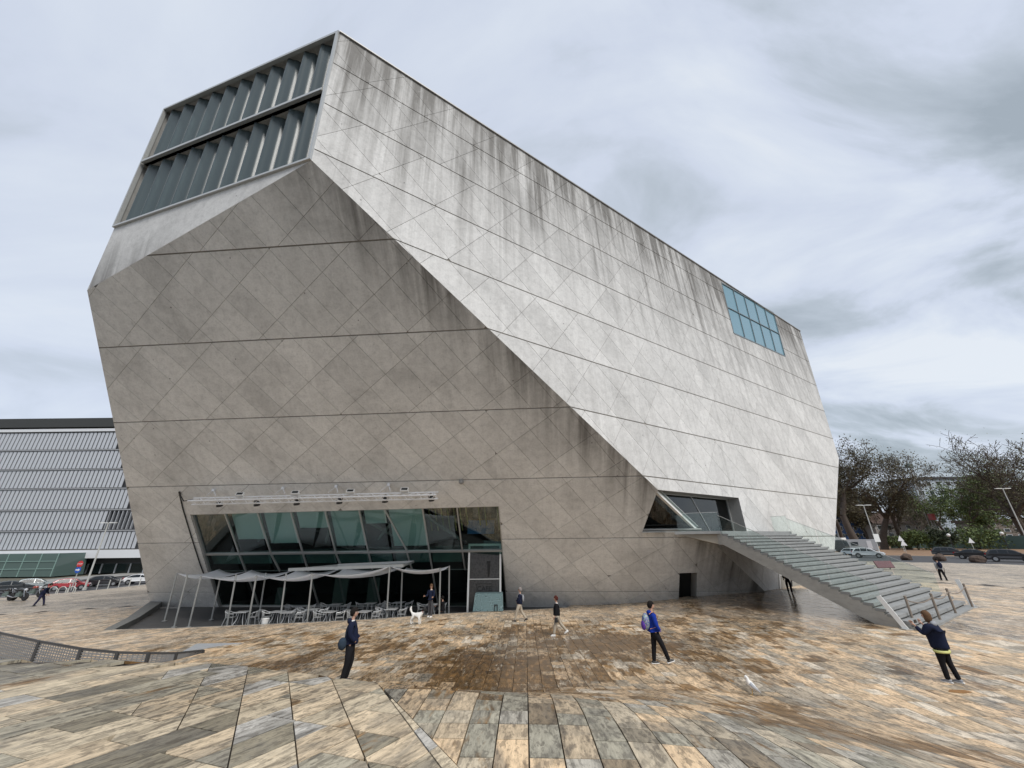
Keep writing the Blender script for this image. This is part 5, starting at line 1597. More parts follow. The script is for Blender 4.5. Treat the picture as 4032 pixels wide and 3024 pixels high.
# parapet of the terrace on the left
op = [on_ground(410, 2481, .05), at_z(500, 2433, .28), V((F_.x + .15, F_.y - .35, .42))]
ip = [on_ground(452, 2479, .03), at_z(548, 2430, .28), V((F_.x + .95, F_.y - .05, .42))]
w_ = MB()
for i in range(2):
    a, b, c, d = op[i], op[i + 1], ip[i + 1], ip[i]
    lo = lambda p: V((p.x, p.y, -.05))
    w_.add([a, b, c, d, lo(a), lo(b), lo(c), lo(d)], [(0, 1, 2, 3), (0, 4, 5, 1), (2, 6, 7, 3), (1, 5, 6, 2), (3, 7, 4, 0)])
o = w_.build('retaining_wall', mat('parapet_concrete', (.16, .16, .15), .8, var=.15)); tag(o, 'low dark concrete retaining wall running out from the left foot of the hall', 'wall')
b_ = MB(); yq = F_.y - .9; q4 = [at_depth_y(px_, py_, yq) for px_, py_ in ((598, 2431), (690, 2431), (704, 2391), (604, 2391))]; b_.prism(q4, (0, .15, 0))
o = b_.build('pale_board', M_PAVE); tag(o, 'pale concrete plinth at the left foot of the hall behind the leaning poles', 'plinth')

# ------------------------------------------------------------------ right side: rocks, low sign, triangular signs, globe lamps, hedge fence
M_ROCK = mat('rock_brown', (.075, .052, .04), .9, nscale=3, var=.3, bump=.6)
RK = [((3573, 2204), 1.5, 'brown boulder by the road, first from the left'), ((3705, 2208), 1.5, 'brown boulder by the road behind the walker with the rucksack'), ((3853, 2213), 1.7, 'round brown boulder in front of the middle dark car')]
for i, (p, w0, lab) in enumerate(RK):
    q = at_z(p[0], p[1], 1.05); b_ = MB(); b_.ball((0, 0, .3), (w0 * .55, w0 * .45, .62), 12, 8)
    rr = random.Random(i)
    b_.v = [tuple(V(v_) * (1 + .28 * mnoise.noise(V(v_) * 1.6 + V((i * 7, 0, 0))))) for v_ in b_.v]
    tag(b_.build('boulder', M_ROCK, loc=q), lab, 'boulder', 'boulders along the road edge')
q = at_z(3488, 2244, 1.1); t_ = thing('low_board', 'low dark red board lying on the plaza beyond the stairs', 'board', q)
b_ = MB(); b_.box((0, 0, .55), (1.9, .12, .75), rot=Matrix.Rotation(R(-28), 3, 'X')); b_.build('panel', mat('maroon', (.12, .035, .045), .6, var=.15), t_)
for s in (-.6, .6):
    b_ = MB(); b_.bar((s, .1, 0), (s, .0, .6), .07); b_.build('leg', M_STEEL, t_)
TS = [((3556, 2120), (3562, 2172), 'upper white triangular road sign back seen before the leaning trunks'), ((3562, 2138), (3570, 2178), 'lower white triangular road sign back before the leaning trunks'), ((3826, 2128), (3834, 2160), 'white triangular road sign behind the dark cars')]
for (t_, f_, lab) in TS:
    b0 = at_z(f_[0], f_[1], 1.05); y = min(b0.y, 100); b0 = at_depth_y(f_[0], f_[1] , y); b0.z = 1.05; c = at_depth_y(t_[0], t_[1], y)
    s_ = thing('warning_sign', lab, 'road sign', b0); h = c.z - b0.z
    b_ = MB(); b_.tube([(0, 0, 0), (0, 0, h)], .05, 6); b_.build('post', M_LAMPP, s_)
    b_ = MB(); b_.prism([(-.75, -.08, h - .55), (.75, -.08, h - .55), (0, -.08, h + .65)], (0, -.03, 0)); b_.build('plate', M_LPAN, s_)
for (t_, f_, lab) in (((3742, 2107), (3752, 2150), 'white globe park lamp beside the dark bush'), ((3952, 2100), (3975, 2168), 'white globe park lamp before the hedge at far right')):
    y = 104; b0 = at_depth_y(f_[0], f_[1], y); b0.z = 1.2; c = at_depth_y(t_[0], t_[1], y)
    s_ = thing('globe_lamp', lab, 'park lamp', b0, 0, 'globe lamps in the park'); h = c.z - b0.z
    b_ = MB(); b_.tube([(0, 0, 0), (0, 0, h)], .09, 6); b_.build('post', M_BLACK, s_); b_ = MB(); b_.ball((0, 0, h), .38, 10, 8); b_.build('globe', M_WHITE, s_, smooth=True)
hf = MB(); y0 = 128
pts = [at_depth_y(px, 2130, y0 - max(0, (px - 3600)) * .05) for px in (3500, 3650, 3800, 3950, 4100, 4250)]
gfence = thing('green_fence', 'long low green hoarding behind the parked cars and bushes in the park', 'fence', pts[2])
for a, b in zip(pts[:-1], pts[1:]):
    m_ = MB(); m_.add([(a.x - pts[2].x, a.y - pts[2].y, 1.2 - pts[2].z), (b.x - pts[2].x, b.y - pts[2].y, 1.2 - pts[2].z), (b.x - pts[2].x, b.y - pts[2].y, 4.6 - pts[2].z), (a.x - pts[2].x, a.y - pts[2].y, 4.6 - pts[2].z)], [(0, 1, 2, 3)])
    m_ = MB().prism([V((a.x, a.y, 1.2)) - pts[2], V((b.x, b.y, 1.2)) - pts[2], V((b.x, b.y, 4.4)) - pts[2], V((a.x, a.y, 4.4)) - pts[2]], (0, .15, 0)); m_.build('fence_panel', mat('green_grey', (.10, .155, .14), .7), gfence)

# far buildings on the right
def house(name, px0, px1, pyt, y, label, wall, roofc, floors, nwin, roof='flat', zbase=1.0):
    a, b = at_depth_y(px0, pyt, y), at_depth_y(px1, pyt, y); h = a.z - zbase; w0 = b.x - a.x
    t_ = thing(name, label, 'building', ((a.x + b.x) / 2, y, zbase))
    m_ = MB(); m_.box((0, 6, h / 2), (w0, 12, h)); m_.build('wall', wall, t_)
    m_ = MB()
    if roof == 'flat': m_.box((0, 6, h + .5), (w0 + 1.6, 13.4, 1.0))
    else: m_.prism([(-w0 / 2 - .6, -.6, h), (w0 / 2 + .6, -.6, h), (w0 / 2 - 2, 6, h + 4.5), (-w0 / 2 + 2, 6, h + 4.5)], (0, .3, 0)); m_.prism([(-w0 / 2 - .6, 12.6, h), (w0 / 2 + .6, 12.6, h), (w0 / 2 - 2, 6.1, h + 4.5), (-w0 / 2 + 2, 6.1, h + 4.5)], (0, -.3, 0))
    m_.build('roof', roofc, t_)
    for f in range(floors):
        for k in range(nwin):
            x = -w0 / 2 + w0 * (k + .5) / nwin; z = h * (f + .5) / floors
            m_ = MB(); m_.box((x, -.04, z), (w0 / nwin * .5, .12, h / floors * .55)); wn = m_.build('window', M_LPAN, t_)
            m_ = MB(); m_.box((x, -.12, z), (w0 / nwin * .42, .05, h / floors * .47)); m_.build('pane', M_OFFG, wn)
M_HW = mat('house_grey', (.30, .28, .26), .85, var=.12); M_HW2 = mat('house_pale', (.40, .45, .50), .7, var=.05)
house('apartment_block', 3590, 3900, 1888, 190, 'pale flat roofed block rising behind the bare trees right of the crane', M_HW2, mat('dark_roof', (.04, .04, .045), .7), 7, 8)
house('town_house', 3440, 3700, 2062, 160, 'old grey stone house with dark pitched roof seen between the trunks', M_HW, mat('brown_roof', (.085, .055, .045), .85), 3, 7, 'pitch')
house('office_block', 3220, 3385, 2010, 165, 'dark blue glass fronted block low behind the trees next to the hall', mat('blue_cladding', (.02, .06, .16), .35, var=.15), mat('dark_roof', (.04, .04, .045)), 5, 6)
house('terrace_house', 3880, 4300, 2055, 170, 'brownish row of buildings hidden behind the big tree at far right', mat('house_brown', (.16, .13, .11), .9, var=.2), mat('brown_roof', (.085, .055, .045)), 4, 9)
# tower crane / lattice mast
cr = thing('lattice_mast', 'slim lattice crane mast with a red cab rising behind the bare trees', 'crane', at_depth_y(3700, 2140, 140))
h = at_depth_y(3590, 1840, 140).z - cr.location.z
m_ = MB(); sx = .55
for a in (-sx, sx):
    for b in (-sx, sx): m_.tube([(a, b, 0), (a * .7, b * .7, h)], .12, 4)
for k in range(26):
    z0, z1 = h * k / 26, h * (k + 1) / 26; s_ = 1 if k % 2 else -1
    m_.tube([(-sx * s_, -sx, z0), (sx * s_, -sx, z1)], .07, 4); m_.tube([(sx, -sx * s_, z0), (sx, sx * s_, z1)], .07, 4)
m_.build('mast', mat('crane_grey', (.17, .165, .16), .6), cr)
m_ = MB(); m_.box((0, -.9, h * .33), (1.3, 1.2, 2.0)); m_.build('cab', mat('crane_red', (.16, .03, .03), .5), cr)
m_ = MB(); m_.box((0, 0, h + .5), (1.6, 1.6, 1.3)); m_.build('mast_head', M_STEEL, cr)

# ------------------------------------------------------------------ trees
M_BARK = mat('bark', (.075, .058, .046), .9, nscale=3, var=.25, bump=.5)
M_BARK2 = mat('bark_light', (.13, .105, .085), .9, nscale=3, var=.25)
def leaf_mat(name, c1, c2):
    if name in MATS: return MATS[name]
    m = bpy.data.materials.new(name); MATS[name] = m; t, b = nodes_of(m)
    at = t.nodes.new('ShaderNodeAttribute'); at.attribute_name = 'rnd'
    mx = t.nodes.new('ShaderNodeMixRGB'); mx.inputs[1].default_value = c1 + (1,); mx.inputs[2].default_value = c2 + (1,)
    t.links.new(at.outputs['Fac'], mx.inputs[0]); t.links.new(mx.outputs[0], b.inputs['Base Color']); b.inputs['Roughness'].default_value = .7
    b.inputs['Subsurface Weight'].default_value = 0
    return m
L_OLIVE = leaf_mat('leaf_olive', (.045, .038, .018), (.11, .095, .045))
L_GREEN = leaf_mat('leaf_green', (.035, .06, .016), (.13, .17, .045))
L_DARK = leaf_mat('leaf_dark', (.012, .022, .010), (.045, .06, .022))
L_GREEN2 = leaf_mat('leaf_fresh', (.07, .075, .03), (.19, .19, .09))
L_BUD = leaf_mat('leaf_bud', (.085, .08, .05), (.22, .21, .13))
def tree(base, height, spread, label, seed, leaf, nleaf, trunk_r=.5, lean=0.0, depth=6, leafsize=.35, fork=.28, name='broadleaf_tree', group='trees in the park', bark=None, tw_min=.032, up=.35):
    rg = random.Random(seed)
    t_ = thing(name, label, 'tree', base, 0, group)
    segs = []; tips = []
    def grow(p, d, L, r, lv):
        n = 3; pts = [p]; q = p; dd = d
        for i in range(n):
            dd = (dd + V((rg.uniform(-1, 1), rg.uniform(-1, 1), rg.uniform(-.4, .9) * up)) * .22).normalized(); q = q + dd * (L / n); pts.append(q)
        r1 = r * .62
        segs.append((pts, [r, r * .87, r * .74, r1], lv))
        if lv >= depth or r1 < .012:
            tips.append((q, dd, L)); return
        if lv >= 2: tips.append((pts[1], dd, L)); tips.append((pts[2], dd, L))
        if lv >= 1:
            for m_ in ((1, 2) if lv < 4 else (2,)):
                sd_ = V((rg.uniform(-1, 1), rg.uniform(-1, 1), rg.uniform(-.5, .8))).normalized()
                grow(pts[m_], (dd * .35 + sd_ * spread).normalized(), L * rg.uniform(.5, .75), r * rg.uniform(.35, .5), lv + 2)
        k = rg.choice((2, 3, 3)) if lv < 3 else 2
        for j in range(k):
            ax_ = V((rg.uniform(-1, 1), rg.uniform(-1, 1), rg.uniform(-.3, .6)))
            nd = (dd * (1 - fork) + ax_.normalized() * (.55 + .25 * rg.random()) * spread + V((0, 0, up * .3))).normalized()
            grow(q if j else q, nd, L * rg.uniform(.66, .86), r1 * rg.uniform(.62, .86) if j else r1 * .9, lv + 1)
    grow(V((0, 0, 0)), V((lean, 0, 1)).normalized(), height * .27, trunk_r, 0)
    zmax = max(p.z for s in segs for p in s[0]); k = height / zmax
    tb_ = MB(); tw = MB()
    for pts, rr, lv in segs:
        pts = [p * k for p in pts]
        if lv <= 2: tb_.tube(pts, rr, 7 if lv < 2 else 5, cap=False)
        else: tw.tube(pts, [max(x, tw_min) for x in rr], 3, cap=False)
    tb_.build('trunk', bark or M_BARK, t_, smooth=True)
    tw.build('branches', bark or M_BARK, t_, merge=False)
    if nleaf:
        v = []; f = []; rn_ = []
        per = max(1, int(nleaf * 1.7) // max(1, len(tips)))
        for tp, dd, L in tips:
            tp = tp * k
            for _ in range(per):
                c = tp + V((rg.gauss(0, 1), rg.gauss(0, 1), rg.gauss(0, .8))) * (L * k * .55)
                if c.z < .6: continue
                s = leafsize * .72 * rg.uniform(.5, 1.5)
                a = V((rg.uniform(-1, 1), rg.uniform(-1, 1), rg.uniform(-1, 1))).normalized(); b = a.cross(V((rg.uniform(-1, 1), rg.uniform(-1, 1), rg.uniform(-1, 1)))).normalized()
                n = len(v); v += [c - a * s, c + b * s * .6, c + a * s, c - b * s * .5]; f.append((n, n + 1, n + 2, n + 3)); x_ = rg.random(); rn_ += [x_] * 4
        me = bpy.data.meshes.new('crown'); me.from_pydata([tuple(p) for p in v], [], f)
        me.attributes.new('rnd', 'FLOAT', 'POINT').data.foreach_set('value', np.array(rn_, np.float32))
        link_mesh('crown', me, leaf, t_)
    return t_
def tb(px, y, z=1.1): p = at_depth_y(px, 2150, y); p.z = z; return p
def th(py, px, y, z=1.1): return at_depth_y(px, py, y).z - z
tree(tb(3385, 112), th(1745, 3385, 112), 1.0, 'big dark tree just right of the hall with bare twigs at its top', 21, L_OLIVE, 6000, 1.15, -.12, 7, .28)
tree(tb(3480, 118), th(1770, 3470, 118), 1.05, 'dark tree second from the hall, its trunk leaning left', 22, L_OLIVE, 5200, 1.0, -.2, 7, .27)
tree(tb(3575, 116), th(1880, 3560, 116), 1.05, 'dark tree with a thick leaning trunk beside the triangular signs', 27, L_OLIVE, 4200, .95, -.28, 7, .25)
tree(tb(3330, 135), th(1730, 3330, 135), .9, 'tall bare tree partly hidden by the hall', 31, L_BUD, 1500, .8, -.1, 7, .25)
tree(tb(3650, 150), th(1960, 3650, 150), .9, 'slender bare grey tree in front of the pale block', 35, L_BUD, 900, .55, -.1, 7, .22, bark=M_BARK2)
tree(tb(3760, 150), th(1900, 3760, 150), .9, 'young yellow green tree right of the crane mast', 36, L_GREEN, 6000, .6, -.05, 7, .34)
tree(tb(3840, 135), th(1860, 3850, 135), 1.0, 'olive green leafing tree left of the great spreading tree', 37, L_GREEN, 9000, .7, -.1, 7, .36)
tree(tb(4080, 112), th(1690, 4050, 112), 1.35, 'great spreading tree with fresh buds at the right edge', 44, L_GREEN2, 7000, 1.25, -.25, 8, .22, fork=.2, up=.45, tw_min=.055)
tree(tb(3950, 140), th(1950, 3950, 140), 1.0, 'dark green tree under the crown of the great spreading tree', 47, L_GREEN, 8000, .7, 0, 7, .36)
tree(tb(4120, 150), th(1900, 4100, 150), 1.0, 'dense dark tree behind the great spreading tree', 48, L_OLIVE, 9000, .8, 0, 7, .4)
tree(tb(3430, 165), th(1900, 3430, 165), 1.0, 'distant dark tree filling the gap between the two leaning trunks', 49, L_OLIVE, 9000, .8, 0, 7, .5)
def bush(px, y, w0, h, label, seed, leaf):
    rg = random.Random(seed); t_ = thing('shrub', label, 'shrub', tb(px, y), 0, 'shrubs in the park')
    v = []; f = []; rn_ = []
    lobes = [(V((rg.uniform(-.45, .45) * w0, rg.uniform(-.3, .3) * w0, rg.uniform(.3, .72) * h)), rg.uniform(.25, .4)) for _ in range(9)]
    for _ in range(2600):
        c0, r0_ = rg.choice(lobes); d = V((rg.gauss(0, 1), rg.gauss(0, 1), rg.gauss(0, 1))).normalized() * (rg.random() ** .45)
        c = c0 + V((d.x * w0 * r0_, d.y * w0 * r0_, d.z * h * r0_))
        if c.z < .05: continue
        s = .26 * rg.uniform(.6, 1.4); a = V((rg.uniform(-1, 1), rg.uniform(-1, 1), rg.uniform(-1, 1))).normalized(); b = a.cross(V((rg.uniform(-1, 1), .3, rg.uniform(-1, 1)))).normalized()
        n = len(v); v += [c - a * s, c + b * s * .6, c + a * s, c - b * s * .5]; f.append((n, n + 1, n + 2, n + 3)); rn_ += [rg.random()] * 4
    me = bpy.data.meshes.new('foliage'); me.from_pydata([tuple(p) for p in v], [], f); me.attributes.new('rnd', 'FLOAT', 'POINT').data.foreach_set('value', np.array(rn_, np.float32))
    link_mesh('foliage', me, leaf, t_)
    m_ = MB()
    for k in range(5): m_.tube([(rg.uniform(-.2, .2), rg.uniform(-.2, .2), 0), (rg.uniform(-.4, .4) * w0, rg.uniform(-.2, .2) * w0, h * .6)], [.09, .04], 5)
    m_.build('stems', M_BARK, t_)
bush(3612, 112, 7.5, 5.2, 'rounded yellow green shrub left of the dark bush', 3, L_GREEN)
bush(3722, 108, 4.6, 5.6, 'dense dark green bush beside the globe lamp', 4, L_DARK)
bush(3855, 110, 10, 6.0, 'wide light green shrub behind the triangular sign at right', 5, L_GREEN)
bush(3540, 124, 6, 4.0, 'low green shrub behind the leaning trunks', 6, L_GREEN)
# ------------------------------------------------------------------ cars
M_TYRE = mat('tyre', (.015, .015, .016), .8)
M_RIM = mat('alloy_rim', (.42, .43, .44), .35, metal=.8)
M_CGLASS = mat('car_glass', (.02, .025, .03), .08, spec=.18)
M_TAIL = mat('tail_light', (.30, .01, .01), .25)
M_HEAD = mat('head_light', (.65, .67, .70), .15)
M_PLATE = mat('number_plate', (.75, .75, .72), .5)
def paint(name, c): return mat('paint_' + name, c, .28, spec=.6, coat=.6, var=.02)
SHAPES = {   # side outline of the body (x forward, z), and of the glasshouse
 'hatch': dict(L=4.05, W=1.75, body=[(-2.0, .35), (-2.02, .62), (-1.93, .92), (-1.6, .98), (.7, .96), (1.25, .93), (1.8, .80), (2.0, .62), (2.02, .35)],
               roof=[(-1.88, .93), (-1.35, 1.38), (-.7, 1.47), (.1, 1.45), (.55, 1.33), (1.2, .94)], pil=(-.05,), wheels=(-1.28, 1.27), r=.31),
 'coupe': dict(L=4.3, W=1.78, body=[(-2.12, .38), (-2.15, .68), (-2.0, .94), (-1.6, .98), (.7, .95), (1.35, .90), (1.95, .76), (2.14, .58), (2.15, .36)],
               roof=[(-1.95, .95), (-1.2, 1.33), (-.5, 1.42), (.15, 1.38), (1.25, .92)], pil=(.0,), wheels=(-1.33, 1.33), r=.32),
 'suv': dict(L=4.6, W=1.88, body=[(-2.25, .42), (-2.3, .80), (-2.2, 1.08), (-1.7, 1.12), (.8, 1.09), (1.45, 1.04), (2.1, .92), (2.27, .70), (2.28, .42)],
             roof=[(-2.15, 1.08), (-1.75, 1.58), (-.9, 1.68), (.2, 1.65), (.65, 1.52), (1.35, 1.06)], pil=(-.95, .0), wheels=(-1.42, 1.42), r=.37),
 'sedan': dict(L=4.7, W=1.82, body=[(-2.3, .38), (-2.34, .70), (-2.2, .98), (-1.5, 1.02), (.8, .98), (1.5, .93), (2.15, .80), (2.33, .60), (2.34, .38)],
               roof=[(-1.75, 1.0), (-1.0, 1.40), (-.3, 1.47), (.35, 1.43), (1.35, .95)], pil=(-.05,), wheels=(-1.45, 1.42), r=.33)}
def car(kind, pnt, label, loc_, head, group='parked cars', black_trim=True):
    S = SHAPES[kind]; W = S['W']
    t_ = thing('car', label, 'car', loc_, head, group)
    def loft(outline, inset_top, zref, w0, name, m, parent, bottom=None):
        b_ = MB(); n = len(outline); half = []
        zmin = min(z for _, z in outline); zmax = max(z for _, z in outline)
        ring = outline
        lv = []
        for s in (-1, 1):
            for x, z in ring:
                k = (z - zmin) / (zmax - zmin); lv.append((x, s * (w0 / 2 - inset_top * k ** 1.4 - (.10 * max(0, abs(x) - S['L'] * .38)) ), z))
        # belly of the side: one more ring bulging outwards
        b_.add(lv, [tuple(range(n))[::-1], tuple(range(n, 2 * n))] + [(i, (i + 1) % n, n + (i + 1) % n, n + i) for i in range(n)])
        return b_.build(name, m, parent, bevel=.05)
    body = loft(S['body'], .06, 0, W, 'body', pnt, t_)
    gh = loft(S['roof'], .30, 0, W - .12, 'cabin', pnt, t_)
    rf = S['roof']; zb, zt = rf[0][1], max(z for _, z in rf)
    cx = sum(x for x, _ in rf) / len(rf); cz = zb + .05
    # side windows split by pillars
    def sh(p, k=.86): return (cx + (p[0] - cx) * k, zb + .05 + (p[1] - zb) * .80)
    win = [sh(p) for p in rf]
    for s in (-1, 1):
        xs_ = [min(p[0] for p in win)] + list(S['pil']) + [max(p[0] for p in win)]
        for a, b in zip(xs_[:-1], xs_[1:]):
            q = [(x, z, 0) for x, z in win]; q = ccw(q); q = clip_poly(q, (1, 0), b - .04, 0); q = clip_poly(q, (-1, 0), -(a + .04), 0)
            if not q: continue
            v = []
            for x, z, _ in q:
                k = (z - zb) / (zt - zb); v.append(V((x, s * (W / 2 - .06 - .30 * max(0, k) ** 1.4 + .008), z)))
            m_ = MB(); m_.prism(v, (0, s * .012, 0)); m_.build('side_window', M_CGLASS, t_)
    for (a, b), nm in (((rf[-1], rf[-2]), 'windscreen'), ((rf[0], rf[1]), 'rear_window')):
        d = V((b[0] - a[0], 0, b[1] - a[1])); n_ = V((d.z, 0, -d.x)).normalized(); 
        if (n_.x < 0) == (nm == 'windscreen'): n_ = -n_
        p0 = V((a[0], 0, a[1])) + d * .12 + n_ * .012; p1 = V((a[0], 0, a[1])) + d * .92 + n_ * .012
        m_ = MB(); m_.prism([p0 + V((0, -W * .40, 0)), p0 + V((0, W * .40, 0)), p1 + V((0, W * .31, 0)), p1 + V((0, -W * .31, 0))], n_ * .012); m_.build(nm, M_CGLASS, t_)
    r = S['r']
    for x in S['wheels']:
        for s in (-1, 1):
            m_ = MB(); m_.lathe([(r * .55, -.11), (r * .95, -.11), (r, -.07), (r, .07), (r * .95, .11), (r * .55, .11)], 18, (x, s * (W / 2 - .09), r), 'Y'); wh = m_.build('wheel', M_TYRE, t_)
            m_ = MB(); m_.lathe([(0.0, 0), (r * .18, .012), (r * .55, .004), (r * .6, -.02)], 14, (0, 0, 0), 'Y')
            m_ = MB(); m_.lathe([(.01, .0), (r * .62, .0), (r * .62, .02), (.01, .02)], 14, (x, s * (W / 2 + .012) - .01, r), 'Y'); m_.build('rim', M_RIM, wh)
            m_ = MB(); m_.lathe([(r * 1.0, .0), (r * 1.16, .0), (r * 1.16, .015), (r * 1.0, .015)], 16, (x, s * (W / 2 + .003) - .0075, r + .01), 'Y'); m_.build('wheel_arch', M_BLACK, t_)
    bx0, bx1 = S['body'][1][0], S['body'][-2][0]
    for s in (-1, 1):
        m_ = MB(); m_.box((bx1 - .10, s * W * .34, S['body'][-2][1] + .05), (.22, .34, .13)); m_.build('headlight', M_HEAD, t_)
        m_ = MB(); m_.box((bx0 + .08, s * W * .38, S['body'][1][1] + .2), (.16, .22, .26)); m_.build('tail_light', M_TAIL, t_)
        m_ = MB(); m_.box((rf[-1][0] - .28, s * (W / 2 + .08), zb + .08), (.14, .2, .13)); m_.build('mirror', pnt, t_)
        m_ = MB(); m_.box((0, s * (W / 2 + .005), .36), (S['wheels'][1] - S['wheels'][0] - r * 2.4, .03, .1)); m_.build('sill', M_BLACK, t_)
    m_ = MB(); m_.box((bx0 - .02, 0, S['body'][1][1] + .02), (.03, .5, .12)); m_.build('number_plate', M_PLATE, t_)
    m_ = MB(); m_.box((bx1 + .02, 0, .48), (.05, W * .6, .16)); m_.build('grille', M_BLACK, t_)
    return t_
# left street: the cars stand nose away along the kerb, seen from behind and the side
car('hatch', paint('red', (.34, .015, .022)), 'bright red hatchback parked left of the tall lamp post', at_z(303, 2322, -1.26) + V((-1.2, 0, 0)), R(38), 'cars parked along the street on the left')
car('hatch', paint('black', (.012, .012, .014)), 'black hatchback parked between the lamp post and the white coupe', at_z(432, 2307, -1.26) + V((-1.0, 0, 0)), R(30), 'cars parked along the street on the left')
car('coupe', paint('white', (.74, .75, .76)), 'white coupe half hidden by the left edge of the concrete hall', at_z(552, 2298, -1.26) + V((0, 0, 0)), R(22), 'cars parked along the street on the left')
car('sedan', paint('charcoal', (.03, .035, .04)), 'dark estate car behind the parked motorcycles at far left', at_z(30, 2335, -1.26), R(52), 'cars parked along the street on the left')
car('hatch', paint('silver', (.33, .37, .38)), 'silver grey hatchback between the motorcycles and the red hatchback', at_z(125, 2322, -1.26), R(48), 'cars parked along the street on the left')
# right street
rdz = math.atan2(rd.y, rd.x)
car('suv', paint('graphite', (.035, .037, .04)), 'dark grey SUV leftmost of the three dark cars, nose to the right', at_z(3745, 2193, 1.0), rdz + R(4), 'cars parked along the road on the right')
car('sedan', paint('blackgrey', (.02, .02, .022)), 'black saloon in the middle of the three dark cars', at_z(3846, 2201, 1.0), rdz + R(-3), 'cars parked along the road on the right')
car('suv', paint('black2', (.016, .016, .018)), 'black estate cut by the right edge of the photo', at_z(3985, 2212, 1.0), rdz + R(2), 'cars parked along the road on the right')
car('suv', paint('white2', (.72, .74, .75)), 'white crossover parked below the poster on the street lamp', at_z(3425, 2196, 1.0), rdz + R(5), 'cars parked along the road on the right')
car('hatch', paint('white3', (.70, .72, .73)), 'small white hatchback behind the white crossover', at_z(3366, 2189, 1.0), rdz + R(-20), 'cars parked along the road on the right')
# lorry and van behind
lq = at_depth_y(3322, 2185, 96); lq.z = 1.0
lt = thing('lorry', 'dark lorry with a pale roof box standing close to the right edge of the hall', 'lorry', lq, R(-60))
m_ = MB(); m_.prism([(-1.2, -1.2, .5), (1.2, -1.2, .5), (1.2, -1.2, 1.7), (.9, -1.2, 2.9), (-1.2, -1.2, 2.9)], (0, 2.4, 0)); m_.build('cab', paint('charcoal', (.03, .035, .04)), lt, bevel=.06)
m_ = MB(); m_.box((.1, 0, 3.15), (1.8, 2.2, .5)); m_.build('roof_box', M_WHITE, lt, bevel=.08)
m_ = MB(); m_.box((-4.2, 0, 2.0), (5.6, 2.4, 2.6)); m_.build('cargo_box', mat('tarp_dark', (.05, .055, .06), .7), lt)
m_ = MB(); m_.prism([(1.21, -1.05, 1.75), (1.21, 1.05, 1.75), (.96, 1.0, 2.7), (.96, -1.0, 2.7)], (.02, 0, 0)); m_.build('windscreen', M_CGLASS, lt)
for x in (.1, -3.2, -5.6):
    for s in (-1, 1):
        m_ = MB(); m_.lathe([(.28, -.14), (.5, -.14), (.5, .14), (.28, .14), (.0, .1)], 14, (x, s * 1.08, .5), 'Y'); m_.build('wheel', M_TYRE, lt)
for s in (-1, 1): m_ = MB(); m_.box((1.24, s * .85, .85), (.06, .36, .2)); m_.build('headlight', M_HEAD, lt)
vq = at_depth_y(3400, 2180, 104); vq.z = 1.0
vt = thing('site_trailer', 'pale grey site trailer behind the white cars and the lamp post', 'trailer', vq, R(-35))
m_ = MB(); m_.box((0, 0, 1.75), (6.2, 2.4, 2.5)); m_.build('box', mat('trailer_grey', (.34, .36, .38), .6, var=.1), vt)
m_ = MB(); m_.box((1.6, -1.22, 1.7), (.9, .05, 1.9)); m_.build('door', M_LPAN, vt); m_ = MB(); m_.box((-1.2, -1.22, 2.0), (1.4, .05, .8)); m_.build('window', M_CGLASS, vt)
for x in (-1.6, 1.6): m_ = MB(); m_.lathe([(.1, -1.1), (.42, -1.1), (.42, 1.1), (.1, 1.1)], 12, (x, 0, .42), 'Y'); m_.build('wheel', M_TYRE, vt)

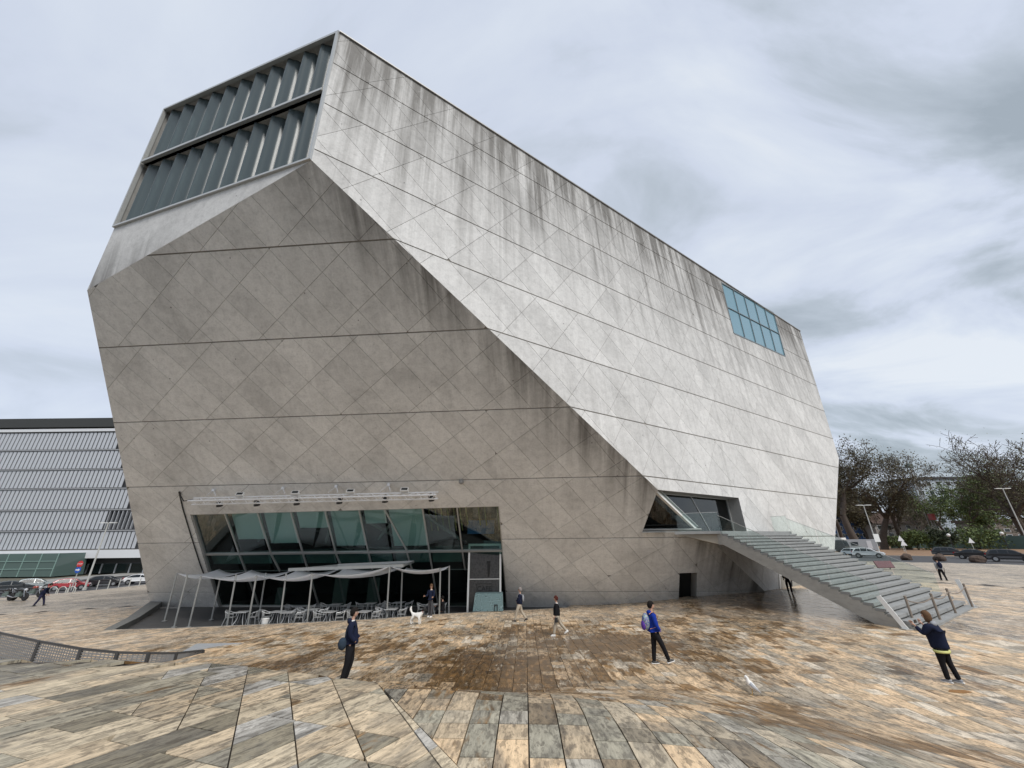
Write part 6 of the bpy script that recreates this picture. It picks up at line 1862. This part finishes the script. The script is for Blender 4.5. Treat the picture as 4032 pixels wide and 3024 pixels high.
# ------------------------------------------------------------------ motorcycles at far left
M_CHROME = mat('chrome', (.5, .5, .5), .2, metal=.9)
def motorcycle(label, loc_, rz, tank):
    t_ = thing('motorcycle', label, 'motorcycle', loc_, rz, 'motorcycles parked at far left')
    for x in (-.72, .72):
        m_ = MB(); m_.lathe([(.20, -.05), (.28, -.07), (.32, 0), (.28, .07), (.20, .05)], 18, (x, 0, .32), 'Y'); m_.f.append(()) if False else None; wh = m_.build('wheel', M_TYRE, t_, smooth=True)
        m_ = MB(); m_.lathe([(.0, -.03), (.05, -.05), (.05, .05), (.0, .03)], 8, (x, 0, .32), 'Y')
        for k in range(8): a = k * math.pi / 4; m_.bar((x, 0, .32), (x + .22 * math.cos(a), 0, .32 + .22 * math.sin(a)), .02)
        m_.build('rim', M_RIM, wh)
    m_ = MB(); m_.tube([(-.72, .09, .32), (-.2, .09, .42), (.1, .09, .4)], .025, 6); m_.tube([(-.72, -.09, .32), (-.2, -.09, .42), (.1, -.09, .4)], .025, 6); m_.tube([(-.35, 0, .78), (.05, 0, .45), (.35, 0, .85), (-.3, 0, .8)], .03, 6); m_.build('frame', M_BLACK, t_)
    m_ = MB(); m_.box((.02, 0, .47), (.42, .28, .3)); m_.box((.08, 0, .66), (.24, .24, .18), rot=Matrix.Rotation(R(-15), 3, 'Y')); m_.build('engine', M_STEEL, t_, bevel=.03)
    m_ = MB(); m_.tube([(-.06, 0, .86), (.12, 0, .93), (.36, 0, .90)], [(.10, .10), (.17, .13), (.11, .08)], 10); m_.build('fuel_tank', tank, t_, smooth=True)
    m_ = MB(); m_.tube([(-.05, 0, .86), (-.35, 0, .85), (-.75, 0, .93)], [(.10, .05), (.14, .06), (.08, .04)], 8); m_.build('seat', M_BLACK, t_, smooth=True)
    m_ = MB()
    for s in (-1, 1): m_.tube([(.72, s * .08, .32), (.42, s * .08, .98)], .028, 6)
    m_.build('fork', M_CHROME, t_)
    m_ = MB(); m_.tube([(.28, -.36, 1.04), (.40, -.2, 1.06), (.42, 0, 1.0), (.40, .2, 1.06), (.28, .36, 1.04)], .018, 6); m_.build('handlebar', M_BLACK, t_)
    m_ = MB(); m_.lathe([(.0, .12), (.09, .10), (.09, 0), (.05, -.1)], 12, (.50, 0, .90), 'X'); m_.build('headlight', M_HEAD, t_)
    m_ = MB(); m_.tube([(.15, -.14, .35), (-.3, -.17, .3), (-.85, -.18, .42)], [.03, .035, .055], 8); m_.build('exhaust', M_CHROME, t_)
    m_ = MB(); m_.tube([(.95, 0, .62), (.75, 0, .70), (.52, 0, .64)], [(.07, .012)] * 3, 6); m_.build('front_mudguard', tank, t_)
    m_ = MB(); m_.tube([(-.6, 0, .74), (-.85, 0, .70), (-1.0, 0, .55)], [(.08, .012)] * 3, 6); m_.build('rear_mudguard', M_BLACK, t_)
    return t_
mz = -.72
motorcycle('black motorcycle with a round headlamp at the left edge of the photo', on_ground(12, 2366), R(8), paint('black', (.012, .012, .014)))
motorcycle('black motorcycle second from the left edge, its headlamp catching light', on_ground(64, 2366), R(-5), paint('charcoal', (.03, .035, .04)))
motorcycle('motorcycle with an orange red tank next to the bending man', on_ground(118, 2354), R(12), paint('orange', (.30, .05, .03)))
# ------------------------------------------------------------------ people
def cloth(name, c): return mat('cloth_' + name, c, .9, spec=.12, nscale=18, var=.10, bump=.15)
M_SKIN = mat('skin', (.47, .28, .20), .55, nscale=12, var=.04)
M_HAIRB = mat('hair_black', (.012, .010, .009), .85, spec=.15, nscale=40, var=.2)
M_HAIRR = mat('hair_auburn', (.07, .018, .014), .85, spec=.15, nscale=40, var=.2)
M_HAIRBR = mat('hair_brown', (.12, .07, .04), .85, spec=.15, nscale=40, var=.2)
M_HAIRG = mat('hair_grey', (.22, .20, .19), .85, spec=.15, nscale=40, var=.2)
def skin_mesh(name, pts, edges, radii, root, m, parent, sub=2):
    """grow one continuous surface over a chain of joints"""
    me = bpy.data.meshes.new(name); me.from_pydata([tuple(p) for p in pts], edges, [])
    o = bpy.data.objects.new(name, me); COL.objects.link(o)
    md = o.modifiers.new('skin', 'SKIN'); md.use_smooth_shade = True; md.branch_smoothing = .6
    for i, r in enumerate(radii):
        sv = me.skin_vertices[0].data[i]; sv.radius = r if isinstance(r, (tuple, list)) else (r, r); sv.use_root = (i == root)
    s = o.modifiers.new('sub', 'SUBSURF'); s.levels = sub; s.render_levels = sub
    dg = C.evaluated_depsgraph_get(); me2 = bpy.data.meshes.new_from_object(o.evaluated_get(dg))
    bpy.data.objects.remove(o); me2.name = name
    me2.polygons.foreach_set('use_smooth', [True] * len(me2.polygons))
    return link_mesh(name, me2, m, parent)
def person(label, loc_, face, h=1.72, top=None, legs=None, hair=M_HAIRB, shoe=None, sole=None, la=(.1, 0), ra=(.1, 0), lleg=(0, 0), rleg=(0, 0), lean=0., skin=M_SKIN, hairlen=0, hood=None, jlen=0.0, collar=None, bulk=1.0, headturn=0., headtilt=0., lhand=True, rhand=True, group='people on the plaza', elbow_out=.06, belt=None):
    """figure facing +y before rotation; arms (shoulder swing forward, elbow bend) and legs (hip swing forward, knee bend) in degrees"""
    t_ = thing('person', label, 'person', loc_, face, group)
    k = h / 1.80
    def S(x, y, z): return V((x, y, z)) * k
    hip = S(0, 0, .92)
    lr = R(lean); tilt = Matrix.Rotation(-lr, 3, 'X')
    up = lambda v: hip + tilt @ (V(v) * k)
    chest = up((0, .0, .30)); waist = up((0, 0, .12)); neck = up((0, .0, .54)); sh = up((0, 0, .48))
    head = up((0, .02, .70)); 
    J = {}
    for s, nm, ang, lg in ((-1, 'L', la, lleg), (1, 'R', ra, rleg)):
        shd = up((s * .175 * bulk, -.005, .475))
        a, e = R(ang[0]), R(ang[1])
        d1 = tilt @ V((s * elbow_out * 2, math.sin(a), -math.cos(a))).normalized(); el = shd + d1 * .285 * k
        d2 = tilt @ V((s * (ang[2] if len(ang) > 2 else .03), math.sin(a + e), -math.cos(a + e))).normalized(); wr = el + d2 * .245 * k
        J[nm] = (shd, el, wr, d2)
        hj = hip + V((s * .09 * k, 0, -.02 * k)); a, kn = R(lg[0]), R(lg[1])
        kd = V((s * .02, math.sin(a), -math.cos(a))).normalized(); knee = hj + kd * .43 * k
        sd_ = V((0, math.sin(a - kn), -math.cos(a - kn))); ank = knee + sd_ * .42 * k
        J['k' + nm] = (hj, knee, ank, sd_)
    # keep the lower foot on the ground
    zmin = min(J['kL'][2].z, J['kR'][2].z) - .075 * k
    off = V((0, 0, -zmin))
    P = lambda p: p + off
    # body: one continuous skin surface from head to hands and feet
    pts = [P(hip), P(waist), P(chest), P(sh), P(neck), P(head)]; ed = [(0, 1), (1, 2), (2, 3), (3, 4), (4, 5)]
    rad = [.06 * k, .06 * k, .06 * k, .045 * k, .048 * k, .058 * k]
    for nm in 'LR':
        shd, el, wr, d2 = J[nm]; n = len(pts)
        pts += [P(shd), P(el), P(wr)]; ed += [(3, n), (n, n + 1), (n + 1, n + 2)]; rad += [.034 * k, .032 * k, .026 * k]
        hj, kn, an, sd_ = J['k' + nm]; n = len(pts)
        toe = V((0, 1, 0)) * .11 * k
        pts += [P(hj), P(kn), P(an), P(an) + toe + V((0, 0, -.035 * k))]; ed += [(0, n), (n, n + 1), (n + 1, n + 2), (n + 2, n + 3)]; rad += [.045 * k, .04 * k, .03 * k, .026 * k]
    body = skin_mesh('body', pts, ed, rad, 0, skin, t_)
    # head with face, joined to the body mesh
    hm = MB(); HC = P(head) + V((0, .005, .02)) * k
    rotH = Matrix.Rotation(R(headturn), 3, 'Z') @ Matrix.Rotation(R(headtilt), 3, 'X') @ tilt
    def hp(v): return HC + rotH @ (V(v) * k)
    hm.ball((0, 0, 0), (1, 1, 1), 16, 12)
    vv_ = []
    for v in hm.v:
        x, y, z = v
        w_ = 1 - .22 * max(0, -z) - .05 * max(0, z)
        fx = .075 * x * w_; fy = .094 * y * (1 - .12 * max(0, -z)) + (.012 * max(0, -z) if y > 0 else 0); fz = .118 * z
        vv_.append(hp((fx, fy, fz)))
    hm.v = [tuple(v) for v in vv_]
    hm.prism([hp((-.013, .084, -.03)), hp((.013, .084, -.03)), hp((.006, .092, .018)), hp((-.006, .092, .018))], rotH @ V((0, .022 * k, -.006 * k)))   # nose
    for s in (-1, 1): hm.ball(hp((s * .076, -.005, -.005)), (.010 * k, .02 * k, .032 * k), 8, 6)          # ears
    # hands: palm, four unequal curled fingers and a thumb
    for nm, sgn_, show in (('L', -1, lhand), ('R', 1, rhand)):
        if not show: continue
        shd, el, wr, d2 = J[nm]; w0 = P(wr); side_ = V((0, 1, 0)) if abs(d2.y) < .7 else V((0, 0, 1))
        side_ = (side_ - d2 * side_.dot(d2)).normalized(); nrm = d2.cross(side_) * -sgn_
        hm.tube([w0 - d2 * .01 * k, w0 + d2 * .035 * k, w0 + d2 * .085 * k], [(.024 * k, .017 * k), (.036 * k, .018 * k), (.038 * k, .014 * k)], 8)
        for q, (o_, L_f) in enumerate(((.028, .070), (.010, .080), (-.009, .074), (-.026, .058))):
            b0 = w0 + d2 * .08 * k + side_ * o_ * k
            hm.tube([b0, b0 + d2 * L_f * .45 * k + nrm * .006 * k, b0 + d2 * L_f * .78 * k + nrm * .022 * k, b0 + d2 * L_f * .92 * k + nrm * .042 * k], [.0095 * k, .009 * k, .008 * k, .006 * k], 6)
        b0 = w0 + d2 * .03 * k + side_ * .032 * k
        hm.tube([b0, b0 + (d2 * .03 + side_ * .022) * k, b0 + (d2 * .062 + side_ * .022) * k + nrm * .01 * k], [.012 * k, .011 * k, .008 * k], 6)
    hme = hm.mesh('head', smooth=True)
    bm = bmesh.new(); bm.from_mesh(body.data); bm.from_mesh(hme); bm.to_mesh(body.data); bm.free()
    eb = MB()
    for s in (-1, 1): eb.ball(hp((s * .03, .083, .012)), (.013 * k, .008 * k, .008 * k), 8, 6)
    eb.build('eyes', mat('eye_dark', (.02, .016, .013), .25), t_)
    mb_ = MB(); mb_.box(hp((0, .092, -.058)), (.042 * k, .008 * k, .009 * k), rot=rotH); mb_.build('mouth', mat('lips', (.30, .12, .10), .5), t_)
    # hair: a cap over the skull
    hb = MB(); hb.ball((0, 0, 0), (1, 1, 1), 18, 14)
    keep = []
    nv = []
    for v in hb.v:
        x, y, z = v
        # low at the back, lifted above the forehead and round the face
        nv.append((x, y, z))
    fs = []
    for f in hb.f:
        c = sum((V(nv[i]) for i in f), V((0, 0, 0))) / 4
        lim = .32 if c.y > .45 else (-.25 if c.y > -.1 else -.62 - hairlen * .2)
        if c.z > lim or (hairlen and c.y < .42 and c.z > -1.0 - hairlen): fs.append(f)
    hb.f = fs; hb.mi = [0] * len(fs)
    out_v = []
    for x, y, z in nv:
        zz2 = z if z > 0 else z * (1 + hairlen)
        g = 1 + .05 * mnoise.noise(V((x * 4, y * 4, z * 4)))
        out_v.append(hp((.084 * x * g * (1 + hairlen * .25 * max(0, -z)), .104 * y * g - .006, .122 * zz2 * g + .012)))
    hb.v = [tuple(v) for v in out_v]
    ho = hb.build('hair', hair, t_, smooth=True); sd2 = ho.modifiers.new('thick', 'SOLIDIFY'); sd2.thickness = .012; sd2.offset = 1
    # trousers
    w_ = 1.0
    pts = [P(hip + V((0, 0, .06 * k))), P(hip)]; ed = [(0, 1)]; rad = [(.118 * bulk * k, .150 * bulk * k), (.125 * bulk * k, .158 * bulk * k)]
    for nm in 'LR':
        hj, kn, an, sd_ = J['k' + nm]; n = len(pts)
        m_ = hj.lerp(kn, .4)
        pts += [P(m_), P(kn), P(kn.lerp(an, .5)), P(an + V((0, 0, -.02 * k)))]; ed += [(1, n), (n, n + 1), (n + 1, n + 2), (n + 2, n + 3)]; rad += [.104 * bulk * k, .080 * k, .072 * k, .066 * k]
    skin_mesh('trousers', pts, ed, rad, 1, legs, t_)
    # jacket
    bot = P(hip + tilt @ V((0, 0, (.02 - jlen) * k)))
    pts = [bot, P(up((0, 0, .14))), P(chest), P(sh), P(up((0, 0, .515)))]; ed = [(0, 1), (1, 2), (2, 3), (3, 4)]
    rad = [(.142 * bulk * k, .190 * bulk * k), (.138 * bulk * k, .178 * bulk * k), (.140 * bulk * k, .185 * bulk * k), (.105 * k, .135 * k), (.066 * k, .070 * k)]
    for nm in 'LR':
        shd, el, wr, d2 = J[nm]; n = len(pts)
        pts += [P(shd), P(el), P(wr - d2 * .012 * k)]; ed += [(3, n), (n, n + 1), (n + 1, n + 2)]; rad += [.090 * bulk * k, .066 * bulk * k, .052 * k]
    skin_mesh('jacket', pts, ed, rad, 1, top, t_)
    if belt:
        b_ = MB(); q = P(hip + tilt @ V((0, 0, (-.005 - jlen) * k))); b_.tube([q + V((0, 0, -.028 * k)), q + V((0, 0, .03 * k))], [(.142 * bulk * k, .192 * bulk * k)] * 2, 14); b_.build('shirt_hem', belt, t_, smooth=True)
    if collar:
        b_ = MB(); b_.tube([P(up((0, -.01, .50))), P(up((0, -.012, .545)))], [(.078 * k, .070 * k), (.07 * k, .066 * k)], 12, cap=False); b_.build('collar', collar, t_, smooth=True)
    if hood:
        b_ = MB(); c = P(up((0, -.075, .52))); b_.ball(c, (.125 * k, .075 * k, .075 * k), 12, 8); b_.build('hood', hood, t_, smooth=True)
    # shoes
    for nm in 'LR':
        hj, kn, an, sd_ = J['k' + nm]; a0 = P(an)
        pitch_ = math.atan2(sd_.y, -sd_.z) * .6 if a0.z > .12 * k else 0
        rotF = Matrix.Rotation(pitch_, 3, 'X')
        q = lambda v: a0 + rotF @ (V(v) * k)
        b_ = MB(); b_.tube([q((0, -.06, -.035)), q((0, -.02, -.02)), q((0, .07, -.035)), q((0, .155, -.05))], [(.036 * k, .038 * k), (.044 * k, .052 * k), (.046 * k, .036 * k), (.032 * k, .020 * k)], 10); sh_ = b_.build('shoe', shoe or M_BLACK, t_, smooth=True)
        b_ = MB(); b_.prism([q((-.042, -.085, -.075)), q((.042, -.085, -.075)), q((.046, .08, -.075)), q((.03, .17, -.073)), q((-.03, .17, -.073)), q((-.046, .08, -.075))], rotF @ V((0, 0, .022 * k))); b_.build('sole', sole or M_BLACK, sh_)
    t_['_'] = 1; del t_['_']
    return t_, dict(P=P, up=up, J=J, k=k, HC=HC, hp=hp, rotH=rotH, hip=hip)
def gp(px, py): return on_ground(px, py)
def face_dir(az): return -R(az)          # azimuth the figure faces, clockwise from +y
def to_world(t_, p): return Matrix.Translation(t_.location) @ Matrix.Rotation(t_.rotation_euler.z, 4, 'Z') @ V(p)
def worn(name, label, cat, t_, build_parts):
    """a thing carried by a person: own top-level object at the person's place"""
    o = thing(name, label, cat, t_.location, t_.rotation_euler.z); build_parts(o)
    if name != 'phone': o.scale = (d['k'],) * 3
    return o
NAVY = cloth('navy', (.012, .016, .036)); BLACKC = cloth('black', (.012, .012, .014)); BEIGE = cloth('beige', (.38, .33, .26)); ROYAL = cloth('royal', (.012, .035, .26))
GREYC = cloth('grey', (.27, .28, .30)); DGREY = cloth('dgrey', (.07, .07, .075)); SLATE = cloth('slate', (.03, .045, .065)); YELL = cloth('yellowhem', (.55, .55, .22)); WHITEC = cloth('white', (.70, .70, .68))
def rayh(px_top, p):      # height of a figure whose head reaches px_top
    best = min(((abs(proj((p.x, p.y, p.z + h_))[1] - px_top), h_) for h_ in np.arange(1.3, 2.0, .01)), key=lambda q_: q_[0]); return float(best[1])

# man with the shoulder bag, foreground
p = V((-4.38, 12.1, gz(-4.38, 12.1))); t_, d = person('man in navy hooded jacket and black trousers facing right in the foreground, wearing glasses', p, face_dir(78), rayh(2390, p), NAVY, BLACKC, M_HAIRB, M_BLACK, WHITEC, la=(8, 40, -.25), ra=(0, 42, -.25), lleg=(8, 22), rleg=(-2, 10), hood=NAVY, collar=WHITEC, bulk=1.06, lhand=False, rhand=False, lean=-2)
m_ = MB()
for s in (-1, 1):
    c = d['hp']((s * .033, .098, .012)); m_.tube([c + d['rotH'] @ (V((.024 * math.cos(a), 0, .018 * math.sin(a))) * d['k']) for a in np.linspace(0, 2 * math.pi, 13)], .0025, 4, cap=False)
    m_.bar(d['hp']((s * .058, .096, .015)), d['hp']((s * .078, 0, .015)), .004)
tag(m_.build('spectacles', M_FRAME, None, loc=t_.location, rot=t_.rotation_euler), 'thin framed glasses worn by the man in the navy hooded jacket', 'glasses')
def bag(o):
    m_ = MB(); c = V((.12, -.20, .93)); m_.ball(c, (.09, .12, .155), 12, 9); m_.build('pouch', SLATE, o, smooth=True)
    m_ = MB(); m_.tube([c + V((0, .05, .12)), V((.20, -.10, 1.30)), V((.15, -.02, 1.44)), V((.16, .10, 1.34)), c + V((.06, .16, .1))], [(.018, .006)] * 5, 6); m_.build('strap', SLATE, o)
worn('shoulder_bag', 'dark slate shoulder bag hanging behind the man in the navy hooded jacket', 'bag', t_, bag)

# man by the facade
p = gp(2046, 2447); t_, d = person('grey haired man in a dark jacket and beige trousers walking left beside the facade', p, face_dir(-82), rayh(2309, p), NAVY, BEIGE, M_HAIRG, M_BLACK, M_BLACK, la=(2, 35, -.2), ra=(10, 45, -.2), lleg=(20, 6), rleg=(-16, 22), lean=-6, lhand=False, rhand=False, jlen=.04)
m_ = MB(); m_.box(d['hp']((0, .092, .014)), (.13 * d['k'], .02, .03), rot=d['rotH']); tag(m_.build('sunglasses', M_BLACK, None, loc=t_.location, rot=t_.rotation_euler), 'dark sunglasses on the grey haired man beside the facade', 'glasses')
def slim(o):
    m_ = MB(); m_.ball((.02, -.22, 1.18), (.13, .07, .20), 10, 8); m_.build('pouch', GREYC, o, smooth=True)
    for s in (-1, 1):
        m_ = MB(); m_.tube([(s * .1, -.16, 1.36), (s * .12, -.02, 1.46), (s * .12, .12, 1.30), (s * .1, -.1, 1.05)], .014, 5); m_.build('strap', GREYC, o)
worn('rucksack', 'thin grey rucksack on the grey haired man beside the facade', 'rucksack', t_, slim)

# red haired woman
p = gp(2196, 2503); t_, d = person('woman with short dark red hair, black jacket and beige trousers striding left', p, face_dir(-88), rayh(2344, p), BLACKC, BEIGE, M_HAIRR, WHITEC, WHITEC, la=(6, 14), ra=(-14, 18), lleg=(14, 2), rleg=(-24, 20), lean=-1, jlen=.06, collar=WHITEC, bulk=1.05)
def cl(o):
    m_ = MB(); m_.box((-.24, .05, .72), (.05, .16, .22)); m_.build('pouch', M_BLACK, o, bevel=.01)
    m_ = MB(); m_.tube([(-.24, -.02, .82), (-.24, .02, .92), (-.24, .10, .82)], .008, 5); m_.build('handle', M_BLACK, o)
worn('handbag', 'small black pouch held by the woman with dark red hair', 'bag', t_, cl)

# man in royal blue with a coloured backpack
p = gp(2592, 2616); t_, d = person('dark haired man in a royal blue jacket and black trousers walking right across the plaza', p, face_dir(86), rayh(2366, p), ROYAL, BLACKC, M_HAIRB, M_BLACK, WHITEC, la=(6, 30, -.15), ra=(2, 34, -.15), lleg=(-4, 4), rleg=(25, 4), lean=-2, hood=ROYAL, bulk=1.04, lhand=False, rhand=False, headturn=-8)
def bpack(o):
    m = bpy.data.materials.new('swirl_print'); MATS['swirl_print'] = m; tt, b = nodes_of(m)
    tcx = tt.nodes.new('ShaderNodeTexCoord'); nzx = tt.nodes.new('ShaderNodeTexNoise'); nzx.inputs['Scale'].default_value = 9; nzx.inputs['Distortion'].default_value = 2.5
    tt.links.new(tcx.outputs['Object'], nzx.inputs['Vector']); rr = tt.nodes.new('ShaderNodeValToRGB'); rr.color_ramp.interpolation = 'CONSTANT'
    cols = [(0, (.10, .06, .28)), (.42, (.06, .30, .34)), (.5, (.50, .20, .18)), (.55, (.28, .50, .48)), (.62, (.14, .08, .34))]
    rr.color_ramp.elements.remove(rr.color_ramp.elements[1])
    for q_, (a_, c_) in enumerate(cols):
        e_ = rr.color_ramp.elements[0] if q_ == 0 else rr.color_ramp.elements.new(a_); e_.position = a_; e_.color = c_ + (1,)
    tt.links.new(nzx.outputs['Fac'], rr.inputs[0]); tt.links.new(rr.outputs[0], b.inputs['Base Color']); b.inputs['Roughness'].default_value = .7
    m_ = MB(); m_.ball((0, -.24, 1.20), (.155, .12, .25), 14, 10); m_.build('pack', m, o, smooth=True)
    m_ = MB(); m_.ball((0, -.33, 1.10), (.115, .075, .15), 12, 8); m_.build('front_pocket', cloth('violet', (.11, .05, .30)), o, smooth=True)
    for s in (-1, 1):
        m_ = MB(); m_.tube([(s * .11, -.14, 1.42), (s * .13, -.01, 1.515), (s * .13, .13, 1.36), (s * .12, .02, 1.05), (s * .1, -.16, 1.0)], [(.032, .010)] * 5, 6); m_.build('shoulder_strap', cloth('peach', (.62, .30, .20)), o)
worn('backpack', 'purple and teal swirl print backpack with peach straps on the man in royal blue', 'backpack', t_, bpack)

# man with the dog
p = gp(1692, 2430); t_, d = person('brown haired man in a navy parka looking down at his hands beside the white dog', p, face_dir(195), rayh(2298, p), NAVY, DGREY, M_HAIRBR, WHITEC, WHITEC, la=(10, 72, .25), ra=(14, 76, .25), lleg=(2, 2), rleg=(-3, 4), collar=cloth('fur', (.55, .50, .42)), headtilt=-22, jlen=.03, hairlen=.5)
# woman photographing with a phone, right
p = gp(3752, 2688); t_, d = person('woman from behind in a navy coat with grey hood raising a phone', p, face_dir(-28), rayh(2412, p) if False else 1.60, NAVY, BLACKC, M_HAIRBR, GREYC, WHITEC, la=(38, 112, .02), ra=(36, 114, .02), lleg=(6, 6), rleg=(-6, 6), hood=GREYC, jlen=.17, belt=YELL, hairlen=.6, bulk=1.28, lean=3)
def ph(o):
    w0 = d['P'](d['J']['L'][2]); w1 = d['P'](d['J']['R'][2]); c = (w0 + w1) / 2 + V((0, .05, .07)); m_ = MB(); m_.box(c, (.15, .012, .075)); m_.build('case', M_BLACK, o)
    m_ = MB(); m_.box(c + V((0, -.0075, 0)), (.14, .003, .066)); m_.build('screen', M_CGLASS, o)
worn('phone', 'black phone held up in both hands by the woman in the navy coat', 'phone', t_, ph)

# walker with rucksack, far right
p = gp(3718, 2286); t_, d = person('distant man in a grey top and dark trousers walking away across the plaza', p, face_dir(20), rayh(2196, p), GREYC, BLACKC, M_HAIRB, M_BLACK, M_BLACK, la=(-10, 20), ra=(14, 16), lleg=(12, 4), rleg=(-10, 12), bulk=1.08)
def rs_(o):
    m_ = MB(); m_.ball((0, -.22, 1.22), (.17, .12, .25), 12, 9); m_.build('pack', NAVY, o, smooth=True)
    for s in (-1, 1):
        m_ = MB(); m_.tube([(s * .11, -.14, 1.40), (s * .13, 0, 1.50), (s * .13, .12, 1.33), (s * .11, -.1, 1.03)], [(.028, .01)] * 4, 6); m_.build('shoulder_strap', NAVY, o)
worn('backpack', 'navy backpack on the distant man in the grey top', 'backpack', t_, rs_)
m_ = MB(); m_.tube([(.34, .1, .95), (.36, .5, .05)], .02, 6); tag(m_.build('walking_stick', M_BLACK, None, loc=t_.location, rot=t_.rotation_euler), 'dark stick carried by the distant man in the grey top', 'stick')

# bending man at far left
p = gp(150, 2386); t_, d = person('distant man in dark clothes stooping beside the motorcycles on the left', p, face_dir(60), 1.72, NAVY, cloth('indigo', (.03, .03, .06)), M_HAIRB, M_BLACK, M_BLACK, la=(20, 30), ra=(10, 50), lleg=(22, 6), rleg=(-12, 10), lean=22, bulk=1.08)
# person under the stairs
p = gp(3113, 2336); t_, d = person('person in black with a tan bag standing in the shade under the stairs', p, face_dir(-150), 1.66, BLACKC, BLACKC, M_HAIRB, M_BLACK, M_BLACK, la=(6, 20), ra=(4, 25), lleg=(3, 3), rleg=(-6, 6), jlen=.1)
def tan(o):
    m_ = MB(); m_.ball((.12, -.19, 1.08), (.10, .07, .20), 10, 8); m_.build('pouch', cloth('tan', (.42, .27, .09)), o, smooth=True); m_ = MB(); m_.tube([(.12, -.17, 1.25), (.14, -.02, 1.45), (.1, .12, 1.3)], .015, 5); m_.build('strap', cloth('tan', (.42, .27, .09)), o)
worn('shoulder_bag', 'mustard tan shoulder bag on the person under the stairs', 'bag', t_, tan)

# dark seated guest at the last table
sg_ = V((at_depth_y(1738, 2390, 27).x, 27.4, .0))
t_, d = person('guest in black seated at the table beside the man with the dog', sg_, face_dir(-60), 1.7, BLACKC, BLACKC, M_HAIRB, M_BLACK, M_BLACK, la=(30, 60), ra=(30, 60), lleg=(82, 84), rleg=(80, 80))
# ------------------------------------------------------------------ dog
M_FURW = mat('fur_white', (.72, .71, .68), .9, nscale=25, var=.06, bump=.3)
M_FURB = mat('fur_black', (.015, .014, .014), .85, nscale=25, var=.2, bump=.3)
p = gp(1640, 2458)
dg_ = thing('dog', 'white long haired dog with a black head and raised plume tail', 'dog', p, R(-18)); dg_.scale = (.86,) * 3
pts = [V((-.26, 0, .50)), V((-.05, 0, .50)), V((.20, 0, .52)), V((.34, 0, .60)), V((.40, 0, .70))]
ed = [(0, 1), (1, 2), (2, 3), (3, 4)]; rad = [(.10, .11), (.115, .12), (.13, .15), (.085, .09), .065]
for s in (-1, 1):
    n = len(pts); pts += [V((.20, s * .09, .36)), V((.20, s * .09, .19)), V((.21, s * .09, .04)), V((.25, s * .09, .025))]; ed += [(2, n), (n, n + 1), (n + 1, n + 2), (n + 2, n + 3)]; rad += [.06, .036, .028, .03]
    n = len(pts); pts += [V((-.22, s * .09, .38)), V((-.36, s * .09, .21)), V((-.32, s * .09, .04)), V((-.27, s * .09, .025))]; ed += [(0, n), (n, n + 1), (n + 1, n + 2), (n + 2, n + 3)]; rad += [.08, .038, .028, .03]
n = len(pts); pts += [V((-.38, 0, .58)), V((-.48, 0, .76)), V((-.42, 0, .92))]; ed += [(0, n), (n, n + 1), (n + 1, n + 2)]; rad += [.05, .075, .03]
skin_mesh('body', pts, ed, rad, 1, M_FURW, dg_)
m_ = MB(); m_.ball((.46, 0, .79), (.135, .10, .105), 12, 9); m_.tube([(.53, 0, .76), (.64, 0, .73)], [.05, .03], 8); m_.build('head', M_FURB, dg_, smooth=True)
for s in (-1, 1): m_ = MB(); m_.prism([(.42, s * .05, .84), (.48, s * .07, .83), (.43, s * .10, .93)], (.012, 0, 0)); m_.build('ear', M_FURB, dg_)
m_ = MB(); m_.tube([(.36, 0, .655), (.38, 0, .67)], .072, 12); m_.build('collar', mat('collar_red', (.16, .02, .02), .6), dg_)
# ------------------------------------------------------------------ gull
p = gp(2962, 2737)
gl = thing('seagull', 'white seagull with grey wings standing alone on the plaza', 'bird', p, R(160)); gl.scale = (.85,) * 3
m_ = MB(); m_.tube([(-.20, 0, .07), (-.13, 0, .13), (-.05, 0, .20), (.02, 0, .27), (.045, 0, .33), (.05, 0, .38), (.075, 0, .405), (.115, 0, .40)], [.010, .040, .072, .074, .05, .042, .042, .014], 12); m_.build('body', M_FURW, gl, smooth=True)
for s in (-1, 1):
    m_ = MB(); m_.tube([(.01, s * .062, .28), (-.09, s * .062, .18), (-.22, s * .025, .06)], [(.016, .045), (.014, .042), (.004, .012)], 8); m_.build('wing', mat('gull_grey', (.42, .44, .47), .7), gl, smooth=True)
    m_ = MB(); m_.tube([(-.03, s * .03, .17), (-.01, s * .03, .012), (.04, s * .03, .006)], .007, 5); m_.build('leg', mat('gull_leg', (.45, .30, .12), .6), gl)
m_ = MB(); m_.tube([(.11, 0, .40), (.155, 0, .388)], [.011, .003], 6); m_.build('beak', mat('gull_leg', (.45, .30, .12)), gl)
# orange brown leaf litter mark: small wet cardboard scrap on the stone by the woman's feet
p = gp(3778, 2724); m_ = MB()
nn_ = (V((gz(p.x - .2, p.y) - gz(p.x + .2, p.y), gz(p.x, p.y - .2) - gz(p.x, p.y + .2), .4))).normalized()
m_.prism([p + V((x, y, gz(p.x + x, p.y + y) - p.z + .004)) for x, y in ((-.28, -.02), (-.05, -.13), (.26, -.05), (.22, .10), (-.12, .12))], (0, 0, .006))
tag(m_.build('cardboard_scrap', mat('cardboard', (.26, .13, .04), .7, var=.2)), 'flat wet brown scrap lying on the stone by the woman in the navy coat', 'cardboard')
